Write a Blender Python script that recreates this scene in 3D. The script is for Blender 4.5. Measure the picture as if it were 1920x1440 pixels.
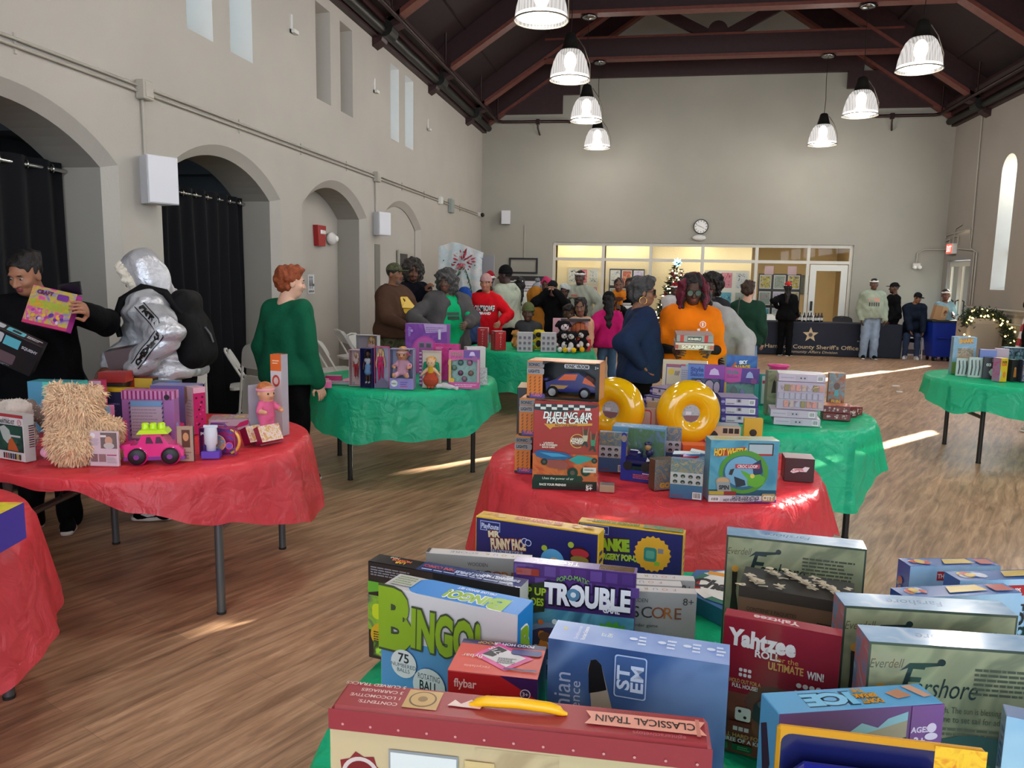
import bpy, bmesh, math, random
import numpy as np
from mathutils import Vector, Matrix
for _o in list(bpy.data.objects): bpy.data.objects.remove(_o)
SC = bpy.context.scene
COL = SC.collection
PI = math.pi
rnd = random.Random(7)

# ------------------------------------------------------------------ camera
cam_d = bpy.data.cameras.new('camera'); cam = bpy.data.objects.new('camera', cam_d); COL.objects.link(cam)
cam_d.sensor_width = 36.0; cam_d.lens = 36.0 * 1442 / 1920; cam_d.clip_start = .02; cam_d.clip_end = 200
_yaw, _pit, _rol = -0.172577, 0.139739, 0.01809
_f = Vector((math.sin(_yaw)*math.cos(_pit), math.cos(_yaw)*math.cos(_pit), -math.sin(_pit)))
_r = Vector((math.cos(_yaw), -math.sin(_yaw), 0)); _u = _r.cross(_f)
_r, _u = math.cos(_rol)*_r + math.sin(_rol)*_u, -math.sin(_rol)*_r + math.cos(_rol)*_u
cam.matrix_world = Matrix(((_r.x,_u.x,-_f.x,0),(_r.y,_u.y,-_f.y,0),(_r.z,_u.z,-_f.z,1.62),(0,0,0,1)))
SC.camera = cam

# ------------------------------------------------------------------ sky, sun, added fill lights, exposure
w = bpy.data.worlds.new('world'); SC.world = w; w.use_nodes = True
_bg = w.node_tree.nodes['Background']; _bg.inputs['Color'].default_value = (.62,.78,1,1); _bg.inputs['Strength'].default_value = 2.6
sun_d = bpy.data.lights.new('sun', 'SUN'); sun = bpy.data.objects.new('sun', sun_d); COL.objects.link(sun)
sun_d.energy = 80; sun_d.angle = math.radians(.6); sun_d.color = (1, .93, .8)
sun.rotation_euler = Vector((-.65*.958, -.76*.958, -.285)).to_track_quat('-Z', 'Y').to_euler()
def fill_light(name, loc, size, aim, power, color=(.86, .93, 1)):
    d = bpy.data.lights.new(name,'AREA'); d.shape = 'RECTANGLE'; d.size,d.size_y = size; d.energy = power; d.color = color
    o = bpy.data.objects.new(name, d); COL.objects.link(o); o.location = loc
    o.rotation_euler = Vector(aim).to_track_quat('-Z', 'Z').to_euler()
    return o
fill_light('fill_behind_camera', (1.2, -5.7, 2.6), (8.5, 4.4), (0, 1, -.12), 330)  # added area fill behind the camera, its window is assumed
for _i, _y in enumerate((16.0, 13.08, 10.16, 7.24, 4.32, 1.4, -1.5)):
    fill_light('fill_right_wall', (6.40, _y, 2.8), (.44, 2.3), (-1, 0, -.1), 42)  # added area fills along the right wall, three where no window is cut
SC.view_settings.view_transform = 'Standard'; SC.view_settings.look = 'None'; SC.view_settings.gamma = 1
SC.view_settings.use_curve_mapping = False; SC.view_settings.exposure = 0.0
try:
    SC.cycles.use_denoising = True; SC.cycles.max_bounces = 7; SC.cycles.diffuse_bounces = 4; SC.cycles.glossy_bounces = 3
    SC.cycles.transparent_max_bounces = 14; SC.cycles.transmission_bounces = 4; SC.cycles.sample_clamp_indirect = 6; SC.cycles.caustics_reflective = False; SC.cycles.caustics_refractive = False
except Exception: pass

# ------------------------------------------------------------------ materials
def lin(c):
    if isinstance(c, str):
        c = c.lstrip('#'); c = [int(c[i:i+2], 16) for i in (0, 2, 4)]
    o = []
    for v in c[:3]:
        v = v/255.0; o.append(v/12.92 if v <= .04045 else ((v+.055)/1.055)**2.4)
    return (*o, 1)
MATS = {}
def M(name,col='#808080',rough=.5,metal=0.,spec=.5,coat=0.,emis=0.,alpha=1.,trans=0.,noise=None,bump=None,sheen=0.,sub=0.):
    """one plain procedural surface; noise=(scale, amount) varies the colour, bump=(scale, strength) the relief"""
    if name in MATS: return MATS[name]
    m = bpy.data.materials.new(name); m.use_nodes = True; nt = m.node_tree; b = nt.nodes['Principled BSDF']
    c = lin(col); b.inputs['Base Color'].default_value = c; b.inputs['Roughness'].default_value = rough
    b.inputs['Metallic'].default_value = metal; b.inputs['Specular IOR Level'].default_value = spec
    b.inputs['Coat Weight'].default_value = coat; b.inputs['Coat Roughness'].default_value = .08
    b.inputs['Alpha'].default_value = alpha; b.inputs['Transmission Weight'].default_value = trans
    if sheen: b.inputs['Sheen Weight'].default_value = sheen
    if emis: b.inputs['Emission Color'].default_value = c; b.inputs['Emission Strength'].default_value = emis
    if noise or bump:
        tc = nt.nodes.new('ShaderNodeTexCoord')
    if noise:
        n = nt.nodes.new('ShaderNodeTexNoise'); n.inputs['Scale'].default_value = noise[0]; n.inputs['Detail'].default_value = 4
        nt.links.new(tc.outputs['Object'], n.inputs['Vector'])
        r = nt.nodes.new('ShaderNodeMapRange'); r.inputs['From Min'].default_value = .3; r.inputs['From Max'].default_value = .7
        r.inputs['To Min'].default_value = 1-noise[1]; r.inputs['To Max'].default_value = 1+noise[1]
        nt.links.new(n.outputs['Fac'], r.inputs['Value'])
        x = nt.nodes.new('ShaderNodeMix'); x.data_type = 'RGBA'; x.blend_type = 'MULTIPLY'; x.inputs['Factor'].default_value = 1
        x.inputs['A'].default_value = c; nt.links.new(r.outputs['Result'],x.inputs['B']); nt.links.new(x.outputs['Result'],b.inputs['Base Color'])
    if bump:
        n = nt.nodes.new('ShaderNodeTexNoise'); n.inputs['Scale'].default_value = bump[0]; n.inputs['Detail'].default_value = 3
        nt.links.new(tc.outputs['Object'], n.inputs['Vector'])
        q = nt.nodes.new('ShaderNodeBump'); q.inputs['Strength'].default_value = bump[1]; q.inputs['Distance'].default_value = .02
        nt.links.new(n.outputs['Fac'],q.inputs['Height']); nt.links.new(q.outputs['Normal'],b.inputs['Normal'])
    MATS[name] = m; return m
def C(col, rough=.38, coat=.0, **k):
    """printed card of one ink colour"""
    key = 'ink_%s_%d%s' % (str(col).lstrip('#'), int(rough*100), '_c' if coat else '')
    return M(key, col, rough, coat=coat, **k)
def artmat(name, cols, scale=14, rough=.35, coat=.0, kind='noise', dist=1.5):
    """printed picture: a mottle of several inks"""
    if name in MATS: return MATS[name]
    m = bpy.data.materials.new(name); m.use_nodes = True; nt = m.node_tree; b = nt.nodes['Principled BSDF']
    b.inputs['Roughness'].default_value = rough; b.inputs['Coat Weight'].default_value = coat; b.inputs['Coat Roughness'].default_value = .08
    tc = nt.nodes.new('ShaderNodeTexCoord')
    if kind == 'noise':
        n = nt.nodes.new('ShaderNodeTexNoise'); n.inputs['Scale'].default_value = scale; n.inputs['Detail'].default_value = 3; n.inputs['Distortion'].default_value = dist; out = n.outputs['Fac']
    else:
        n = nt.nodes.new('ShaderNodeTexVoronoi'); n.inputs['Scale'].default_value = scale; out = n.outputs['Color']
    nt.links.new(tc.outputs['Object'], n.inputs['Vector'])
    r = nt.nodes.new('ShaderNodeValToRGB'); cr = r.color_ramp; cr.interpolation = 'CONSTANT' if kind != 'soft' else 'LINEAR'
    if kind == 'noise': cr.interpolation = 'EASE'
    lo, hi = (.3, .7) if kind == 'noise' else (.05, .95)
    while len(cr.elements) < len(cols): cr.elements.new(.5)
    for i, c in enumerate(cols):
        cr.elements[i].position = lo + (hi-lo)*i/max(1, len(cols)-1); cr.elements[i].color = lin(c)
    nt.links.new(out, r.inputs['Fac']); nt.links.new(r.outputs['Color'], b.inputs['Base Color'])
    MATS[name] = m; return m

# ------------------------------------------------------------------ objects
def tag(o, label=None, cat=None, group=None, kind=None):
    if label: o['label'] = label
    if cat: o['category'] = cat
    if group: o['group'] = group
    if kind: o['kind'] = kind
    return o
def thing(name, label, cat, loc=(0, 0, 0), rz=0., group=None):
    o = bpy.data.objects.new(name,None); COL.objects.link(o); o.location = loc; o.rotation_euler = (0,0,rz); o.empty_display_size = .1
    return tag(o, label, cat, group)
def mesh_obj(name, verts, faces, mats, midx=None, smooth=None, parent=None, loc=None, rz=0.):
    me = bpy.data.meshes.new(name); me.from_pydata([tuple(map(float,v)) for v in verts],[],[tuple(int(i) for i in f) for f in faces])
    for m in mats: me.materials.append(m)
    if midx is not None: me.polygons.foreach_set('material_index', list(map(int, midx)))
    if smooth is not None: me.polygons.foreach_set('use_smooth', [bool(s) for s in smooth])
    me.update(); me.validate()
    o = bpy.data.objects.new(name, me); COL.objects.link(o)
    if parent: o.parent = parent
    if loc is not None: o.location = loc
    if rz: o.rotation_euler = (0, 0, rz)
    return o
def copy_tree(o, parent=None):
    c = o.copy(); COL.objects.link(c)
    if parent: c.parent = parent
    for ch in [x for x in bpy.data.objects if x.parent == o]: copy_tree(ch, c)
    return c
def RZ(a): return Matrix.Rotation(a, 4, 'Z')
def TR(x, y, z): return Matrix.Translation((x, y, z))
def basis(z, up=(0, 0, 1)):
    z = Vector(z).normalized(); up = Vector(up)
    if abs(z.dot(up)) > .99: up = Vector((0, 1, 0))
    x = up.cross(z).normalized(); y = z.cross(x)
    return x, y, z
class MB:
    """collects shapes, links them as one mesh object"""
    def __init__(s): s.v = []; s.f = []; s.m = []; s.sm = []; s.mats = []; s.T = Matrix.Identity(4)
    def mi(s, m):
        if m not in s.mats: s.mats.append(m)
        return s.mats.index(m)
    def add(s, vs, fs, m, smooth=False):
        o = len(s.v); k = s.mi(m); T = s.T
        s.v += [tuple(T @ Vector(v)) for v in vs]
        s.f += [tuple(i+o for i in f) for f in fs]; s.m += [k]*len(fs); s.sm += [smooth]*len(fs)
        return s
    def box(s, c, size, m, R=None, bev=0.):
        hx, hy, hz = size[0]/2, size[1]/2, size[2]/2; c = Vector(c)
        if bev <= 0:
            vs = [Vector((x, y, z)) for z in (-hz, hz) for y in (-hy, hy) for x in (-hx, hx)]
            fs = [(0, 2, 3, 1), (4, 5, 7, 6), (0, 1, 5, 4), (2, 6, 7, 3), (0, 4, 6, 2), (1, 3, 7, 5)]
        else:
            b = min(bev, hx*.9, hy*.9, hz*.9); vs = []; idx = {}
            for sx in (-1, 1):
                for sy in (-1, 1):
                    for sz in (-1, 1):
                        for ax in range(3):
                            p = [sx*hx, sy*hy, sz*hz]
                            for k in range(3):
                                if k != ax: p[k] -= (sx, sy, sz)[k]*b
                            idx[(sx, sy, sz, ax)] = len(vs); vs.append(Vector(p))
            fs = []
            for ax in range(3):
                a, d = (ax+1) % 3, (ax+2) % 3
                for s_ in (-1, 1):
                    q = []
                    for (i, j) in ((-1, -1), (1, -1), (1, 1), (-1, 1)):
                        k = [0, 0, 0]; k[ax] = s_; k[a] = i; k[d] = j; q.append(idx[(*k, ax)])
                    fs.append(q if s_ > 0 else q[::-1])
            for ax in range(3):
                a, d = (ax+1) % 3, (ax+2) % 3
                for i in (-1, 1):
                    for j in (-1, 1):
                        def I(e, t):
                            k = [0, 0, 0]; k[ax] = e; k[a] = i; k[d] = j; return idx[(*k, t)]
                        q = [I(-1, a), I(1, a), I(1, d), I(-1, d)]
                        fs.append(q[::-1] if i*j > 0 else q)
            for sx in (-1, 1):
                for sy in (-1, 1):
                    for sz in (-1, 1):
                        q = [idx[(sx,sy,sz,k)] for k in range(3)]; fs.append(q if sx*sy*sz > 0 else q[::-1])
        if R is not None: vs = [R @ v for v in vs]
        return s.add([v+c for v in vs], fs, m)
    def bx(s, x0, x1, y0, y1, z0, z1, m, bev=0.):
        return s.box(((x0+x1)/2, (y0+y1)/2, (z0+z1)/2), (abs(x1-x0), abs(y1-y0), abs(z1-z0)), m, bev=bev)
    def beam(s, a, b, wd, ht, m, up=(0, 0, 1), bev=0.):
        a, b = Vector(a), Vector(b); x, y, z = basis(b-a, up)
        R = Matrix((x, y, z)).transposed()
        return s.box((a+b)/2, (wd, ht, (b-a).length), m, R=R, bev=bev)
    def tube(s, pts, r, m, n=8, closed=False, cap=True, smooth=True):
        pts = [Vector(p) for p in pts]; L = len(pts); rs = r if isinstance(r, (list, tuple)) else [r]*L
        vs = []; fs = []; px = None
        for i, p in enumerate(pts):
            if closed: t = pts[(i+1) % L]-pts[i-1]
            else: t = pts[min(i+1, L-1)]-pts[max(i-1, 0)]
            t.normalize()
            if px is None: px, py, _ = basis(t)
            else:
                px = (px - t*px.dot(t)); px = px.normalized() if px.length > 1e-6 else basis(t)[0]; py = t.cross(px)
            for k in range(n):
                a = 2*PI*k/n; vs.append(p + (px*math.cos(a)+py*math.sin(a))*rs[i])
        for i in range(L if closed else L-1):
            j = (i+1) % L
            for k in range(n): fs.append((i*n+k, i*n+(k+1) % n, j*n+(k+1) % n, j*n+k))
        s.add(vs, fs, m, smooth)
        if cap and not closed:
            s.add(vs[:n], [tuple(range(n))[::-1]], m); s.add(vs[-n:], [tuple(range(n))], m)
        return s
    def lathe(s, prof, m, n=24, c=(0, 0, 0), ax=(0, 0, 1), smooth=True, sc=(1, 1)):
        x, y, z = basis(ax); c = Vector(c); vs = []; fs = []
        for (r, h) in prof:
            for k in range(n):
                a = 2*PI*k/n; vs.append(c + x*r*sc[0]*math.cos(a)+y*r*sc[1]*math.sin(a)+z*h)
        for i in range(len(prof)-1):
            for k in range(n): fs.append((i*n+k, i*n+(k+1) % n, (i+1)*n+(k+1) % n, (i+1)*n+k))
        return s.add(vs, fs, m, smooth)
    def cyl(s, c, r, h, m, n=20, ax=(0, 0, 1)):
        return s.lathe([(0,-h/2),(r,-h/2),(r,-h/2),(r,h/2),(r,h/2),(0,h/2)],m,n,c,ax,smooth=False)
    def ball(s, c, r, m, n=12, R=None):
        r = r if isinstance(r, (list, tuple)) else (r, r, r); vs = []; fs = []; K = max(4, n*2//3)
        for i in range(K+1):
            t = PI*i/K
            for k in range(n):
                a = 2*PI*k/n; v = Vector((r[0]*math.sin(t)*math.cos(a),r[1]*math.sin(t)*math.sin(a),-r[2]*math.cos(t)))
                vs.append((R @ v if R is not None else v)+Vector(c))
        for i in range(K):
            for k in range(n): fs.append((i*n+k, i*n+(k+1) % n, (i+1)*n+(k+1) % n, (i+1)*n+k))
        return s.add(vs, fs, m, True)
    def torus(s, c, R0, r, m, ax=(0, 0, 1), n=24, k=8):
        x, y, z = basis(ax); c = Vector(c)
        return s.tube([c+(x*math.cos(2*PI*i/n)+y*math.sin(2*PI*i/n))*R0 for i in range(n)],r,m,k,closed=True)
    def prism(s, poly, x, y, n, org, th, m):
        """outline poly in the plane (x, y) at org, given thickness th along n"""
        x, y, n, org = Vector(x), Vector(y), Vector(n), Vector(org); L = len(poly)
        a = [org+x*p[0]+y*p[1] for p in poly]; b = [v+n*th for v in a]
        fs = [tuple(range(L))[::-1],tuple(range(L,2*L))]+[(i,(i+1) % L,L+(i+1) % L,L+i) for i in range(L)]
        return s.add(a+b, fs, m)
    def quad(s, a, b, c, d, m): return s.add([a, b, c, d], [(0, 1, 2, 3)], m)
    def build(s, name, parent=None, loc=None, rz=0.):
        return mesh_obj(name, s.v, s.f, s.mats, s.m, s.sm, parent, loc, rz)
def struct(o): o['kind'] = 'structure'; return o
# ================================================================== the hall
XL, XR, YB, YF = -4.12, 6.47, 18.85, -6.0
plaster = M('wall_plaster', '#b3aea5', .85, spec=.25, noise=(1.3, .035), bump=(60, .06))
plaster_shade = M('niche_plaster_shaded', '#98948b', .85, spec=.25, noise=(2, .03))  # darker copy of the wall plaster, shade inside the arches put into its colour
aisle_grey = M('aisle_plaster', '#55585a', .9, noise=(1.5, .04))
cream = M('cream_wall', '#ead9b0', .8, noise=(2, .03))
white_paint = M('white_paint', '#d9d8d2', .55, noise=(8, .02))
alu = M('painted_aluminium', '#cdc9bd', .45, metal=.1)
maroon = M('stained_timber', '#2c0f10', .5, noise=(9, .25), bump=(40, .1))
maroon_lit = M('stained_timber_lit', '#66352b', .42, noise=(12, .2))  # lighter timber tone paints the light caught along the beam edges
roofdeck = M('roof_deck_boards', '#1f0b0d', .7, noise=(5, .3))
blackmetal = M('black_metal', '#15140f', .45, metal=.2)
darkpipe = M('dark_pipe', '#2a1513', .4, metal=.3)
conduit_m = M('conduit_paint', '#a9a397', .5)

def floor_mat():
    m = bpy.data.materials.new('wood_look_vinyl'); m.use_nodes = True; nt = m.node_tree; b = nt.nodes['Principled BSDF']; L = nt.links.new
    tc = nt.nodes.new('ShaderNodeTexCoord'); mp = nt.nodes.new('ShaderNodeMapping'); mp.inputs['Rotation'].default_value = (0,0,math.radians(-64.5))
    L(tc.outputs['Object'], mp.inputs['Vector'])
    br = nt.nodes.new('ShaderNodeTexBrick'); br.inputs['Scale'].default_value = 1; br.inputs['Brick Width'].default_value = 1.2; br.inputs['Row Height'].default_value = .15
    br.inputs['Mortar Size'].default_value = .0012; br.inputs['Color1'].default_value = (.86,.86,.86,1); br.inputs['Color2'].default_value = (1.1,1.1,1.1,1); br.inputs['Mortar'].default_value = (.7,.7,.7,1)
    L(mp.outputs['Vector'], br.inputs['Vector'])
    st = nt.nodes.new('ShaderNodeMapping'); st.inputs['Scale'].default_value = (1.6,15,1); L(mp.outputs['Vector'],st.inputs['Vector'])
    n1 = nt.nodes.new('ShaderNodeTexNoise'); n1.inputs['Scale'].default_value = 1.5; n1.inputs['Detail'].default_value = 7; n1.inputs['Roughness'].default_value = .65; n1.inputs['Distortion'].default_value = .6
    L(st.outputs['Vector'], n1.inputs['Vector'])
    cr = nt.nodes.new('ShaderNodeValToRGB'); e = cr.color_ramp.elements
    e[0].position = .28; e[0].color = lin('#6f543f'); e[1].position = .74; e[1].color = lin('#d3b08f')
    k = e.new(.5); k.color = lin('#ac8769')
    L(n1.outputs['Fac'], cr.inputs['Fac'])
    n2 = nt.nodes.new('ShaderNodeTexNoise'); n2.inputs['Scale'].default_value = .8; n2.inputs['Detail'].default_value = 3; L(tc.outputs['Object'],n2.inputs['Vector'])
    r2 = nt.nodes.new('ShaderNodeMapRange'); r2.inputs['From Min'].default_value = .3; r2.inputs['From Max'].default_value = .7; r2.inputs['To Min'].default_value = .88; r2.inputs['To Max'].default_value = 1.1
    L(n2.outputs['Fac'], r2.inputs['Value'])
    x1 = nt.nodes.new('ShaderNodeMix'); x1.data_type = 'RGBA'; x1.blend_type = 'MULTIPLY'; x1.inputs['Factor'].default_value = 1
    L(cr.outputs['Color'], x1.inputs['A']); L(br.outputs['Color'], x1.inputs['B'])
    x2 = nt.nodes.new('ShaderNodeMix'); x2.data_type = 'RGBA'; x2.blend_type = 'MULTIPLY'; x2.inputs['Factor'].default_value = 1
    L(x1.outputs['Result'],x2.inputs['A']); L(r2.outputs['Result'],x2.inputs['B']); L(x2.outputs['Result'],b.inputs['Base Color'])
    rr = nt.nodes.new('ShaderNodeMapRange'); rr.inputs['To Min'].default_value = .3; rr.inputs['To Max'].default_value = .5; L(n1.outputs['Fac'],rr.inputs['Value']); L(rr.outputs['Result'],b.inputs['Roughness'])
    b.inputs['Specular IOR Level'].default_value = .45
    return m
mb = MB(); mb.quad((-8,YF,0),(XR+.6,YF,0),(XR+.6,22.4,0),(-8,22.4,0),floor_mat()); struct(mb.build('floor'))

def window_pane_mat():
    m = bpy.data.materials.new('clear_pane'); m.use_nodes = True; nt = m.node_tree; nt.nodes.clear()
    o = nt.nodes.new('ShaderNodeOutputMaterial'); t = nt.nodes.new('ShaderNodeBsdfTransparent'); g = nt.nodes.new('ShaderNodeBsdfGlossy'); g.inputs['Roughness'].default_value = .02
    t.inputs['Color'].default_value = (.95, .97, .96, 1)
    f = nt.nodes.new('ShaderNodeFresnel'); f.inputs['IOR'].default_value = 1.22; x = nt.nodes.new('ShaderNodeMixShader')
    nt.links.new(f.outputs['Fac'],x.inputs['Fac']); nt.links.new(t.outputs['BSDF'],x.inputs[1]); nt.links.new(g.outputs['BSDF'],x.inputs[2]); nt.links.new(x.outputs['Shader'],o.inputs['Surface'])
    return m
pane_m = window_pane_mat()
def thin_film(name, col, amt=.12, rough=.1, gloss=.35):
    """clear packing film: mostly see-through, a little tint and gloss"""
    if name in MATS: return MATS[name]
    m = bpy.data.materials.new(name); m.use_nodes = True; nt = m.node_tree; nt.nodes.clear(); L = nt.links.new
    o = nt.nodes.new('ShaderNodeOutputMaterial'); t = nt.nodes.new('ShaderNodeBsdfTransparent'); p = nt.nodes.new('ShaderNodeBsdfPrincipled')
    p.inputs['Base Color'].default_value = lin(col); p.inputs['Roughness'].default_value = rough; p.inputs['Specular IOR Level'].default_value = gloss*2
    x = nt.nodes.new('ShaderNodeMixShader'); x.inputs['Fac'].default_value = amt
    L(t.outputs['BSDF'],x.inputs[1]); L(p.outputs['BSDF'],x.inputs[2]); L(x.outputs['Shader'],o.inputs['Surface']); MATS[name] = m; return m

# ---- left wall: arches below, paired windows above
ARCH = [(.59, 2.75), (3.33, 5.55), (6.08, 8.26), (8.81, 10.97), (11.55, 13.73)]
WL = [(.9,1.33),(1.63,2.06),(3.72,4.15),(4.45,4.88),(6.56,6.98),(7.29,7.72),(9.28,9.72),(10.04,10.47),(12.05,12.47),(12.79,13.25)]
ZS, ZC, ZW0, ZW1, ZT = 2.42, 2.82, 3.74, 4.88, 5.5
def arch_z(y, a, b, zs=ZS, zc=ZC):
    h = (b-a)/2; k = zc-zs; R = (h*h+k*k)/(2*k); return zc-R+math.sqrt(max(0, R*R-(y-(a+b)/2)**2))
def arch_poly(a, b, n=20, ins=0.):
    a, b = a+ins, b-ins; zc = ZC-ins; zs = ZS-ins*.3
    return [(a, 0)]+[(a+(b-a)*i/n, arch_z(a+(b-a)*i/n, a, b, zs, zc)) for i in range(n+1)]+[(b, 0)]
mb = MB(); ZM = 3.0
def plaster_strip(y0, y1, z0, z1): mb.quad((XL, y0, z0), (XL, y1, z0), (XL, y1, z1), (XL, y0, z1), plaster)
cur = YF
for (a, b) in ARCH:
    plaster_strip(cur, a, 0, ZM); P = arch_poly(a, b)[1:-1]
    for p,q in zip(P,P[1:]): mb.add([(XL,p[0],p[1]),(XL,q[0],q[1]),(XL,q[0],ZM),(XL,p[0],ZM)],[(0,1,2,3)],plaster)
    cur = b
plaster_strip(cur, YB, 0, ZM); plaster_strip(YF, YB, ZM, ZW0); plaster_strip(YF, YB, ZW1, ZT)
cur = YF
for (a, b) in WL: plaster_strip(cur, a, ZW0, ZW1); cur = b
plaster_strip(cur, YB, ZW0, ZW1)
DEP = {0: .5, 1: .5, 2: .5, 3: .42, 4: .1}
for i, (a, b) in enumerate(ARCH):
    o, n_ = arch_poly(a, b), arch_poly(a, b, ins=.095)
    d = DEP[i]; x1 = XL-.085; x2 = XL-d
    for (A, B, xa, xb, m) in ((o, n_, XL, x1, plaster), (n_, n_, x1, x2, plaster_shade)):
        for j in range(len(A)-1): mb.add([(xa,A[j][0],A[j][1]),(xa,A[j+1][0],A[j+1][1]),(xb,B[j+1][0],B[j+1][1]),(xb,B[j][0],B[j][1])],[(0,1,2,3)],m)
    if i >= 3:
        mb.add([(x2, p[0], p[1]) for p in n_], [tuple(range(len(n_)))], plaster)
for i, (a, b) in enumerate(WL):
    xo = XL-.3; s = .05
    for (p, q) in (((a, ZW0), (b, ZW0)), ((b, ZW0), (b, ZW1)), ((b, ZW1), (a, ZW1)), ((a, ZW1), (a, ZW0))):
        f = lambda t: (a+s if t[0] == a else b-s, t[1]+(.06 if t[1] == ZW0 else -.03))
        p2, q2 = f(p), f(q)
        mb.add([(XL,*p),(XL,*q),(xo,*q2),(xo,*p2)],[(0,1,2,3)],white_paint if i not in (6,7) else plaster)
struct(mb.build('wall_left'))
sky_pane = M('sky_glow_pane', '#bfe2ff', .3, emis=1.25)  # pane itself glows sky blue in place of the sky behind it
fr_m = M('window_frame_paint', '#c9cbc4', .5)
for i, (a, b) in enumerate(WL):
    m = MB(); x = XL-.29
    for (y0,y1,z0,z1) in ((a+.05,a+.085,ZW0+.06,ZW1-.03),(b-.085,b-.05,ZW0+.06,ZW1-.03),((a+b)/2-.018,(a+b)/2+.018,ZW0+.06,ZW1-.03),(a+.05,b-.05,ZW0+.06,ZW0+.1),(a+.05,b-.05,ZW1-.08,ZW1-.03)):
        m.bx(x-.03, x+.012, y0, y1, z0, z1, fr_m)
    o = struct(m.build('window_%d' % (i+1)))
    p = MB(); p.quad((x-.01,a+.05,ZW0+.06),(x-.01,b-.05,ZW0+.06),(x-.01,b-.05,ZW1-.03),(x-.01,a+.05,ZW1-.03),sky_pane if i not in (6,7) else M('blacked_out_pane','#4c5568',.5)); p.build('pane',o)

# ---- side aisle seen through the first arches
mb = MB()
mb.quad((-7.2, YF, 0), (-7.2, 11, 0), (-7.2, 11, 3.4), (-7.2, YF, 3.4), aisle_grey)
mb.quad((-7.2, YF, 3.05), (-7.2, 11, 3.05), (XL-.45, 11, 3.05), (XL-.45, YF, 3.05), aisle_grey)
mb.quad((-7.2, 8.6, 0), (XL-.42, 8.6, 0), (XL-.42, 8.6, 3.05), (-7.2, 8.6, 3.05), aisle_grey)
for y in (3.0, 5.8, 8.5): mb.bx(-7.2, XL-.5, y-.12, y+.12, 2.72, 3.05, aisle_grey)
struct(mb.build('wall_aisle'))

# ---- right wall with lancets and the side door
LAN = [7.24, 10.16, 13.08, 16.0]; LZ0, LZ1, LH = 1.52, 4.02, .31
wr_m = M('wall_plaster_right', '#9d968d', .85, spec=.25, noise=(1.3, .035), bump=(60, .05))
mb = MB()
def qr(y0, y1, z0, z1, m=wr_m): mb.quad((XR, y0, z0), (XR, y1, z0), (XR, y1, z1), (XR, y0, z1), m)
def lancet(y, ins=0., n=12):
    h = LH-ins; zs = LZ1-LH; return [(y-h,LZ0+ins)]+[(y-h*math.cos(PI*i/n),zs+h*math.sin(PI*i/n)) for i in range(n+1)]+[(y+h,LZ0+ins)]
cur = YF; DY0, DY1, DZ = 17.28, 18.5, 2.12
for y in LAN:
    qr(cur, y-LH, 0, ZT); qr(y-LH, y+LH, 0, LZ0); P = lancet(y)[1:-1]
    for p,q in zip(P,P[1:]): mb.add([(XR,*p),(XR,*q),(XR,q[0],ZT),(XR,p[0],ZT)],[(0,1,2,3)],wr_m)
    A, B = lancet(y), lancet(y, .045)
    for j in range(len(A)): k = (j+1) % len(A); mb.add([(XR,*A[j]),(XR,*A[k]),(XR+.3,*B[k]),(XR+.3,*B[j])],[(0,1,2,3)],white_paint)
    cur = y+LH
qr(cur, DY0, 0, ZT); qr(DY0, DY1, DZ, ZT); qr(DY1, YB, 0, ZT)
struct(mb.build('wall_right'))
for i, y in enumerate(LAN):
    m = MB(); x = XR+.28; B = lancet(y, .045)
    m.tube([(x,*p) for p in B],.022,fr_m,6,closed=True); m.bx(x-.03,x+.02,y-LH+.04,y+LH-.04,2.18,2.25,fr_m)
    o = struct(m.build('window_%d' % (21+i)))
    p = MB(); p.add([(x+.01, *q) for q in B], [tuple(range(len(B)))], pane_m); p.build('pane', o)
# bright yard outside, seen through the lancets and the side door
yard = M('sunlit_yard_wall', '#dfe6ea', .9)
mb = MB(); mb.quad((XR+3.2,-2,0),(XR+3.2,24,0),(XR+3.2,24,1.9),(XR+3.2,-2,1.9),yard); mb.quad((XR+.6,-6,-.01),(XR+3.2,-6,-.01),(XR+3.2,24,-.01),(XR+.6,24,-.01),M('yard_paving','#c9c8c4',.9)); mb.bx(XR+.9,XR+1.1,15.7,18.2,0,3.75,M('sun_block','#e9eef2',.9)); mb.bx(XR+.9,XR+1.1,6.4,12.2,0,3.8,M('sun_block','#e9eef2',.9)); struct(mb.build('ground_outside'))  # tall pale slabs are added outside to stop low sun at three windows
m = MB(); dm = M('door_paint', '#8d8a86', .5)
for (y0, y1) in ((DY0-.09, DY0), (DY1, DY1+.09)): m.bx(XR-.03, XR+.12, y0, y1, 0, DZ+.09, dm)
m.bx(XR-.03, XR+.12, DY0, DY1, DZ, DZ+.09, dm)
o = struct(m.build('door_1'))
def leaf(y0, y1, name):
    q = MB(); s = .1
    q.bx(XR+.02,XR+.07,y0,y0+s,.02,DZ-.01,alu); q.bx(XR+.02,XR+.07,y1-s,y1,.02,DZ-.01,alu); q.bx(XR+.02,XR+.07,y0+s,y1-s,DZ-.13,DZ-.01,alu); q.bx(XR+.02,XR+.07,y0+s,y1-s,.02,.24,alu)
    d = q.build('door_leaf',o); g = MB(); g.quad((XR+.045,y0+s,.24),(XR+.045,y1-s,.24),(XR+.045,y1-s,DZ-.13),(XR+.045,y0+s,DZ-.13),pane_m); g.build('pane',d)
    h = MB(); h.tube([(XR+.02,y1-.05,.95),(XR-.04,y1-.05,.98),(XR-.04,y1-.05,1.25),(XR+.02,y1-.05,1.28)],.014,blackmetal); h.build('handle',d)
leaf(DY0, (DY0+DY1)/2, 'a'); leaf((DY0+DY1)/2, DY1, 'b')

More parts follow.
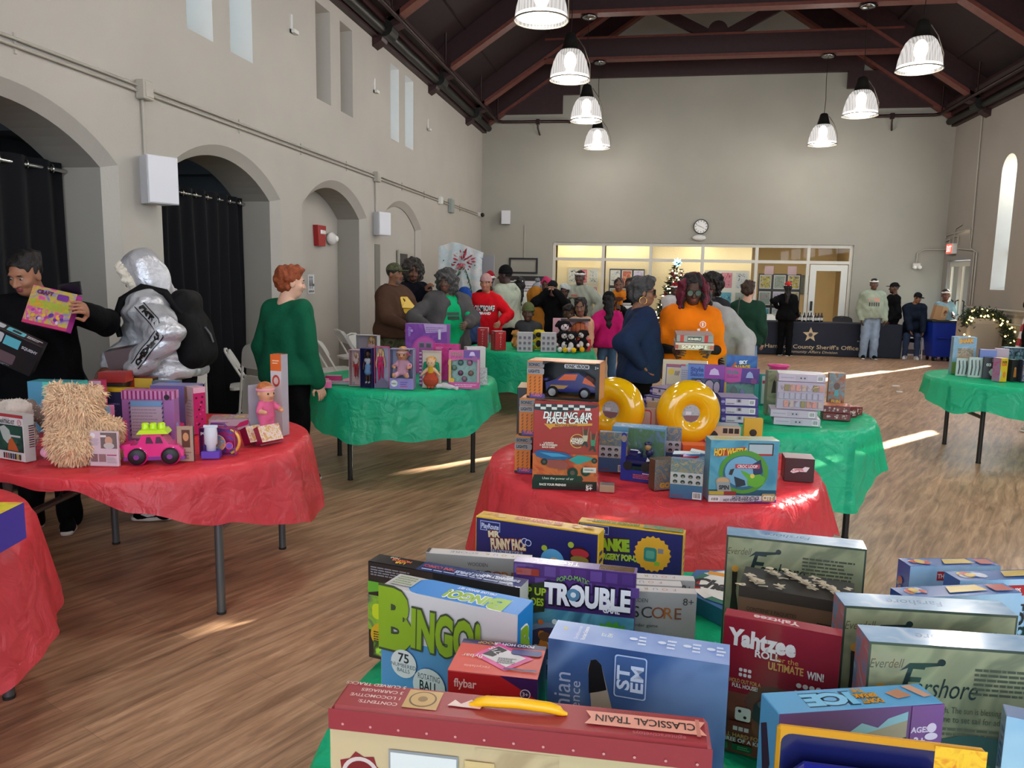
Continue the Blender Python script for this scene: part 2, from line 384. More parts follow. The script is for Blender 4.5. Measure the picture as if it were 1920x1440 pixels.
# ---- back wall, glazed office front
GX0, GX1, GZ = -2.34, 4.56, 2.45
mb = MB()
bk_m = M('wall_plaster_back', '#a19e93', .85, spec=.25, noise=(1.1, .04), bump=(60, .05))
def qb(x0, x1, z0, z1): mb.quad((x0, YB, z0), (x1, YB, z0), (x1, YB, z1), (x0, YB, z1), bk_m)
qb(XL, GX0, 0, 9.2); qb(GX0, GX1, GZ, 9.2); qb(GX1, XR, 0, 9.2)
for (x0,x1,z0,z1) in ((GX0,GX0,0,GZ),(GX1,GX1,0,GZ)): mb.quad((x0,YB,z0),(x1,YB+.25,z0),(x1,YB+.25,z1),(x0,YB,z1),bk_m)
mb.quad((GX0, YB, GZ), (GX1, YB, GZ), (GX1, YB+.25, GZ), (GX0, YB+.25, GZ), bk_m)
struct(mb.build('wall_back'))
m = MB(); MUL = [GX0+.03, -1.12, .01, 1.22, 2.45, 3.6, GX1-.03]; yg = YB+.1
for x in MUL: m.bx(x-.035, x+.035, yg-.04, yg+.04, 0, GZ, alu)
for z in (GZ-.04, 2.05): m.bx(GX0, GX1, yg-.038, yg+.038, z-.035, z+.035, alu)
m.bx(GX0, 3.6, yg-.038, yg+.038, .0, .12, alu); m.bx(GX0, 3.6, yg-.036, yg+.036, .78, .84, alu)
gl = struct(m.build('window_30'))
for x0, x1 in zip(MUL, MUL[1:]):
    p = MB()
    for (z0, z1) in ((.84, 2.02), (2.085, GZ-.08), (.12, .78)):
        if x0 > 3.5 and z1 < 2.05: continue
        p.quad((x0+.035, yg, z0), (x1-.035, yg, z0), (x1-.035, yg, z1), (x0+.035, yg, z1), pane_m)
    p.build('pane', gl)
m = MB(); wl = M('white_door_paint', '#dcdcd4', .45)
for (x0,x1,z0,z1) in ((3.66,3.8,.02,2.0),(4.34,4.48,.02,2.0),(3.8,4.34,1.86,2.0),(3.8,4.34,.02,.26)): m.bx(x0,x1,yg-.025,yg+.025,z0,z1,wl)
d = struct(m.build('door_2')); p = MB(); p.quad((3.8,yg,.26),(4.34,yg,.26),(4.34,yg,1.86),(3.8,yg,1.86),pane_m); p.build('pane',d)
p = MB(); p.box((3.73, yg-.05, 1.05), (.05, .05, .22), blackmetal, bev=.01); p.build('handle', d)
# the room behind the glass
mb = MB(); tan = M('office_wall', '#b9a279', .85, noise=(2, .03))
yo = 22.2
mb.quad((GX0-.6, yo, 0), (GX1+.8, yo, 0), (GX1+.8, yo, 3), (GX0-.6, yo, 3), tan)
mb.quad((GX0-.3,YB+.25,0),(GX0-.3,yo,0),(GX0-.3,yo,3),(GX0-.3,YB+.25,3),cream); mb.quad((GX1+.4,YB+.25,0),(GX1+.4,yo,0),(GX1+.4,yo,3),(GX1+.4,YB+.25,3),tan)
struct(mb.build('wall_office'))
mb = MB(); mb.quad((GX0-.6,YB+.25,2.75),(GX1+.8,YB+.25,2.75),(GX1+.8,yo,2.75),(GX0-.6,yo,2.75),M('office_ceiling_tile','#cfc6b0',.9)); struct(mb.build('ceiling_office'))
mb = MB()
for (x0, x1) in ((GX0+.05, -1.15), (-1.08, -.02)): mb.bx(x0, x1, YB+.62, YB+.72, 0, 2.75, cream)
mb.bx(.05, 2.45, YB+.95, YB+1.05, 0, 2.75, cream)
struct(mb.build('wall_partition'))
tube_m = M('fluorescent_tube', '#fff6e0', .4, emis=5)
for i, (x, y) in enumerate(((3.0, 19.9), (3.9, 19.9), (4.55, 19.9), (1.2, 19.4), (-.6, 19.2), (-1.8, 19.2))):
    m = MB(); m.bx(x-.06,x+.06,y-.5 if y > 19.5 else y-.12,y+.5 if y > 19.5 else y+.12,2.69,2.745,tube_m)
    o = m.build('ceiling_light'); tag(o,'long fluorescent ceiling light inside the glazed office, %s' % ('above the door opening','beside the right mullion','nearest the right side wall','above the display boards','above the dark picture board','above the leftmost picture board')[i],'light','office ceiling lights')
    ld = bpy.data.lights.new('office_glow','AREA'); ld.shape = 'RECTANGLE'; ld.size,ld.size_y = .3,.5; ld.energy = 4.5; ld.color = (1,.86,.6)
    lo = bpy.data.objects.new('office_glow',ld); COL.objects.link(lo); lo.parent = o; lo.location = (x,y,2.66)

# ---- hall end behind the camera: unseen end wall, a wide opening added to let sky light in
mb = MB()
for (x0,x1,z0,z1) in ((XL,-3.2,0,9.2),(5.6,XR,0,9.2),(-3.2,5.6,5,9.2)): mb.quad((x0,YF,z0),(x1,YF,z0),(x1,YF,z1),(x0,YF,z1),plaster)
struct(mb.build('wall_front'))

# ---- roof
RX = (XL+XR)/2; EZ = 5.42; SL = .66
def rz(x): return EZ+SL*(min(x-XL, XR-x))
mb = MB()
mb.quad((XL-.3, YF, EZ+.1-.2), (XL-.3, YB, EZ+.1-.2), (RX, YB, rz(RX)+.3), (RX, YF, rz(RX)+.3), roofdeck)
mb.quad((XR+.3, YF, EZ+.1-.2), (XR+.3, YB, EZ+.1-.2), (RX, YB, rz(RX)+.3), (RX, YF, rz(RX)+.3), roofdeck)
for sgn in (-1, 1):
    for k in range(4):
        xx = RX+sgn*(1.2+k*1.15); zz = rz(xx)+.22; mb.beam((xx, YF, zz), (xx, YB, zz), .1, .16, roofdeck)
struct(mb.build('ceiling'))
TRY = [-3.24, -.32, 2.6, 5.52, 8.44, 11.36, 14.27, 17.19, 18.7]
for i, y in enumerate(TRY):
    m = MB(); last = y > 18; w_ = .16
    for s in (-1, 1):
        xe = XL+.05 if s < 0 else XR-.05; a = Vector((xe,y,EZ+.0)); b = Vector((RX,y,rz(RX)-.02)); n = (b-a)
        m.beam(a, b, .18 if not last else .1, .4, maroon, up=(0, 1, 0)) if False else None
        x, yy, z = basis(n, (0, 1, 0)); R = Matrix((x, yy, z)).transposed()
        m.box((a+b)/2,(.42,w_,n.length),maroon,R=R); m.box((a+b)/2-x*.0+Vector((0,0,-.3)),(.06,w_+.08,n.length),maroon_lit,R=R)
        # lower knee brace stepping down to the wall
        xk = xe-s*.0; m.bx(min(xe,xe-s*1.9),max(xe,xe-s*1.9),y-.06,y+.06,5.42,5.85,maroon) if last else None
        if last: m.bx(min(xe-s*.8, xe-s*2.3), max(xe-s*.8, xe-s*2.3), y-.05, y+.05, 5.84, 6.2, maroon)
    if not last:
        m.bx(-2.4,4.75,y-.085,y+.085,6.22,6.62,maroon); m.bx(-2.4,4.75,y-.12,y+.12,6.17,6.225,maroon_lit); m.bx(-2.4,4.75,y-.1,y+.1,6.6,6.64,maroon_lit)
        m.cyl((RX, y, 6.68), .2, .16, maroon, 20, (0, 1, 0))
        for s in (-1, 1): m.beam((RX+s*.15, y, 6.6), (RX+s*1.9, y, 7.5), .12, .2, maroon)
    else:
        m.bx(-1.72, 4.42, y-.06, y+.06, 6.2, 6.75, maroon)
    struct(m.build('trim_%d' % (40+i)))
    if not last:
        for s in (-1, 1):
            m = MB(); xe = XL if s < 0 else XR
            m.prism([(0,4.9),(.14,4.98),(.2,5.12),(.42,5.2),(.42,5.45),(0,5.45)],(-s,0,0),(0,0,1),(0,1,0),(xe,y-.12,0),.24,maroon)
            m.cyl((xe-s*.2,y,5.14),.12,.3,blackmetal,14,(0,1,0)); struct(m.build('trim_%d' % (60+i*2+(s > 0))))
for s in (-1, 1):
    m = MB(); xe = XL if s < 0 else XR
    m.bx(xe,xe-s*.1,YF,YB,5.02,5.2,maroon); m.bx(xe,xe-s*.22,YF,YB,5.2,5.3,maroon); m.bx(xe,xe-s*.34,YF,YB,5.3,5.42,M('cornice_grey','#3a302d',.5)); m.bx(xe,xe-s*.3,YF,YB,5.42,5.5,maroon)
    m.tube([(xe-s*.16, YF, 5.12), (xe-s*.16, YB-.05, 5.12)], .075, blackmetal, 10)
    struct(m.build('trim_%d' % (80+(s > 0))))
    m = MB(); xp = xe-s*.42
    pts = [(xp,YF,5.25),(xp,18.6,5.25),(xp-s*.1,18.7,5.25),(-2.05 if s < 0 else 4.35,18.7,5.24),(-2.0 if s < 0 else 4.3,18.78,5.24)]
    m.tube(pts, .035, darkpipe, 8); xb = -2.75 if s < 0 else 5.1
    m.tube([(xb,18.7,5.3),(xb,18.7,5.1),(xb+.04,18.8,4.95)],.02,darkpipe,6); m.bx(xb-.04,xb+.04,18.66,18.74,5.18,5.3,darkpipe)
    for y in (8.0,10.9,13.8,16.7,18.55): m.tube([(xp,y,5.25),(xp,y,6.1+.0),(xp-s*.5,y,6.35)],.016,darkpipe,6)
    tag(m.build('sprinkler_pipe'),'dark sprinkler pipe running along the %s eave and onto the back wall' % ('left' if s < 0 else 'right'),'pipe','sprinkler pipes')
# skirting
m = MB(); sk = M('rubber_skirting', '#3b3733', .6)
m.bx(XL,GX0,YB-.012,YB,0,.12,sk); m.bx(GX1,XR,YB-.012,YB,0,.12,sk); struct(m.build('baseboard_back'))
m = MB(); m.bx(XR-.012, XR, YF, DY0-.09, 0, .12, sk); struct(m.build('baseboard_right'))
m = MB(); c0 = YF
for (a, b) in ARCH[:]: m.bx(XL, XL+.012, c0, a, 0, .12, sk); c0 = b
m.bx(XL, XL+.012, c0, YB, 0, .12, sk); struct(m.build('baseboard_left'))
# niche doors under the third and fourth arch
m = MB(); m.bx(XL-.41,XL-.36,8.95,9.25,0,2.02,M('door_frame_grey','#6f6a62',.5)); m.bx(XL-.4,XL-.345,8.98,9.2,0,1.98,M('dark_corridor','#3b3833',.7)); struct(m.build('door_3'))
m = MB(); m.bx(XL-.08,XL-.05,12.6,13.25,0,2.02,M('door_frame_pale','#a9a597',.5)); m.bx(XL-.09,XL-.045,12.66,13.06,0,1.96,M('dark_corridor','#3b3833',.7)); struct(m.build('door_4'))
m = MB(); m.bx(XL-.005,XL+.012,11.28,11.5,0,2.06,M('recess_grey','#77746a',.7)); struct(m.build('door_5'))
# ================================================================== pendants
def shade_mat():
    m = bpy.data.materials.new('prismatic_acrylic'); m.use_nodes = True; nt = m.node_tree; nt.nodes.clear(); L = nt.links.new
    o = nt.nodes.new('ShaderNodeOutputMaterial'); t = nt.nodes.new('ShaderNodeBsdfTransparent'); e = nt.nodes.new('ShaderNodeEmission'); g = nt.nodes.new('ShaderNodeBsdfGlossy')
    e.inputs['Color'].default_value = (1,.96,.92,1); e.inputs['Strength'].default_value = 1.1; g.inputs['Roughness'].default_value = .15; t.inputs['Color'].default_value = (.75,.73,.73,1)
    wv = nt.nodes.new('ShaderNodeTexWave'); wv.inputs['Scale'].default_value = 9; wv.bands_direction = 'X'; tc = nt.nodes.new('ShaderNodeTexCoord'); L(tc.outputs['Object'],wv.inputs['Vector'])
    r = nt.nodes.new('ShaderNodeMapRange'); r.inputs['To Min'].default_value = .3; r.inputs['To Max'].default_value = .62; L(wv.outputs['Fac'],r.inputs['Value'])
    x = nt.nodes.new('ShaderNodeMixShader'); L(r.outputs['Result'],x.inputs['Fac']); L(t.outputs['BSDF'],x.inputs[1]); L(e.outputs['Emission'],x.inputs[2])
    y = nt.nodes.new('ShaderNodeMixShader'); y.inputs['Fac'].default_value = .06; L(x.outputs['Shader'],y.inputs[1]); L(g.outputs['BSDF'],y.inputs[2]); L(y.outputs['Shader'],o.inputs['Surface'])
    return m
shade_m = shade_mat(); bulb_m = M('hot_bulb','#fff4e4',.4,emis=14); cap_m = M('lamp_housing','#1d1c18',.45); rim_m = M('lamp_rim','#6b6459',.35,metal=.6)
LAMPW = 78
def pendant(x, y, zr, label):
    t = thing('pendant_lamp', label, 'lamp', (x, y, zr), 0, 'pendant lamps hanging from the trusses')
    m = MB(); m.lathe([(0,.62),(.05,.62),(.075,.6),(.1,.5),(.128,.4),(.15,.385),(.15,.37),(.12,.375)],cap_m,24); m.build('housing',t)
    m = MB(); m.lathe([(.145,.39),(.19,.34),(.232,.25),(.262,.14),(.278,.04),(.282,0)],shade_m,36); m.build('lamp_shade',t)
    m = MB(); m.torus((0, 0, 0), .284, .009, rim_m, n=36, k=6); m.build('rim', t)
    m = MB(); m.ball((0,0,.25),(.085,.085,.13),bulb_m,14); m.lathe([(0,.03),(.2,.03),(.265,.035),(.27,.045)],M('lamp_diffuser','#fff8ec',.4,emis=3.2),30); m.build('bulb',t)
    m = MB(); m.tube([(.1,0,.56),(.2,0,.42),(.285,0,.2),(.288,0,.01)],.007,rim_m,6); m.build('bracket',t)
    zt = 6.17-zr
    m = MB(); m.tube([(0,0,.62),(.012,0,.9),(-.006,0,1.3),(0,0,zt-.05)],.006,blackmetal,6); m.build('cord',t)
    m = MB(); m.lathe([(0,zt-.07),(.1,zt-.06),(.15,zt-.03),(.11,zt-.005),(.11,zt),(0,zt)],M('chrome_canopy','#8a8a88',.2,metal=1),20); m.build('canopy',t)
    d = bpy.data.lights.new('lamp_glow','POINT'); d.energy = LAMPW; d.shadow_soft_size = .2; d.color = (1,.96,.92)
    o = bpy.data.objects.new('lamp_glow', d); COL.objects.link(o); o.parent = t; o.location = (0, 0, -.06)
_pw = {17.19: 'farthest',14.27: 'second farthest',11.36: 'third from the back',8.44: 'fourth from the back'}
for y in (17.19, 14.27, 11.36, 8.44, 5.52, 2.6, -.32, -3.24):
    for x, zr, side in ((-1.23, 4.385, 'left'), (3.38, 4.4, 'right')):
        if y == 8.44 and side == 'left': zr = 4.28
        lb = 'lit glass bell pendant lamp, %s of the %s row' % (_pw[y],side) if y in _pw and not (y == 8.44 and side == 'right') else 'lit glass bell pendant lamp of the %s row, above the view' % side
        pendant(x, y, zr, lb)

# ================================================================== curtains in the first two arches
navy_cloth = M('navy_curtain','#07080e',.85,spec=.2,sheen=.04,noise=(3,.15)); chrome = M('chrome','#c8c8c4',.18,metal=1)
def curtain(y0, y1, x, z, label, n=9):
    t = thing('curtain', label, 'curtain', (x, y0, 0), 0, 'dark curtains in the arches')
    W = y1-y0; vs = []; fs = []; N = 150; K = 12
    for i in range(N+1):
        u = i/N
        for k in range(K+1):
            v = k/K; zz = z+.06-(z+.04)*v
            amp = .045*(.55+.6*v); ph = 2*PI*n*u+.5*math.sin(3*u+2*v)
            vs.append((amp*math.sin(ph)+.012*math.sin(11*u+5*v), u*W+.015*math.sin(2*ph)*v, zz))
    for i in range(N):
        for k in range(K): a = i*(K+1)+k; fs.append((a, a+1, a+K+2, a+K+1))
    mesh_obj('fabric', vs, fs, [navy_cloth], None, [True]*len(fs), t)
    m = MB(); m.tube([(0, -.03, z), (0, W+.03, z)], .016, chrome, 10); m.build('rod', t)
    for i in range(n):
        m = MB(); yy = (i+.5)/n*W; m.torus((.01,yy,z),.028,.007,chrome,ax=(.5,1,0),n=16,k=6); m.build('grommet',t)
curtain(3.45, 5.42, -4.5, 2.36, 'dark navy grommet curtain in the nearest arch, behind the woman in black', 8)
curtain(6.22, 8.12, -4.5, 2.36, 'dark navy grommet curtain in the arch right of the wall speaker', 9)

# ================================================================== things fixed to the walls
spk_m = M('speaker_white', '#cfcfd3', .5); spk_f = M('speaker_grille', '#dddde2', .6)
def speaker(loc, rz, label, s=1.):
    t = thing('wall_speaker', label, 'speaker', loc, rz, 'white wall speakers')
    m = MB(); P = [(-.13, 0), (.13, 0), (.115, .2), (-.06, .2)]
    m.prism([(-.13*s,.22*s),(.13*s,.22*s),(.1*s,.02),(-.1*s,.02)],(1,0,0),(0,1,0),(0,0,1),(0,0,-.19*s),.38*s,spk_m); m.build('cabinet',t)
    m = MB(); m.box((0, .226*s, 0), (.25*s, .016, .37*s), spk_f, bev=.004); m.build('grille', t)
    m = MB(); m.box((0, .012, 0), (.1, .022, .2), blackmetal); m.build('bracket', t)
speaker((XL, 5.93, 2.34), math.radians(-118), 'white wall speaker on the pier between the two curtains', 1.0)
speaker((XL,11.35,2.36),math.radians(-118),'white wall speaker on the pier by the grey jacketed woman and brown hoodie man',.9)
speaker((-3.48, YB, 3.02), PI, 'square pale speaker high on the back wall near the corner', .85)
m = MB()
for dz in (0, -.045): m.tube([(XL+.02, YF, 3.08+dz), (XL+.02, 18.5, 3.08+dz)], .012, conduit_m, 6)
for y in (1.9, 4.6, 7.4, 8.8, 10.2, 12.6, 13.9, 16.6): m.bx(XL, XL+.012, y-.01, y+.01, 2.99, 3.12, conduit_m)
tag(m.build('conduit'),'pair of painted conduits running the length of the left wall above the arches','conduit')
for (y,z,s,c,lb) in ((5.86,3.05,.13,conduit_m,'painted junction box on the conduits above the nearer wall speaker'),(11.3,3.05,.13,conduit_m,'painted junction box on the conduits above the second wall speaker'),(14.88,3.05,.12,white_paint,'small white box on the conduits above the fourth arch'),(15.72,3.02,.24,M('grey_box','#8d9690',.5),'larger grey electrical box at the far run of the left wall conduits')):
    m = MB(); m.box((XL+.045,y,z),(.08,s,s*1.15),c,bev=.008); m.bx(XL+.085,XL+.09,y-s*.36,y+s*.36,z-s*.42,z+s*.42,c); tag(m.build('junction_box'),lb,'electrical box','boxes on the conduits')
for (y,lb) in ((5.86,'thin conduit dropping to the nearer wall speaker'),(11.3,'thin conduit dropping to the second wall speaker')):
    m = MB(); m.tube([(XL+.02,y,3.0),(XL+.02,y,2.5)],.012,conduit_m,6); tag(m.build('conduit'),lb,'conduit')
m = MB(); m.tube([(-3.04,YB-.015,2.86),(-3.04,YB-.015,2.05)],.012,conduit_m,6); m.build('conduit'); tag(bpy.data.objects[-1] if False else m.build('conduit_drop'),'thin conduit below the square speaker on the back wall','conduit')
for o in [o for o in bpy.data.objects if o.name.startswith('conduit') and 'label' not in o]: bpy.data.objects.remove(o)
t = thing('security_camera', 'small white security camera in the far left corner', 'camera', (XL, 18.4, 3.06))
m = MB(); m.cyl((.04,0,0),.05,.08,white_paint,14,(1,0,0)); m.build('mount',t); m = MB(); m.ball((.12,0,-.01),.05,blackmetal,12); m.build('dome',t)
# fire strobe, emergency light, washroom sign in the third arch
xs = XL-.42
t = thing('fire_alarm','red fire alarm strobe inside the third arch','alarm',(xs,10.17,2.12)); red_pl = M('red_plastic','#9c1a1f',.4)
m = MB(); m.prism([(-.11,-.14),(.11,-.14),(.14,.14),(-.14,.14)],(0,1,0),(0,0,1),(1,0,0),(0,0,0),.07,red_pl); m.build('body',t)
m = MB(); m.box((.075,.02,.05),(.03,.14,.06),M('strobe_lens','#f2e9e4',.15,spec=.8),bev=.01); m.build('lens',t)
t = thing('emergency_light','white round emergency light beside the red alarm','light',(xs,10.55,2.1)); m = MB(); m.ball((.05,0,0),(.06,.13,.09),white_paint,16); m.build('body',t)
m = MB(); m.ball((.1, .05, 0), (.03, .045, .045), M('lamp_lens', '#f5f3ea', .1), 12); m.build('lens', t)
# hook brackets on the plaster between the window pairs
for i,(y,z,lb) in enumerate(((8.6,4.4,'small white L-shaped hook left of the dark window pair'),(11.3,4.36,'small white L-shaped hook right of the dark window pair'),(14.1,4.33,'small white L-shaped hook right of the far window pair'))):
    m = MB(); m.bx(XL,XL+.02,y-.02,y+.02,z-.1,z+.1,white_paint); m.bx(XL,XL+.06,y-.02,y+.09,z-.1,z-.06,white_paint); tag(m.build('wall_hook'),lb,'hook','hooks between the upper windows')
# clock and oval emergency light on the back wall
t = thing('wall_clock', 'round white wall clock above the glazed office', 'clock', (1.14, YB, 2.84))
m = MB(); m.lathe([(0,.005),(.16,.005),(.17,.05),(.155,.055),(.15,.03),(0,.03)],M('clock_rim','#3a3a3c',.4),36,ax=(0,-1,0)); m.build('case',t)
m = MB(); m.cyl((0, -.034, 0), .15, .004, M('clock_face', '#eceae4', .5), 36, (0, 1, 0))
for k in range(12):
    a = k*PI/6; m.box((.125*math.sin(a),-.038,.125*math.cos(a)),(.012,.003,.03),blackmetal,R=Matrix.Rotation(a,3,'Y'))
m.build('dial', t)
m = MB(); m.beam((0,-.042,0),(.085*math.sin(2.1),-.042,.085*math.cos(2.1)),.012,.004,blackmetal); m.beam((0,-.044,0),(-.12*math.sin(1.2),-.044,.12*math.cos(1.2)),.008,.004,blackmetal); m.build('hands',t)
t = thing('emergency_light','white oval emergency light below the wall clock','light',(1.11,YB,2.58)); m = MB(); m.ball((0,-.05,0),(.16,.06,.07),white_paint,18); m.build('body',t)
# exit sign and pipework by the side door
t = thing('exit_sign', 'lit red EXIT sign above the side door', 'sign', (XR, 18.3, 2.37), PI/2)
m = MB(); m.box((0, .05, 0), (.34, .1, .22), white_paint, bev=.006); m.build('housing', t)
m = MB(); m.box((0, .102, 0), (.31, .006, .19), M('exit_red', '#ff4a38', .4, emis=1.5)); m.build('panel', t)
EXIT_PARENT = t
def pipe(pts, r, lb, m_=conduit_m):
    m = MB(); m.tube(pts,r,m_,7); return tag(m.build('wall_pipe'),lb,'pipe','pipes around the side door')
x = XR-.025
pipe([(x,17.43,5.0),(x,17.36,2.7),(x,17.36,2.35),(x,17.14,2.28),(x,17.14,1.2)],.014,'long thin pipe dropping from the right eave past the side door')
pipe([(x,18.78,2.62),(x,18.78,2.68),(x,17.44,2.74),(x,17.44,2.5)],.016,'upper horizontal pipe loop above the exit sign')
pipe([(x,18.75,2.55),(x,18.5,2.58),(x,18.5,2.5)],.014,'short bent pipe just left of the exit sign top')
pipe([(x, 18.3, 2.49), (x, 18.25, 2.8), (x, 17.95, 2.86)], .012, 'bent pipe rising from the exit sign')
pipe([(x,18.05,2.44),(x,18.05,2.62),(x,18.35,2.64)],.014,'pipe between exit sign and upper pipe loop')
pipe([(5.9,YB-.03,2.06),(5.9,YB-.03,2.28),(6.02,YB-.03,2.36),(XR-.04,YB-.04,2.37),(XR-.03,18.55,2.37)],.016,'pipe arching from the back wall light to the exit sign')
pipe([(x,18.02,2.36),(x,17.2,2.3),(x,17.02,2.25),(x,17.02,1.2)],.014,'pipe from the exit sign down beside the side door')
t = thing('emergency_light','white emergency light at the end of the arched pipe on the back wall','light',(5.9,YB,2.0)); m = MB(); m.box((0,-.05,0),(.16,.1,.13),white_paint,bev=.02); m.build('body',t)
for s in (-1,1): m = MB(); m.ball((.05*s,-.12,-.03),.045,M('lamp_lens','#f5f3ea',.1),12); m.build('lens',t)
m = MB(); m.tube([(XR-.1,17.0,1.16),(XR-.1,12.6,1.16)],.02,conduit_m,8); m.tube([(XR-.1,16.4,.92),(XR-.1,12.6,.92)],.02,conduit_m,8)
for y in (16.9, 15, 13.1): m.tube([(XR, y, 1.16), (XR-.1, y, 1.16)], .012, conduit_m, 6)
tag(m.build('handrail'), 'painted double handrail along the right wall behind the garland', 'handrail')

# ================================================================== white folding chairs
chw = M('chair_white', '#e3e2dd', .4); chb = M('chair_black', '#1a1a1c', .45)
def rr_panel(m, w_, h_, c, x, y, n, th, mat, r=.06, arch=0.):
    pts = []
    for (cx,cy,a0) in ((w_/2-r,h_/2-r,0),(-w_/2+r,h_/2-r,PI/2),(-w_/2+r,-h_/2+r,PI),(w_/2-r,-h_/2+r,1.5*PI)):
        for k in range(5): a = a0+k*PI/8; pts.append((cx+r*math.cos(a), cy+r*math.sin(a)))
    m.prism(pts, x, y, n, c, th, mat)
def folding_chair(loc, rz, label, mat=chw, folded=False, tilt=0., group='white folding chairs'):
    t = thing('folding_chair', label, 'chair', loc, rz, group)
    if tilt: t.rotation_euler = (tilt, 0, rz)
    w_ = .2
    if not folded:
        f0, f1 = Vector((0, .24, .01)), Vector((0, -.24, .83))
        m = MB(); P = []
        up = [f0.lerp(f1, k) for k in (0, .3, .6, .9)]
        P = [Vector((-w_,*p.yz)) for p in up]+[Vector((-w_*.75,*f0.lerp(f1,.985).yz)),Vector((0,*f1.yz)),Vector((w_*.75,*f0.lerp(f1,.985).yz))]+[Vector((w_,*p.yz)) for p in up[::-1]]
        m.tube(P,.0125,mat,8); m.tube([(-w_,.19,.1),(w_,.19,.1)],.009,mat,6); m.build('front_frame',t)
        g0, g1 = Vector((0, -.26, .01)), Vector((0, .2, .44)); w2 = w_-.03
        m = MB()
        for s in (-1, 1): m.tube([(s*w2, *g0.yz), (s*w2, *g1.yz)], .0115, mat, 8)
        m.tube([(-w2, -.22, .05), (w2, -.22, .05)], .009, mat, 6); m.build('rear_frame', t)
        m = MB(); rr_panel(m,.4,.4,Vector((0,.0,.435)),(1,0,0),(0,1,.06),(0,-.06,1),.028,mat,.07); m.build('seat',t)
        d = (f1-f0).normalized(); n = Vector((0, d.z, -d.y))
        m = MB(); rr_panel(m,.43,.2,f0.lerp(f1,.86)-n*.0+n*.008,(1,0,0),d,n,.022,mat,.07); m.build('backrest',t)
    else:
        m = MB(); m.tube([(-w_,0,.01),(-w_,0,.8),(-w_*.8,0,.9),(0,0,.94),(w_*.8,0,.9),(w_,0,.8),(w_,0,.01)],.0125,mat,8); m.tube([(-w_,0,.1),(w_,0,.1)],.009,mat,6); m.build('front_frame',t)
        m = MB()
        for s in (-1, 1): m.tube([(s*(w_-.03), -.03, .03), (s*(w_-.03), -.02, .62)], .0115, mat, 8)
        m.build('rear_frame', t)
        m = MB(); rr_panel(m,.38,.4,Vector((0,-.012,.42)),(1,0,0),(0,0,1),(0,-1,0),.028,mat,.07); m.build('seat',t)
        m = MB(); rr_panel(m,.42,.22,Vector((0,.012,.8)),(1,0,0),(0,0,1),(0,-1,0),.022,mat,.08); m.build('backrest',t)
    return t
R_ = math.radians
folding_chair((-4.02,7.3,0),R_(-62),'white folding chair side-on, seat toward the redhead, just right of the black backpack')
folding_chair((-4.02, 7.92, 0), R_(-35), 'white folding chair partly behind the redhead, left side')
folding_chair((-3.72, 8.75, 0), R_(-50), 'white folding chair just right of the redhead')
folding_chair((-4.1, 10.35, 0), R_(-50), 'white folding chair inside the third arch behind the doll table')
folding_chair((-3.6, 9.6, 0), R_(-90), 'white folding chair beside the boxed blonde doll, seen edge-on')
folding_chair((-3.75, 11.6, 0), R_(-60), 'white folding chair mostly hidden behind the brown hoodie man')
folding_chair((-3.75,6.75,0),R_(150),'folded white chair standing behind the black backpack',folded=True,tilt=R_(6))
for i,lb in enumerate(('frontmost folded white chair leaning on the pier behind the silver jacket','second folded white chair leaning on the pier','third folded white chair leaning on the pier','rearmost folded white chair leaning on the pier')):
    folding_chair((-3.62-.095*i,5.5+.05*i,0),R_(-120),lb,folded=True,tilt=R_(0),group='folded chairs leaning on the pier')
for x,mt,lb in ((2.72,chw,'white folding chair behind the navy cloth table, near its left end'),(3.72,chw,'white folding chair behind the navy cloth table, below the white office door'),(4.4,chb,'black folding chair behind the navy cloth table, beside the man in jeans')):
    folding_chair((x, 18.56, 0), R_(180), lb, mt, group='chairs behind the navy cloth table')

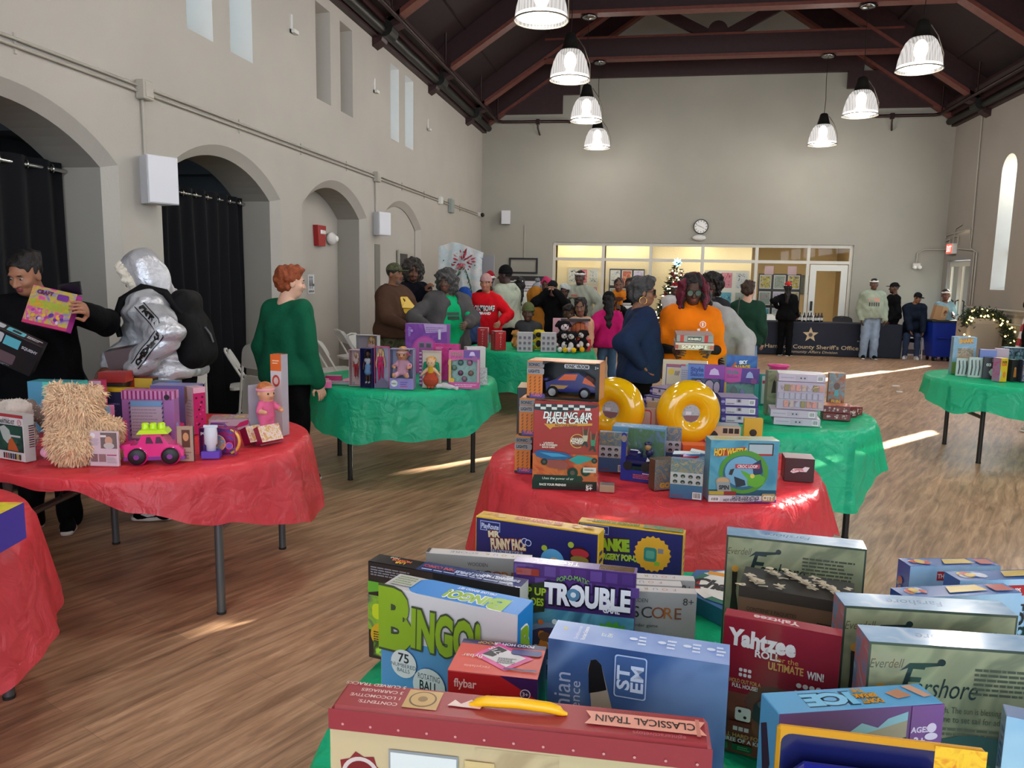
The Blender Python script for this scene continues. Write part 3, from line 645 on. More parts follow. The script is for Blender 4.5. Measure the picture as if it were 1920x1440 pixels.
# ================================================================== round folding tables with plastic cloths
steel = M('table_leg_grey','#5d6062',.4,metal=.5); steel_d = M('table_leg_dark','#2e2b29',.45,metal=.4); tabw = M('table_top_white','#d9d2c4',.5,noise=(6,.03))
def film(name, col, back, tr=.35):
    """thin tinted plastic sheet: part see-through, part glowing with the light behind it"""
    m = bpy.data.materials.new(name); m.use_nodes = True; nt = m.node_tree; nt.nodes.clear(); L = nt.links.new
    o = nt.nodes.new('ShaderNodeOutputMaterial'); p = nt.nodes.new('ShaderNodeBsdfPrincipled'); tl = nt.nodes.new('ShaderNodeBsdfTranslucent'); tp = nt.nodes.new('ShaderNodeBsdfTransparent')
    c = lin(col); p.inputs['Base Color'].default_value = c; p.inputs['Roughness'].default_value = .28; p.inputs['Specular IOR Level'].default_value = .5; tl.inputs['Color'].default_value = c; tp.inputs['Color'].default_value = lin(back)
    tc = nt.nodes.new('ShaderNodeTexCoord'); n = nt.nodes.new('ShaderNodeTexVoronoi'); n.feature = 'DISTANCE_TO_EDGE'; n.inputs['Scale'].default_value = 5; n.inputs['Randomness'].default_value = .9
    n2 = nt.nodes.new('ShaderNodeTexNoise'); n2.inputs['Scale'].default_value = 9; n2.inputs['Detail'].default_value = 4; n2.inputs['Distortion'].default_value = 1.2
    L(tc.outputs['Object'], n.inputs['Vector']); L(tc.outputs['Object'], n2.inputs['Vector'])
    ad = nt.nodes.new('ShaderNodeMath'); ad.operation = 'MULTIPLY_ADD'; ad.inputs[1].default_value = .8; L(n2.outputs['Fac'],ad.inputs[0]); L(n.outputs['Distance'],ad.inputs[2])
    q = nt.nodes.new('ShaderNodeBump'); q.inputs['Strength'].default_value = .7; q.inputs['Distance'].default_value = .035; L(ad.outputs['Value'],q.inputs['Height'])
    for s in (p, tl): L(q.outputs['Normal'], s.inputs['Normal'])
    a = nt.nodes.new('ShaderNodeMixShader'); a.inputs['Fac'].default_value = .4; L(p.outputs['BSDF'],a.inputs[1]); L(tl.outputs['BSDF'],a.inputs[2])
    b = nt.nodes.new('ShaderNodeMixShader'); b.inputs['Fac'].default_value = tr; L(a.outputs['Shader'],b.inputs[1]); L(tp.outputs['BSDF'],b.inputs[2]); L(b.outputs['Shader'],o.inputs['Surface'])
    return m
red_film = film('red_plastic_film','#ff5c68','#ff7a80',.22); green_film = film('green_plastic_film','#2fe0ac','#5fe8c0',.3)
TOPZ = .735
def round_table(x, y, R, rot, label, cloth_label, kind, leg_m, drop, seed, legdx=.5, legdy=.43, side_seed=0):
    t = thing('round_table', label, 'table', (x, y, 0), rot, 'round folding tables')
    m = MB(); m.lathe([(0,TOPZ-.045),(R-.015,TOPZ-.045),(R,TOPZ-.035),(R,TOPZ-.008),(R-.01,TOPZ),(0,TOPZ)],tabw,56); m.build('table_top',t)
    for sx in (-1, 1):
        m = MB(); xx = sx*legdx
        m.tube([(xx, -legdy, .42), (xx, legdy, .42)], .018, leg_m, 8); m.build('crossbar', t)
        m = MB(); m.tube([(xx, -legdy, TOPZ-.06), (xx, legdy, TOPZ-.06)], .016, leg_m, 8); m.build('rail', t)
        for k in (-.06, .06):
            m = MB(); m.tube([(xx,k,.42),(xx-sx*.03,k,.52),(xx-sx*.2,k*.6,.66),(xx-sx*.3,k*.6,TOPZ-.05)],.007,blackmetal,6); m.build('brace',t)
        for sy in (-1, 1):
            m = MB(); m.tube([(xx,sy*legdy,.012),(xx,sy*legdy,TOPZ-.045)],.02,leg_m,12); lg = m.build('leg',t)
            m = MB(); m.cyl((xx,sy*legdy,.006),.022,.012,M('rubber_foot','#161615',.7),12); m.build('rubber_foot',lg)
    # cloth
    r = random.Random(seed); N = 220; rows = 16; Rc = R+.008; vs = []; fs = []
    ph = [r.uniform(0, 6.28) for _ in range(6)]
    def rip(a): return .5*math.sin(5*a+ph[0])+.4*math.sin(9*a+ph[1])+.35*abs(math.sin(7*a+ph[2]))+.25*math.sin(17*a+ph[3])+.12*math.sin(41*a+ph[4])
    rad = [0, .25, .5, .75, .92, 1.0]
    for k in rad:
        for i in range(N):
            a = 2*PI*i/N; vs.append((Rc*k*math.cos(a),Rc*k*math.sin(a),TOPZ+.004+.0025*math.sin(7*a+9*k+ph[4])*(1 if 0 < k < 1 else 0)))
    for j in range(1, rows+1):
        s = j/rows
        for i in range(N):
            a = 2*PI*i/N; D = drop(a)*(1+.05*math.sin(6*a+ph[5])+.03*math.sin(13*a+ph[0])); z = TOPZ+.004-D*s
            fl = .012+.085*s*(D/.3)*.55+.035*s*rip(a)*min(1, D/.2)
            if s < .1: fl *= .5
            rr = Rc+fl; vs.append((rr*math.cos(a), rr*math.sin(a), z+.006*s*math.sin(15*a+ph[1])))
    nr = len(rad)+rows
    for j in range(nr-1):
        for i in range(N):
            k = (i+1) % N; q = (j*N+i, j*N+k, (j+1)*N+k, (j+1)*N+i)
            if j == 0: q = (0*N+i, (j+1)*N+k, (j+1)*N+i)
            fs.append(q[::-1] if j > 0 else q[::-1])
    o = mesh_obj('tablecloth',vs,fs,[red_film if kind == 'red' else green_film],None,[True]*len(fs),None,(x,y,0),0)
    tag(o, cloth_label, 'tablecloth', 'thin plastic tablecloths')
    return t
def sqdrop(half, R, rot, lo=.05, hi=.5):
    """hang of a square sheet laid over a round top"""
    def f(a):
        a2 = a-rot; m = max(abs(math.cos(a2)), abs(math.sin(a2))); return max(lo, min(hi, half/m-R))
    return f
def mixdrop(pts):
    """hang given at a few bearings (degrees), eased between"""
    P = sorted(pts); P = [(P[-1][0]-360, P[-1][1])]+P+[(P[0][0]+360, P[0][1])]
    def f(a):
        d = math.degrees(a) % 360
        for (a0, v0), (a1, v1) in zip(P, P[1:]):
            if a0 <= d <= a1: k = (d-a0)/(a1-a0); k = k*k*(3-2*k); return v0+(v1-v0)*k
        return .2
    return f
T7 = (.3,1.42); T1 = (-2.5,3.56); T2 = (-2.02,6.22); T3 = (-1.42,9.5); T4 = (.04,3.68); T5 = (.72,5.35); T6 = (3.5,7.92); T0 = (-2.76,1.86)
round_table(*T1,.76,R_(8),'round folding table with grey steel legs under the soft toys','thin red plastic cloth on the table of soft toys and dolls','red',steel,mixdrop([(15,.36),(40,.3),(90,.3),(180,.1),(200,.06),(250,.045),(278,.055),(300,.15),(325,.26),(350,.36)]),3,.5,.44)
round_table(*T2,.77,R_(28),'round folding table with thin dark legs under the row of dolls','thin green plastic cloth on the table with the row of boxed dolls','green',steel_d,mixdrop([(0,.26),(180,.3),(215,.22),(232,.34),(260,.36),(290,.38),(320,.34),(345,.24),(90,.2)]),5,.5,.43)
round_table(*T3,.76,R_(0),'round folding table beneath the red gift boxes, farthest of the middle tables','thin green plastic cloth under the red gift boxes and plush toys','green',steel_d,mixdrop([(0,.3),(270,.5),(320,.45),(220,.4),(90,.3)]),7)
round_table(*T4,.76,R_(-8),'round folding table in the centre under the racing car boxes','thin red plastic cloth on the central table with the racing car boxes','red',steel_d,mixdrop([(0,.28),(340,.2),(325,.22),(300,.36),(270,.4),(235,.42),(200,.45),(170,.45),(90,.3)]),11)
round_table(*T5,.76,R_(12),'round folding table under the stacks of purple craft boxes','thin green plastic cloth under the purple craft box stacks','green',steel_d,mixdrop([(0,.34),(20,.3),(335,.3),(315,.44),(290,.42),(250,.36),(200,.3),(170,.2),(90,.3)]),13)
round_table(*T6,.8,R_(0),'round folding table at the right with a braced pair of legs','thin green plastic cloth on the table by the blue bin','green',steel_d,mixdrop([(0,.3),(180,.18),(205,.26),(230,.24),(260,.3),(300,.32),(150,.16),(90,.2)]),17,.47,.415)
round_table(*T7,.88,R_(20),'round folding table in front, under the board games','thin green plastic cloth under the board games in front','green',steel_d,mixdrop([(0,.3),(180,.4),(90,.25),(270,.3)]),19,.55,.5)
round_table(*T0,.76,R_(8),'round folding table cut off at the lower left corner','thin red plastic cloth hanging at the lower left corner','red',steel,mixdrop([(0,.42),(20,.4),(330,.42),(300,.4),(60,.3),(180,.2)]),23)
# ================================================================== printed packages
_TC = {}
def glyphs(s, bold=0., shear=0., space=1.):
    """outline of a line of writing as flat triangles, baseline at 0, cap height 1"""
    k = (s, bold, shear, space)
    if k in _TC: return _TC[k]
    cu = bpy.data.curves.new('writing','FONT'); cu.body = s; cu.size = 1.0; cu.offset = bold; cu.shear = shear; cu.resolution_u = 3; cu.space_character = space
    o = bpy.data.objects.new('writing', cu); me = o.to_mesh()
    vs = [(v.co.x,v.co.y) for v in me.vertices]; fs = [tuple(p.vertices) for p in me.polygons]; o.to_mesh_clear()
    bpy.data.objects.remove(o); bpy.data.curves.remove(cu)
    if vs:
        x0 = min(v[0] for v in vs); x1 = max(v[0] for v in vs); vs = [((v[0]-x0)/.7,v[1]/.7) for v in vs]; W = (x1-x0)/.7
    else: W = 1
    _TC[k] = (vs, fs, W); return _TC[k]
FACES = {'front': ((-1,-1,-1),(1,0,0),(0,0,1),(0,-1,0)),'right': ((1,-1,-1),(0,1,0),(0,0,1),(1,0,0)),
         'back': ((1,1,-1),(-1,0,0),(0,0,1),(0,1,0)),'left': ((-1,1,-1),(0,-1,0),(0,0,1),(-1,0,0)),
         'top': ((-1, -1, 1), (1, 0, 0), (0, 1, 0), (0, 0, 1))}
class Face:
    """one side of a package; u, v run 0..1 over it"""
    LIFT = .00022
    def __init__(s,mb,org,U,V,n,W,H): s.mb,s.o,s.U,s.V,s.n,s.W,s.H,s.k = mb,Vector(org),Vector(U),Vector(V),Vector(n),W,H,0
    def pt(s, u, v): return s.o+s.U*(u*s.W)+s.V*(v*s.H)+s.n*(s.LIFT*s.k)
    def poly(s, pts, m):
        s.k += 1; s.mb.add([s.pt(*p) for p in pts],[tuple(range(len(pts)))],m if not isinstance(m,str) else C(m)); return s
    def rect(s, u0, v0, u1, v1, m, r=0.):
        if r <= 0: return s.poly([(u0, v0), (u1, v0), (u1, v1), (u0, v1)], m)
        ru, rv = r/s.W, r/s.H; P = []
        for (cu, cv, a0) in ((u1-ru, v1-rv, 0), (u0+ru, v1-rv, 1), (u0+ru, v0+rv, 2), (u1-ru, v0+rv, 3)):
            for k in range(5): a = (a0+k/4)*PI/2; P.append((cu+ru*math.cos(a), cv+rv*math.sin(a)))
        return s.poly(P, m)
    def ell(s, u, v, r, m, ry=None, n=24, rot=0.):
        ry = r if ry is None else ry; P = []
        for i in range(n):
            a = 2*PI*i/n; x,y = r*math.cos(a),ry*math.sin(a); P.append((u+(x*math.cos(rot)-y*math.sin(rot))/s.W,v+(x*math.sin(rot)+y*math.cos(rot))/s.H))
        return s.poly(P, m)
    def ring(s,u,v,r,th,m,m2,ry=None): s.ell(u,v,r,m,ry); return s.ell(u,v,r-th,m2,None if ry is None else ry-th)
    def star(s, u, v, r, m, n=12, k=.75, rot=0.):
        return s.poly([(u+(r if i % 2 == 0 else r*k)*math.cos(rot+PI*i/n)/s.W,v+(r if i % 2 == 0 else r*k)*math.sin(rot+PI*i/n)/s.H) for i in range(2*n)],m)
    def text(s,t,u,v,h,m,w=None,rot=0.,bold=.0,shear=0.,flip=False,al='c',out=None,ot=.035,space=1.,arc=0.):
        """writing centred at (u, v), cap height h and optional width w in metres"""
        if out is not None: s.text(t, u, v, h, out, w, rot, bold+ot, shear, flip, al, space=space, arc=arc)
        vs, fs, W = glyphs(t, bold, shear, space); s.k += 1; sx = h if w is None else w/W
        off = {'c': -.5*W,'l': 0,'r': -W}[al]; ca,sa = math.cos(rot),math.sin(rot); f = -1 if flip else 1; out_v = []
        for (x, y) in vs:
            X, Y = (x+off)*sx, (y-.5)*h
            if arc: Y += arc*h*(1-(2*X/(W*sx))**2)
            X, Y = X*f, Y*f
            out_v.append(s.o+s.U*(u*s.W+X*ca-Y*sa)+s.V*(v*s.H+X*sa+Y*ca)+s.n*(s.LIFT*s.k))
        s.mb.add(out_v, fs, m if not isinstance(m, str) else C(m)); return s
    def lines(s, u0, v0, u1, v1, n, m, seed=1, ragged=.25, fill=.5):
        """a block of print too small to read"""
        r = random.Random(seed); s.k += 1; vs = []; fs = []
        for i in range(n):
            vv = v1-(v1-v0)*(i+.5)/n; hh = (v1-v0)/n*fill/2; u = u0; ue = u1-(u1-u0)*ragged*r.random()
            while u < ue-.004:
                q = min(ue,u+(u1-u0)*r.uniform(.05,.16)); k = len(vs); vs += [s.pt(u,vv-hh),s.pt(q,vv-hh),s.pt(q,vv+hh),s.pt(u,vv+hh)]; fs.append((k,k+1,k+2,k+3)); u = q+(u1-u0)*.018
        s.mb.add(vs, fs, m if not isinstance(m, str) else C(m)); return s
    def blobs(s, u0, v0, u1, v1, cols, n, r0, r1, seed=1, squash=.7):
        r = random.Random(seed)
        for i in range(n):
            rr = r.uniform(r0, r1); mu, mv = rr/s.W, rr/s.H
            if u1-u0 < 2.05*mu or v1-v0 < 2.05*mv: continue
            s.ell(r.uniform(u0+mu,u1-mu),r.uniform(v0+mv,v1-mv),rr,cols[i % len(cols)],rr*r.uniform(squash,1),10,r.uniform(0,3))
        return s
    def barcode(s, u0, v0, u1, v1, seed=1):
        s.rect(u0,v0,u1,v1,'#e9e7e4'); r = random.Random(seed); s.k += 1; vs = []; fs = []; u = u0+(u1-u0)*.08
        while u < u1-(u1-u0)*.1:
            q = u+(u1-u0)*r.uniform(.012,.045); k = len(vs); vs += [s.pt(u,v0+(v1-v0)*.15),s.pt(q,v0+(v1-v0)*.15),s.pt(q,v0+(v1-v0)*.9),s.pt(u,v0+(v1-v0)*.9)]; fs.append((k,k+1,k+2,k+3)); u = q+(u1-u0)*r.uniform(.015,.04)
        s.mb.add(vs, fs, C('#1b1a1c')); return s
class Pack:
    """a carton: body colours per side, then print"""
    def __init__(s,name,label,cat,x,y,yaw,w_,d,h,col,z=None,tilt=(0,0),group=None,bev=.0015,sides=None,roll=None):
        s.name, s.label, s.cat, s.x, s.y, s.yaw, s.group, s.tilt = name, label, cat, x, y, yaw, group, tilt
        s.z = TOPZ+.008 if z is None else z; s.w, s.d, s.h = w_, d, h; s.mb = MB(); s.F = {}
        m = col if not isinstance(col, str) else C(col); s.mb.box((0, 0, h/2), (w_, d, h), m, bev=bev)
        for k, c in (sides or {}).items(): f = s.f(k); e = .0012; f.rect(e/f.W, e/f.H, 1-e/f.W, 1-e/f.H, c)
    def f(s, k):
        if k not in s.F:
            o, U, V, n = FACES[k]; W = s.w if abs(U[0]) else s.d; H = s.h if abs(V[2]) else s.d
            s.F[k] = Face(s.mb, (o[0]*s.w/2, o[1]*s.d/2, s.h/2+o[2]*s.h/2), U, V, n, W, H)
        return s.F[k]
    def done(s):
        o = s.mb.build(s.name,None,(s.x,s.y,s.z)); o.rotation_euler = (s.tilt[0],s.tilt[1],math.radians(s.yaw)); return tag(o,s.label,s.cat,s.group)
# ================================================================== board games on the near table
G_ = 'board games on the near table'
CY = dict(coat=.5)
def gl(c): return C(c, .22, .6)
# --- train set case
p = Pack('train_set_box','long red-lidded train set case with a yellow carry handle, nearest the viewer','boxed toy',-.157,.997,1.1,.527,.073,.27,'#9a3138',bev=.006,group=G_)
f = p.f('front'); f.rect(.0, 0, 1, .885, '#c2ad86')
f.rect(.003,.0,.33,.5,artmat('sepia_street',['#8d7a5c','#b29b74','#6b5442','#c9b590'],9)); f.rect(.62,.0,.997,.7,artmat('sepia_smoke',['#3d332c','#75655a','#b7ab9c','#4a3d35'],8)); f.rect(.4,.0,.62,.86,artmat('sepia_house',['#a88f6d','#c2ab85','#8c745c'],6))
f.star(.085,.63,.036,'#7d2026',8,.8,.2); f.ring(.085,.63,.028,.006,'#c9b8b2','#701319'); f.text('ALL ABOARD',.085,.63,.008,'#d9b7ad',.04); f.rect(.035,.5,.135,.54,'#b8a49e',.004); f.ell(.04,.5,.008,'#8e7f78'); f.ell(.13,.5,.008,'#8e7f78')
f.rect(.035, .0, .135, .42, '#4b3a30')
f.rect(.165,.44,.355,.8,'#8b8d90'); f.rect(.17,.455,.35,.785,'#d7d8d6'); f.ell(.26,.62,.041,'#2b2224',.02); f.ell(.26,.622,.036,'#d7d8d6',.016)
for u,w_,h_ in ((.2,.035,.05),(.235,.04,.045),(.285,.045,.05),(.32,.03,.055)): f.rect(u,.5,u+w_,.5+h_*1.9,'#3a2226',.003)
f.rect(.373,.43,.452,.79,'#cdb07c'); f.ring(.4125,.61,.019,.0025,'#5d4c2e','#cdb07c'); f.text('CREATE',.4125,.65,.0045,'#4a3b22'); f.text('MULTIPLE',.4125,.61,.0045,'#4a3b22'); f.text('LAYOUTS',.4125,.57,.0045,'#4a3b22')
f.rect(0, .885, 1, 1, '#8e2d35')
for k in range(13): f.ell(.04+k*.077, .92, .002, '#c98d88', n=8)
f = p.f('top')
for i,tx in enumerate(('CONTENTS:','1 LOCOMOTIVE','3 CARRIAGES','5 CURVED TRACKS')): f.text(tx,.175,.28+i*.2,.0075,'#e7cfc8',None,PI,al='l',bold=.01)
f.rect(.19,.2,.285,.85,'#c8a368'); f.ring(.2375,.53,.02,.0025,'#6d5430','#c8a368'); f.ell(.2375,.53,.007,'#8a6d3e')
f.poly([(.31, .4), (.325, .62), (.345, .5), (.37, .68), (.39, .5), (.41, .75), (.4, .38)], '#eac9c2')
f.poly([(.68,.28),(.99,.28),(.975,.5),(.99,.72),(.68,.72),(.695,.5)],'#e8a08c'); f.poly([(.965,.22),(.975,.22),(.975,.78),(.965,.78)],'#c77f6e'); f.text('CLASSICAL TRAIN',.835,.5,.016,'#2b1715',.135,PI,bold=.015); f.text('LITTLE LOCALS',.79,.78,.006,'#7a2a2a',rot=PI)
f.text('eginteractivetoys', .87, .12, .009, '#c9707a', .07, PI)
tr = p.done()
m = MB(); hy = M('handle_yellow', '#f0b313', .35); zt = .27
m.tube([(-.07,0,zt+.003),(-.063,0,zt+.004),(-.058,0,zt+.007),(-.045,0,zt+.01),(0,0,zt+.012),(.045,0,zt+.01),(.058,0,zt+.007),(.063,0,zt+.004),(.07,0,zt+.003)],[.002,.004,.0065,.0075,.0078,.0075,.0065,.004,.002],hy,12)
h = m.build('handle', tr); h['label'] = 'yellow plastic carry handle'
# --- bingo
p = Pack('bingo_box','white and blue bingo game box with big green lettering, behind the train set','boxed game',-.354,1.418,-14.3,.305,.074,.25,'#c6c2c4',group=G_)
f = p.f('front'); f.rect(.005,.0,.995,.45,'#4f87b5'); f.ell(.45,.44,.137,'#4f87b5',.035); f.rect(.005,.004,.62,.15,'#b8b9be'); f.blobs(.02,.02,.6,.12,['#5f8f45','#b34a3b','#7d9a56'],14,.004,.009,3)
f.text('B',.125,.755,.115,'#7d9c1e',.08,out='#33402a',ot=.03,bold=.06); f.text('INGO!',.5,.71,.075,'#7d9c1e',.155,out='#33402a',ot=.04,bold=.05,rot=-.02); f.text('DELUXE',.87,.61,.016,'#57442f',.058,bold=.02)
f.ell(.19,.39,.03,'#c9cccb'); f.text('75',.19,.44,.019,'#20242c',bold=.02); f.text('NUMBERED',.19,.375,.008,'#4c5864'); f.text('BALLS',.19,.335,.008,'#4c5864')
f.ell(.385,.255,.037,'#c3c8c8'); f.text('ROTATING',.385,.33,.012,'#3d4650',.05); f.text('BALL',.385,.255,.02,'#20242c',.042,bold=.02); f.text('SELECTOR',.385,.175,.012,'#3d4650',.052)
f.rect(.6, .02, .71, .4, '#1c4a86', .016); f.rect(.63, .02, .68, .37, '#123463', .007)
f = p.f('top'); f.rect(.27,0,1,1,'#1f86d6'); f.ell(.27,.5,.03,'#1f86d6',.0365); f.text('B',.82,.34,.045,'#8db51f',.042,PI,bold=.06,out='#ffffff',ot=.05); f.text('INGO!',.6,.36,.033,'#8db51f',.095,PI,bold=.05,out='#ffffff',ot=.05); f.text('DELUXE BINGO SET',.62,.82,.009,'#eef4fb',.085,PI,bold=.02)
f.rect(.03, .25, .2, .9, '#b9bcb4'); f.lines(.04, .3, .19, .85, 4, '#7c8c60', 4)
f = p.f('right'); f.rect(0,0,1,1,'#1f86d6'); f.text('B',.5,.72,.06,'#8db51f',.045,bold=.06,out='#ffffff',ot=.05); f.text('INGO',.5,.4,.04,'#8db51f',.06,PI/2,bold=.05)
p.done()
# --- dark slime style box behind bingo
p = Pack('slime_kit_box','black boxed kit with green drips, standing behind the bingo box','boxed toy',-.415,1.575,-11.9,.37,.05,.232,gl('#17161a'),group=G_)
f = p.f('front'); f.lines(.02,.86,.34,.96,4,'#77747a',5); f.poly([(.0,.68),(.2,.76),(.36,.78),(.36,.8),(.0,.8)],'#5b9a2a'); f.rect(.0,.3,.36,.66,artmat('slime_art',['#2b1c3d','#b5a313','#3a2a55','#7da626','#1c2b4f'],11,coat=.6)); f.rect(.03,.42,.15,.58,'#b9c31f',.012); f.ell(.1,.26,.03,'#c39a1b'); f.lines(.04,.2,.16,.3,4,'#3b2a08',6); f.rect(.04,.04,.12,.2,artmat('slime_pour',['#76b524','#2a3a1a','#9ed13a'],20,coat=.6)); f.text('+8',.14,.06,.012,'#e8e8e8')
f = p.f('top'); f.rect(.33,0,1,1,gl('#2b3f74')); f.text('MINI',.13,.8,.008,'#f0eadf',rot=PI); f.text('HORROR',.19,.6,.01,'#ef6a2a',.05,PI,bold=.03); f.text('LAB',.2,.35,.01,'#f2c02a',rot=PI,bold=.03); f.text('MINI COMICS',.45,.55,.013,'#c2323f',.075,PI,bold=.03); f.text('PAINT JUMBLES',.66,.45,.013,'#ccd6ef',.07,PI,bold=.03); f.text('SHIMMERINGLY NEAT',.85,.55,.013,'#dde5f6',.09,PI,bold=.03); f.lines(.36,.1,.98,.25,1,'#b9c5de',3)
p.f('right').rect(0, .0, 1, 1, gl('#e3e2e0')); p.f('right').text('O', .5, .62, .03, '#3b66ad', rot=PI/2)
p.done()
# --- four in a row boxes
def fourscore(x, y, yaw, label, full):
    p = Pack('wooden_game_box',label,'boxed game',x,y,yaw,.26,.03 if full else .035,.2,'#a9a7a5',group=G_)
    p.f('top').rect(0, 0, 1, 1, '#cfcac8'); f = p.f('top')
    for ch,u,c in (('F',.82,'#9c6f72'),('O',.74,'#b86b4c'),('U',.66,'#8b7fa0'),('R',.58,'#9a8a62')): f.text(ch,u,.5,.012,c,rot=PI)
    f.text('SCORE', .36, .5, .012, '#8d8794', .07, PI); f.rect(.0, .1, .03, .9, '#232023')
    f = p.f('front'); f.rect(.004,.004,.996,.996,'#9c9a98'); f.text('WOODEN',.5,.9,.009,'#3c3a3a',.05)
    for ch,u,c in (('F',.1,'#8d5a5d'),('O',.19,'#4b4a60'),('U',.28,'#6a6a52'),('R',.37,'#8d6a4a'),('S',.5,'#2f2b2d'),('C',.59,'#3f3a39'),('O',.685,'#8a4a30'),('R',.77,'#a35f28'),('E',.85,'#7d4a2d')): f.text(ch,u,.77,.026,c)
    f.text('8+',.93,.91,.016,'#3c3a3a'); f.text('your wooden four in order game',.38,.62,.007,'#4d4b4a',.16)
    for k in range(7): f.rect(.3+k*.042,.28,.332+k*.042,.5,('#d8cbb6','#a78a5e','#dccfb9','#8d7a5a')[k % 4])
    f.rect(.55,.25,.72,.3,'#2a2a2d'); f.rect(.77,.25,.95,.3,'#2a2a2d'); f.rect(.02,.72,.07,.9,'#8f8d90')
    p.done()
fourscore(-.383, 1.77, 1.5, 'grey wooden score game box standing behind the black slime kit', False)
fourscore(.0, 1.64, 5.3, 'front box of the three grey score games right of the purple game', True)
fourscore(-.03, 1.676, 5.3, 'middle box of the three grey score games, set back to the left', True)
fourscore(.0, 1.715, 4.5, 'rear box of the three grey score games', True)
# --- purple pop-o-matic game
p = Pack('trouble_game_box','purple boxed pop-up dice game with white TROUBLE lettering','boxed game',-.132,1.592,-3.1,.265,.034,.262,gl('#4a2f6b'),group=G_)
p.f('top').rect(0,0,1,1,gl('#8a76a8')); p.f('top').text('TROUBLE',.35,.5,.02,gl('#e6e2ec'),.1,PI); p.f('top').rect(.7,.1,.98,.9,gl('#6a4e2c'))
f = p.f('front'); f.rect(.004,.0,.996,.62,artmat('sewer_art',['#3e7fa0','#5a9cb4','#2c5a78','#78b2c2'],7,coat=.5))
for r in range(3):
    for k in range(8): f.rect(.01+k*.125+(r % 2)*.05,.9-r*.1,.115+k*.125+(r % 2)*.05-.012,.985-r*.1,gl(('#573a7c','#4e3372','#5f4386')[(k+r) % 3]))
f.poly([(.02,.8),(.28,.86),(.27,.6),(.13,.57),(.03,.62)],gl('#24301a')); f.text('POP UP',.15,.77,.016,gl('#9cb52c'),.07,bold=.04); f.text('HEROES',.15,.68,.016,gl('#9cb52c'),.06,bold=.04)
f.rect(.03, .9, .22, .96, gl('#8c2f24')); f.text('POP-O-MATIC', .5, .885, .011, gl('#7cbf45'), .07, arc=.8)
f.text('TROUBLE',.615,.77,.044,gl('#eceaf2'),.185,bold=.05,out=gl('#1c1730'),ot=.06); f.ell(.505,.775,.014,gl('#5a87a8')); f.ell(.505,.775,.006,gl('#dce4ec')); f.text('GAME',.815,.68,.013,gl('#eceaf2'),.036,bold=.03)
f.ell(.36, .3, .085, gl('#2a3550'), .055); f.ring(.36, .33, .08, .012, gl('#7e8fae'), gl('#41395c'), .05)
for k in range(16): a = 2*PI*k/16; f.ell(.36+.3*math.cos(a),.33+.2*math.sin(a),.006,gl(('#e8f0f4','#d9692b','#3b8fcf','#7cbf45')[k % 4]))
f.blobs(.18,.2,.56,.5,[gl('#7a4a2a'),gl('#3a6b35'),gl('#8d2f2a'),gl('#cfd8dc'),gl('#c9782c')],16,.006,.014,8)
f.star(.83,.45,.042,gl('#4d9a35'),14,.78); f.text('BUBBLE BATH',.83,.5,.008,gl('#163d12'),.045,bold=.03); f.lines(.73,.36,.93,.47,4,gl('#d6efc6'),7)
p.done()
# --- pogo hopper
p = Pack('pogo_hopper_box','small red and navy carton with a pink price sticker on top','boxed toy',-.235,1.262,0,.156,.118,.205,'#b51f26',group=G_)
f = p.f('top'); f.rect(0,0,1,1,'#d9412f'); f.rect(0,.86,1,1,'#2c2157'); f.text('POOP',.3,.93,.009,'#d9a13a',rot=PI,bold=.03); f.text('POGO HOPPER',.62,.93,.009,'#e9e4f0',.075,PI,bold=.03)
f.poly([(.45,.95),(.9,.55),(.62,.12),(.2,.52)],'#e0519a'); f.poly([(.45,.86),(.81,.55),(.62,.24),(.29,.53)],'#e6e2e4'); f.poly([(.45,.84),(.57,.74),(.43,.5),(.3,.55)],'#24252a'); f.lines(.5,.32,.72,.5,5,'#26262b',3); f.text('5715',.44,.68,.012,'#e6e2e4',rot=PI*.75,bold=.02)
f.rect(.62,.62,.97,.8,'#3a3f7c',.006); f.text('flybar',.2,.45,.012,'#f6d9d3',rot=PI); f.text('recyclable',.3,.15,.008,'#f4a49a',rot=PI); f.rect(.6,.16,.97,.2,'#2b2c6a')
f = p.f('front'); f.poly([(.58,1),(1,1),(1,.82)],'#3b1d55'); f.text('flybar',.2,.9,.015,'#eec7c2',.04,bold=.02); f.ring(.87,.86,.009,.0015,'#e9d9e4','#3b1d55'); f.text('3+',.87,.86,.007,'#e9d9e4',bold=.02)
f.rect(.12,.58,.88,.76,'#d9a9a6',.004); f.rect(.135,.595,.865,.745,'#20244f',.003); f.poly([(.4,.58),(.6,.58),(.57,.7),(.52,.78),(.5,.84),(.46,.77),(.43,.68)],'#4a2718'); f.ell(.47,.67,.005,'#e9e4df'); f.ell(.535,.67,.005,'#e9e4df'); f.text('POGO HOPPER',.5,.4,.02,'#e9e4f0',.12,bold=.04)
p.f('right').rect(0, 0, 1, 1, '#2c2157')
p.done()
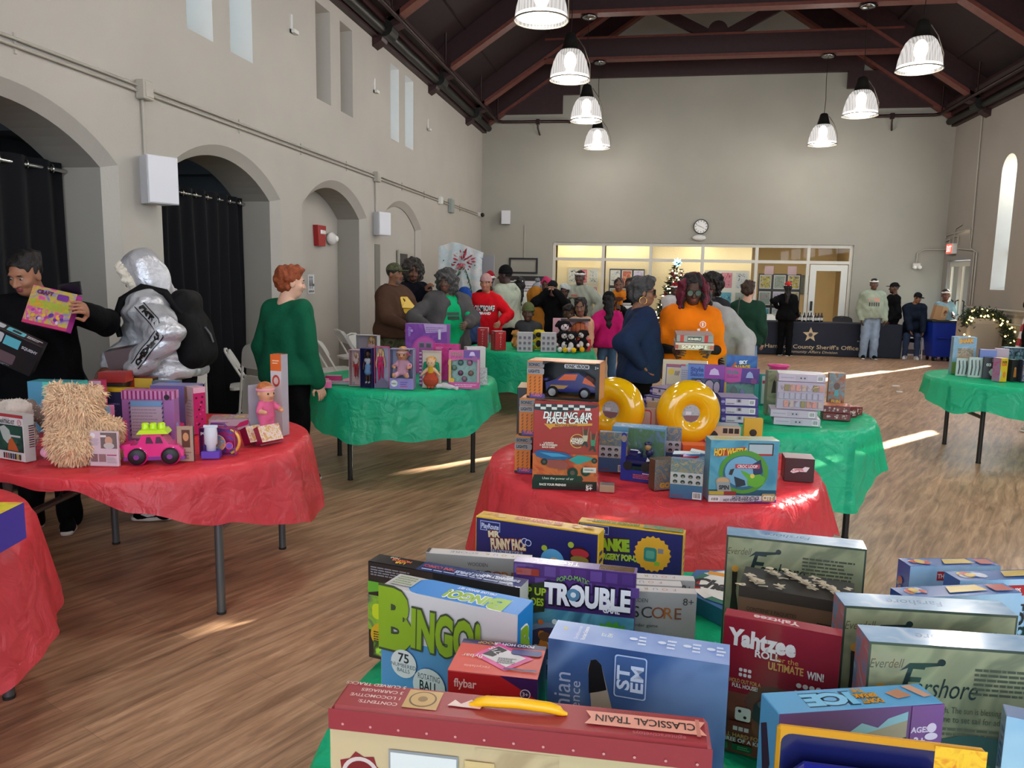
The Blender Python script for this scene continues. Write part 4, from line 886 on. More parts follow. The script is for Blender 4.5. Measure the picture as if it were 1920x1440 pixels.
# --- STEM science kit
sky = artmat('cloud_print',['#2b4878','#3a5a8d','#5f7ba6','#24406e'],5,.3,dist=.3); sky_lit = artmat('cloud_print_lit',['#7f9bd6','#9fb5e2','#8ba4da'],6,.3,dist=.3)  # second print is a paler copy, light from above put into its inks
p = Pack('science_kit_box','tall blue cloud-print rocket science kit with ST EM badge','boxed toy',.008,1.245,-6.3,.296,.073,.27,'#3a568a',group=G_)
p.f('front').rect(0,0,1,1,sky); p.f('top').rect(0,0,1,1,sky_lit); p.f('right').rect(0,0,1,1,'#4a679b')
f = p.f('front'); f.text('Smithsonian',.085,.42,.03,'#a9bad8',.2,PI/2); f.text('Rocket Science',.165,.44,.017,'#b7c6e0',.165,PI/2)
f.poly([(.24,.0),(.27,.5),(.245,.76),(.235,.84),(.25,.9),(.28,.91),(.31,.88),(.345,.74),(.43,.4),(.52,.0)],'#a59c8f'); f.poly([(.245,.68),(.238,.84),(.25,.9),(.28,.91),(.31,.88),(.345,.72),(.3,.7)],'#101418'); f.text('space',.36,.3,.03,'#2b241f',.1,PI/2,bold=.03)
f.rect(.385,.69,.565,.965,'#a8bbdc',.005); f.rect(.392,.698,.558,.957,'#3a5a8d',.004); f.text('ST',.435,.82,.02,'#c2d0e8',.042,PI/2,bold=.03); f.text('EM',.512,.82,.02,'#c2d0e8',.046,PI/2,bold=.03)
f.text('AGES 8+', .75, .12, .01, '#8ba4cf', rot=PI/2)
f = p.f('top'); f.ell(.07,.62,.004,'#c6b95d'); f.text('Smithsonian',.15,.5,.007,'#e9f0fb',.05,PI/2); f.text('Rocket Science',.19,.5,.007,'#f3f7fd',.05,PI/2,bold=.03); f.text('ST',.3,.55,.008,'#eaf1fc',rot=PI/2,bold=.04); f.text('EM',.335,.55,.008,'#eaf1fc',rot=PI/2,bold=.04)
for u in (.5,.66,.8,.93): f.ell(u-.03,.55,.007,'#dfe9fa',.005); f.lines(u,.25,u+.05,.75,3,'#e6eefb',int(u*100))
p.done()
# --- yahtzee
p = Pack('yahtzee_game_box','dark red dice game box with white Yahtzee lettering','boxed game',.263,1.385,-14,.2,.031,.266,gl('#7c1624'),group=G_)
p.f('top').rect(0,0,1,1,gl('#a8414c')); p.f('top').text('Yahtzee',.45,.5,.016,gl('#e8c9cb'),.08,PI,bold=.03)
f = p.f('front'); f.rect(.004,.0,.996,.45,artmat('ember_print',['#5a2a1c','#6d3a22','#4a2016','#7a4a2a'],6,coat=.6)); f.ell(.5,.4,.055,gl('#5a3a30'),.04)
f.text('Yahtzee',.34,.855,.03,gl('#cfc8c4'),.118,bold=.05,rot=-.02); f.text('ROLL',.4,.765,.013,gl('#d2ccc6'),bold=.03); f.text('for the',.565,.755,.01,gl('#b98d4e')); f.text('ULTIMATE',.56,.7,.014,gl('#b98d4e'),.06,bold=.03); f.text('WIN!',.81,.69,.014,gl('#d2ccc6'),.028,bold=.03)
for k in range(6): f.rect(.16+(k % 3)*.04,.615-(k//3)*.035,.19+(k % 3)*.04,.64-(k//3)*.035,gl('#c8c0bc'),.002)
f.text('HOLD OUT FOR A',.22,.545,.0075,gl('#b98d4e'),.055,bold=.02); f.text('FULL HOUSE!',.22,.51,.0075,gl('#d2ccc6'),.045,bold=.02)
for k in range(5): f.ell(.68+k*.055, .605, .0045, gl('#c8c0bc'))
for i,tx in enumerate(('RISK IT ALL','FOR A','YAHTZEE!')): f.text(tx,.8,.555-.04*i,.0085,gl('#b98d4e'),None,bold=.02)
f.poly([(.3,.3),(.31,.4),(.4,.45),(.55,.46),(.7,.43),(.78,.38),(.76,.26),(.5,.2)],gl('#232628')); f.ell(.54,.41,.04,gl('#4e5558'),.014); f.rect(.15,.26,.29,.36,gl('#bfc3b2'),.005); f.ell(.19,.33,.003,gl('#222222')); f.ell(.24,.29,.003,gl('#222222')); f.rect(.1,.16,.3,.25,gl('#5d2018'))
for k in range(3): f.rect(.14+k*.05, .185, .18+k*.05, .215, gl('#b9b3ab'))
f.text('ROLL HARD FOR',.2,.15,.0075,gl('#b98d4e'),bold=.02); f.text('THREE OF A KIND!',.24,.115,.0075,gl('#d2ccc6'),bold=.02); f.rect(.14,.035,.32,.085,gl('#1f4a2b')); f.rect(.04,.035,.1,.09,gl('#2b6a3a')); f.lines(.19,.045,.31,.075,2,gl('#4f9a5c'),2)
p.done()
# --- don't break the ice
p = Pack('ice_game_box','light blue ice-breaking game box lying askew before the red dice game','boxed game',.338,1.196,17.9,.27,.06,.235,'#5fa8d8',group=G_)
f = p.f('front'); f.rect(0,0,1,1,'#6f4a80'); f.poly([(.02,.0),(.02,.5),(.16,.72),(.78,.9),(.78,0)],'#a39682'); f.poly([(.16,.72),(.78,.9),(.78,.96),(.66,.92),(.6,.86),(.5,.9),(.4,.82),(.3,.84),(.22,.76)],'#8fb7c6'); f.text('ICE',.53,.56,.065,'#2c86b3',.15,.14,bold=.06,out='#0f1a24',ot=.06); f.text("DON'T BREAK THE",.28,.66,.02,'#d9a520',.11,.24,bold=.05,out='#2a1c0a',ot=.06)
f.rect(.8,0,1,1,'#7b4f8c'); f.text('AGES',.86,.83,.009,'#d9c8e0',bold=.03); f.text('3+',.86,.75,.013,'#d9c8e0',bold=.03); f.lines(.82,.58,.98,.68,2,'#c9b4d4',3); f.ell(.93,.84,.008,'#d9c8e0'); f.ell(.93,.78,.011,'#d9c8e0',.006); f.ell(.9,.3,.03,'#9a8cae',.05)
f = p.f('top'); f.text('ICE',.36,.5,.03,'#7cc4e8',.085,PI,bold=.06,out='#173a55',ot=.06); f.text("DON'T",.6,.3,.011,'#d99a2a',.035,PI,bold=.05,out='#2a1c0a',ot=.05); f.text('BREAK',.585,.55,.011,'#d99a2a',.04,PI,bold=.05,out='#2a1c0a',ot=.05); f.text('THE',.57,.8,.009,'#d99a2a',.02,PI,bold=.05)
f.poly([(.72,.6),(.82,.75),(.86,.4),(.76,.3)],'#c48a6a'); f.poly([(.86,.85),(.92,.9),(.98,.35),(.92,.3)],'#d8a58a')
f = p.f('left'); f.poly([(.1,.8),(.4,.85),(.7,.6),(.4,.4)],'#3d2a3a'); f.poly([(.2,.4),(.5,.3),(.8,.1),(.3,.1)],'#c8977c')
p.done()
# --- navy blister toy at the bottom edge
p = Pack('blister_card_toy','navy blister-packed toy on an orange edged card, at the bottom edge right','boxed toy',.315,.985,-1,.25,.012,.3,'#c98f1e',group=G_,bev=.004)
f = p.f('front'); f.rect(.02,.0,.98,.975,gl('#151a4d'),.014); f.rect(.76,.88,1.0,1.0,artmat('orange_dots',['#d98a12','#f2c02a','#e07a14'],30,coat=.5)); f.ell(.36,.3,.03,gl('#c23a2a'))
o = p.done(); m = MB(); m.box((-.015,-.03,.14),(.2,.045,.26),M('navy_blister','#1b1f78',.18,coat=.8),bev=.02); m.build('blister',o)
# --- Everdell expansion boxes
grn = artmat('forest_print',['#7e8268','#8f9273','#6f745c','#9aa080'],5,.22,.6); skyt = artmat('lid_sky_print',['#7aa3cc','#a9c6de','#8fb4d4','#c3d3dc'],7,.2,.6)
def farshore(x, y, yaw, label, seed):
    p = Pack('farshore_game_box',label,'boxed game',x,y,yaw,.298,.062,.293,gl('#6b7f8c'),group=G_,bev=.002)
    p.f('front').rect(0,0,1,1,gl('#3f4a3e')); p.f('front').rect(.012,.0,.988,.985,grn); p.f('top').rect(0,0,1,1,skyt); p.f('left').rect(0,0,1,1,artmat('lid_side_print',['#8fb0cc','#c07a7a','#6f94b4','#a9c2d2'],9,.2,.6)); p.f('right').rect(0,0,1,1,skyt)
    f = p.f('top'); f.text('Farshore', .45, .5, .022, gl('#5f83a3'), .1, PI, shear=.3)
    f = p.f('front'); f.text('Everdell',.1,.88,.016,gl('#5e5a42'),.055,.06,shear=.35); f.text('F',.24,.79,.058,gl('#22302f'),.04,0,shear=.3,bold=.01); f.text('arshore',.42,.755,.034,gl('#22302f'),.098,0,shear=.3,bold=.0); f.poly([(.17,.84),(.22,.89),(.36,.9),(.385,.92),(.38,.885),(.3,.87),(.22,.865)],gl('#22302f')); f.ell(.385,.905,.006,gl('#22302f'))
    f.lines(.56,.72,.95,.89,6,gl('#4a4f42'),seed); f.text('The wind is high. The sun is blessing the horizon',.55,.63,.011,gl('#4a4f42'),.2); f.text('It is time to set sail for adventure',.58,.575,.011,gl('#4a4f42'),.15); f.lines(.4,.47,.8,.53,2,gl('#5d6250'),seed+1)
    f.poly([(.05,.35),(.06,.55),(.055,.7),(.075,.76),(.095,.7),(.09,.55),(.12,.36)],gl('#2b2a24')); f.ell(.075,.735,.008,gl('#b98a3d'))
    f.ell(.6,.2,.11,gl('#3b5a56'),.085); f.blobs(.4,.05,.85,.36,[gl('#2f6b5c'),gl('#b8946a'),gl('#3c4f86'),gl('#4e7d4a'),gl('#7a3b33'),gl('#c9c1a6')],26,.008,.02,seed); f.rect(.86,.52,.91,.6,gl('#2b3a30'),.004)
    p.done()
farshore(.353,1.79,-6.1,'sage green sea-adventure game box standing farthest back, behind the brown letters carton',3)
farshore(.522, 1.46, 4, 'middle of three sage green sea-adventure game boxes', 5)
farshore(.528, 1.318, 3.4, 'nearest sage green sea-adventure game box, at the right', 9)
# --- letters carton
p = Pack('word_game_carton','brown carton with a lettered lid leaning before the rear green game','boxed game',.338,1.652,-13.2,.225,.12,.235,'#6e5340',group=G_)
f = p.f('top'); f.rect(0, 0, 1, 1, '#2b2622'); r = random.Random(4)
for k in range(60): f.text(r.choice('aecosyzpikn?tuRS'),.04+.92*((k*.618) % 1),.08+.84*((k*.382+.07*(k % 7)) % 1),.019,'#cfc1a8',None,r.uniform(-2.9,2.9),bold=.06)
f = p.f('front'); f.rect(0,.9,1,1,'#3a332c'); f.text('CONTIENE 3 PAQUETES',.3,.8,.008,'#3f3026',.1,bold=.02); f.text('12 BLOQUES 5 AMULETO',.3,.74,.008,'#3f3026',.1,bold=.02); f.text('CONTENIDO 1 DICCIONARIO',.32,.68,.008,'#3f3026',.11,bold=.02); f.rect(.7,.62,.98,.78,'#241d18'); f.rect(.708,.632,.972,.768,'#6e5340'); f.text('SIO',.84,.7,.02,'#241d18',.05,bold=.05)
p.done()
# --- lookout town boxes
def lookout(x, y, yaw, w_, h, label, seed):
    p = Pack('lookout_game_box', label, 'boxed game', x, y, yaw, w_, .05, h, gl('#6f9cc8'), group=G_)
    f = p.f('top'); f.rect(0,0,1,1,gl('#3a6ab0')); f.blobs(.05,.1,.3,.9,[gl('#c9d4e4'),gl('#b5452f'),gl('#d9b13a')],9,.008,.014,seed); f.poly([(.4,.2),(.75,.3),(.72,.85),(.45,.8)],gl('#d2b54a')); f.rect(.8,.2,.96,.8,gl('#b84f4a'))
    f = p.f('left'); f.rect(0,0,1,1,gl('#2b4f9a')); f.blobs(.05,.1,.95,.9,[gl('#c9d4e4'),gl('#b5452f'),gl('#8a6a4a')],12,.006,.012,seed+2)
    f = p.f('front'); f.rect(.0,.0,1,1,artmat('lookout_sky',['#8db4d6','#a9c6de','#7fa8ce'],4,.22,.6)); f.rect(.3,.86,.55,.95,gl('#a8242c')); f.text('THE PUPS',.425,.905,.01,gl('#f2d8d4'),.05,bold=.03)
    for u in (.08,.17,.86): f.rect(u,.1,u+.05,.8,gl('#5d92c4')); f.rect(u+.01,.55,u+.04,.7,gl('#a9c6de'))
    f.text('THE',.6,.76,.014,gl('#20242c'),bold=.05); f.text('ADVENTURE',.68,.66,.026,gl('#20242c'),.13,-.04,bold=.06); f.text('CITY',.6,.55,.022,gl('#20242c'),.05,bold=.06); f.text('LOOKOUT',.64,.44,.026,gl('#20242c'),.11,bold=.06)
    p.done()
lookout(.708, 1.85, 12.7, .212, .241, 'pale blue lookout game box at the right, back one of three', 3)
lookout(.79, 1.74, 16, .27, .262, 'pale blue lookout game box at the right with ADVENTURE CITY lettering', 5)
lookout(.63, 1.6, 18, .25, .27, 'pale blue lookout game box mostly behind the middle sea-adventure box', 7)
p = Pack('slim_game_box','pale blue slim box at the lower right corner, partly out of view','boxed game',.646,1.158,-14.5,.2,.038,.249,gl('#7f93b8'),group=G_); p.f('left').lines(.2,.2,.8,.9,14,gl('#4a5d86'),3); p.f('front').rect(0,0,1,1,artmat('lookout_sky',['#8db4d6'],4)); p.done()
# --- hexagonal wheel game box lying flat
m = MB(); Pf = [(.16*math.cos(PI/6+k*PI/3), .16*math.sin(PI/6+k*PI/3)) for k in range(6)]
hx = C('#e8e6e2'); m.prism(Pf, (1, 0, 0), (0, 1, 0), (0, 0, 1), (0, 0, 0), .045, C('#1d5a78'))
fc = Face(m, (-.5, -.5, .045), (1, 0, 0), (0, 1, 0), (0, 0, 1), 1, 1)
fc.poly([(.5+.158*math.cos(PI/6+k*PI/3), .5+.158*math.sin(PI/6+k*PI/3)) for k in range(6)], C('#2a5f9a'))
for k in range(12):
    a0,a1 = k*PI/6,(k+1)*PI/6; fc.poly([(.5,.5),(.5+.13*math.cos(a0),.5+.13*math.sin(a0)),(.5+.13*math.cos(a1),.5+.13*math.sin(a1))],C(('#b52a36','#e8e6e2','#1d6a5a')[k % 3]))
fc.ell(.5,.5,.105,hx); fc.text('Charly',.46,.49,.06,'#15161c',.17,0,bold=.05,shear=.2); fc.rect(.4,.56,.5,.585,'#e59a2a')
tag(m.build('wheel_game_box',None,(.275,2.07,TOPZ+.008),R_(-18)),'flat six-sided party game box behind the grey score games','boxed game',G_)
# --- box of beads on the lower left table
p = Pack('bead_kit_box','blue and green boxed kit with a bar code on the lower left red cloth','boxed toy',-2.1,2.0,12,.3,.16,.12,'#2a3f9a',z=TOPZ+.008)
p.f('top').rect(0,0,1,1,artmat('lime_print',['#9ccf2a','#e8d23a','#e58a5a'],6)); f = p.f('front'); f.rect(.5,.5,.97,.9,'#3a8fd0'); f.lines(.55,.55,.92,.85,5,'#cfe6f5',3); f.barcode(.56,.08,.8,.42,2)
p.f('right').rect(0, 0, 1, 1, '#3a2f9a')
p.done()
# --- the two pop-up games at the back
def popup(x, y, yaw, w_, h, lb, kind):
    p = Pack('popup_game_box',lb,'boxed game',x,y,yaw,w_,.05 if kind == 0 else .04,h,'#cfa51c',group=G_); f = p.f('front'); f.rect(.008,.0,.992,.985,'#22215f'); t = p.f('top'); t.blobs(.05,.15,.25,.85,['#c98a3a','#d9b56a'],8,.006,.011,3)
    if kind == 0:
        f.rect(.04,.85,.21,.96,'#8f9cc8'); f.rect(.046,.86,.204,.95,'#22215f'); f.text('PlayRoute',.125,.905,.014,'#c9d2ea',.05,bold=.02)
        f.rect(.13,.78,.19,.87,'#7d3a2a'); f.text('MR',.16,.825,.016,'#e0cfae',bold=.05,rot=.1,out='#4a1a12',ot=.06); f.text('FUNNY FACE',.28,.735,.026,'#dcc7a4',.1,.1,bold=.06,out='#7a2a22',ot=.07); f.text('BUILD A FACE BEFORE IT POPS UP',.27,.645,.009,'#c9cde6',.09,.06,bold=.02)
        f.ell(.645,.63,.032,'#5fa8dc'); f.ell(.66,.6,.013,'#c9a884',.018); f.ell(.86,.72,.027,'#3a1a1c'); f.ell(.86,.76,.024,'#b5303a',.012); f.ell(.86,.69,.024,'#8d7a3a',.01); f.ell(.58,.76,.008,'#a8b53a'); f.ell(.79,.84,.008,'#a8b53a'); f.ell(.31,.5,.024,'#6a5a44',.014); f.ell(.06,.4,.012,'#a5806a'); f.ring(.42,.8,.009,.002,'#c9cde6','#22215f'); f.ring(.45,.79,.009,.002,'#c9cde6','#22215f')
        t.text('MR FUNNY FACE',.5,.5,.02,'#b8402f',.13,PI,bold=.05); t.blobs(.75,.15,.95,.85,['#c98a3a','#b5803a','#e0c07a'],8,.006,.011,4)
    else:
        f.rect(.02,.87,.3,.98,'#8f9cc8'); f.rect(.026,.88,.294,.97,'#22215f'); f.text('PlayRoute',.16,.925,.014,'#c9d2ea',.06,bold=.02)
        f.text('FRANKIE',.32,.75,.03,'#8fae2a',.105,.06,bold=.07,out='#3a1a22',ot=.07); f.text('SURGERY POP-UP',.4,.6,.016,'#a8c03a',.12,.05,bold=.06); f.star(.72,.7,.05,'#d9a02a',20,.9); f.rect(.64,.6,.76,.78,'#2f7a72',.008); f.rect(.66,.64,.74,.74,'#5a9a86',.005); f.rect(.77,.72,.82,.78,'#7d7a86'); f.rect(.74,.56,.79,.61,'#7fae3a'); f.ell(.62,.1,.025,'#a89a86')
        t.text('FRANKIE SURGERY',.35,.5,.018,'#5f7a1c',.13,PI,bold=.05); t.rect(.62,.1,.98,.9,artmat('frankie_lid',['#d9852a','#4a8a6a','#c9b04a'],20))
    r_ = p.f('right'); r_.lines(.2, .15, .8, .8, 8, '#2a2a66', 4); p.done()
popup(-.258,1.925,-12.3,.34,.242,'blue MR FUNNY FACE game box with yellow top, back left of the near table',0)
popup(-.02,2.03,-9,.285,.216,'blue FRANKIE SURGERY POP-UP game box with yellow top, behind the purple game',1)
# ================================================================== people: bodies grown as one smooth surface
from mathutils.bvhtree import BVHTree
_rs = np.random.RandomState(5); _nk = _rs.normal(size=(9,3)); _nk /= np.linalg.norm(_nk,axis=1)[:,None]; _np = _rs.uniform(0,6.28,9)
def ripple(P, f):
    o = np.zeros(len(P))
    for i in range(9): o += np.sin(P @ _nk[i]*f*(.7+.12*i)+_np[i]+1.3*np.sin(P @ _nk[(i+4) % 9]*f*.45))
    return o/9*3.2+.5*np.sin(P @ _nk[2]*f*2.3+2*np.sin(P @ _nk[5]*f*.8))
class Blob:
    def __init__(s, res=.012): s.ops = []; s.res = res
    def cone(s,a,b,ra,rb=None,m=0,k=.02,sub=False,fl=1.): s.ops.append(('c',np.array(a,float),np.array(b,float),ra,ra if rb is None else rb,m,k,sub,fl)); return s
    def ell(s,c,r,R=None,m=0,k=.02,sub=False): s.ops.append(('e',np.array(c,float),np.array(r,float),R,None,m,k,sub,1)); return s
    def cut(s,p,n): n = np.array(n,float); n /= np.linalg.norm(n); s.ops.append(('p',np.array(p,float),n)); return s
    @staticmethod
    def dist(op, P):
        if op[0] == 'c':
            a, b, ra, rb, fl = op[1], op[2], op[3], op[4], op[8]; d = b-a; L = d @ d
            t = np.clip((P-a) @ d/L, 0, 1) if L > 1e-12 else np.zeros(len(P))
            v = P-(a+t[:, None]*d)
            if fl != 1.: v = v*np.array([1, 1/fl, 1]); return np.linalg.norm(v, axis=1)-(ra+t*(rb-ra))
            return np.linalg.norm(v, axis=1)-(ra+t*(rb-ra))
        v = P-op[1]
        if op[3] is not None: v = v @ op[3]
        k0 = np.linalg.norm(v/op[2],axis=1); k1 = np.linalg.norm(v/op[2]**2,axis=1)+1e-9; return k0*(k0-1)/k1
    @staticmethod
    def bound(op):
        if op[0] == 'c': r = max(op[3],op[4])*max(1,op[8]); return np.minimum(op[1],op[2])-r,np.maximum(op[1],op[2])+r
        r = op[2].max() if op[3] is not None else op[2]; return op[1]-r, op[1]+r
    def mesh(s, noise=None, fn=None):
        r = s.res; B = [s.bound(o) for o in s.ops if o[0] != 'p' and not o[7]]
        lo = np.min([b[0] for b in B], 0)-3*r-.03; hi = np.max([b[1] for b in B], 0)+3*r+.03
        n = np.ceil((hi-lo)/r).astype(int)+1; D = np.full(n,9.,np.float64); ax = [lo[i]+np.arange(n[i])*r for i in range(3)]
        for o in s.ops:
            if o[0] == 'p':
                g = (ax[0][:,None,None]-o[1][0])*o[2][0]+(ax[1][None,:,None]-o[1][1])*o[2][1]+(ax[2][None,None,:]-o[1][2])*o[2][2]
                D = np.maximum(D, g); continue
            a, b = s.bound(o); mg = o[6]+3*r
            i0 = np.clip(np.floor((a-mg-lo)/r).astype(int),0,n); i1 = np.clip(np.ceil((b+mg-lo)/r).astype(int)+1,0,n)
            sl = tuple(slice(i0[j], i1[j]) for j in range(3)); sh = tuple(i1-i0)
            if min(sh) <= 0: continue
            P = np.stack(np.meshgrid(*[ax[j][sl[j]] for j in range(3)], indexing='ij'), -1).reshape(-1, 3)
            d = s.dist(o, P).reshape(sh); c = D[sl]; k = max(o[6], 1e-4)
            if o[7]: d = -d; h = np.maximum(k-np.abs(c-d), 0)/k; D[sl] = np.maximum(c, d)+h*h*k*.25
            else: h = np.maximum(k-np.abs(c-d), 0)/k; D[sl] = np.minimum(c, d)-h*h*k*.25
        if noise or fn:
            I = np.argwhere(np.abs(D) < .05+2*r); P = lo+I*r; q = np.zeros(len(P))
            if noise: q += noise[1]*ripple(P, noise[0])
            if fn: q += fn(P)
            D[I[:, 0], I[:, 1], I[:, 2]] += q
        S = D < 0; N = n
        c8 = np.stack([S[i:N[0]-1+i,j:N[1]-1+j,k:N[2]-1+k] for i in (0,1) for j in (0,1) for k in (0,1)],-1)
        su = c8.sum(-1); A = np.argwhere((su > 0) & (su < 8)); ID = np.full(su.shape,-1); ID[A[:,0],A[:,1],A[:,2]] = np.arange(len(A))
        off = np.array([(i,j,k) for i in (0,1) for j in (0,1) for k in (0,1)]); V = np.stack([D[A[:,0]+o[0],A[:,1]+o[1],A[:,2]+o[2]] for o in off],-1)
        acc = np.zeros((len(A), 3)); cnt = np.zeros(len(A))
        for e0,e1 in ((0,1),(2,3),(4,5),(6,7),(0,2),(1,3),(4,6),(5,7),(0,4),(1,5),(2,6),(3,7)):
            a,b = V[:,e0],V[:,e1]; m = (a < 0) != (b < 0); t = np.where(m,a/np.where(np.abs(a-b) < 1e-12,1,a-b),0)
            acc += np.where(m[:, None], off[e0]+t[:, None]*(off[e1]-off[e0]), 0); cnt += m
        P = lo+(A+acc/np.maximum(cnt, 1)[:, None])*r; F = []
        for d in range(3):
            u,v = (d+1) % 3,(d+2) % 3; sl0 = [slice(None)]*3; sl1 = [slice(None)]*3; sl0[d] = slice(0,N[d]-1); sl1[d] = slice(1,N[d])
            a,b = S[tuple(sl0)],S[tuple(sl1)]; E_ = np.argwhere(a != b); ok = np.all(E_ >= np.eye(3,dtype=int)[u]+np.eye(3,dtype=int)[v],1) & (E_[:,u] < N[u]-1) & (E_[:,v] < N[v]-1); E_ = E_[ok]
            st = a[E_[:, 0], E_[:, 1], E_[:, 2]]; eu, ev = np.eye(3, dtype=int)[u], np.eye(3, dtype=int)[v]
            q = [ID[tuple((E_-x).T)] for x in (eu+ev,ev,0*ev,eu)]; Q = np.stack(q,-1); Q[~st] = Q[~st][:,::-1]; F.append(Q)
        F = np.concatenate(F); F = F[np.all(F >= 0, 1)]
        ms = [o for o in s.ops if o[0] != 'p' and not o[7]]; mats = sorted(set(o[5] for o in ms))
        if len(mats) > 1:
            ce = P[F].mean(1); best = np.full(len(ce), 9e9); mi = np.zeros(len(ce), int)
            for o in ms: d = s.dist(o, ce); w_ = d < best; best[w_] = d[w_]; mi[w_] = o[5]
        else: mi = np.full(len(F), mats[0])
        return P, F, mi
def rotv(a, ax): return np.array(Matrix.Rotation(a, 3, ax))
class Bag:
    """several surfaces kept as one mesh object"""
    def __init__(s): s.v = []; s.f = []; s.m = []; s.n = 0
    def add(s,P,F,m): s.v += [tuple(p) for p in P]; s.f += [tuple(int(i)+s.n for i in f) for f in F]; s.m += [int(x) for x in m]; s.n += len(P); return s
    def ball(s, c, r, m, R=None):
        b = MB(); b.ball((0, 0, 0), r, None, 10); P = np.array(b.v)
        if R is not None: P = P @ np.array(R).T
        return s.add(P+np.array(c), b.f, [m]*len(b.f))
    def build(s, name, mats, parent): return mesh_obj(name, s.v, s.f, mats, s.m, [True]*len(s.f), parent)
def skin_m(c): return M('skin_'+c.lstrip('#'), c, .5, spec=.35, noise=(14, .06))
def cloth_m(c, kind='knit'):
    if kind == 'puffer': return M('puffer_'+c.lstrip('#'), c, .36, metal=.45, noise=(6, .06), bump=(26, .5))
    if kind == 'denim': return M('denim_'+c.lstrip('#'), c, .85, noise=(7, .2), bump=(160, .1))
    if kind == 'camo': return artmat('camo_'+c.lstrip('#'),['#23261a','#3c4028','#55583a','#2c2a1c'],11,.85)
    return M('cloth_'+c.lstrip('#'), c, .88, spec=.12, noise=(7, .1), bump=(18, .4))
def hair_m(c): return M('hair_'+c.lstrip('#'), c, .6, spec=.35, noise=(38, .3), bump=(60, .5))
def nrm(v): v = np.array(v, float); return v/(np.linalg.norm(v)+1e-12)
def ik(a, t, l1, l2, hint):
    d = t-a; L = np.linalg.norm(d); L2 = min(L,(l1+l2)*.995); d = d/(L+1e-9); x = (l1*l1-l2*l2+L2*L2)/(2*L2); h = math.sqrt(max(0,l1*l1-x*x))
    p = np.array(hint, float); p = p-d*(p @ d); return a+d*x+nrm(p)*h, a+d*L2
def hand_shape(bag, wrist, d, nrml, side, curl, sc, mat, res):
    """palm, four bent fingers of different length, thumb off the side of the palm"""
    d = nrm(d); n = np.array(nrml, float); n = nrm(n-d*(n @ d)); a = np.cross(d, n)*side; b = Blob(res)
    S = lambda u, v, w_: np.array(wrist)+(d*u+a*v+n*w_)*sc
    R = np.stack([a, d, n], 1)
    b.ell(S(.045,0,0),np.array([.042,.052,.017])*sc,R,k=.006); b.cone(S(-.03,0,0),S(.02,0,0),.024*sc,.027*sc,k=.012)
    for off, L in ((-.031, .058), (-.0105, .074), (.0105, .08), (.031, .07)):
        p = S(.085, off, 0); ang = .15+curl*.3; seg = [.42, .32, .26]; r0 = .0095
        for i, sg in enumerate(seg):
            q = p+(d*math.cos(ang)+n*math.sin(ang)+a*off*1.6*(1-curl))*L*sg*sc; b.cone(p,q,(r0-.001*i)*sc,(r0-.0012-.001*i)*sc,k=.004); p = q; ang += curl*.62
    p = S(.022,.03,.004); q = S(.052,.062,.012+.012*curl); t = S(.085,.07-.022*curl,.018+.03*curl); b.cone(p,q,.0125*sc,.0105*sc,k=.008); b.cone(q,t,.0105*sc,.0085*sc,k=.004)
    P, F, m = b.mesh(); bag.add(P, F, m+mat)
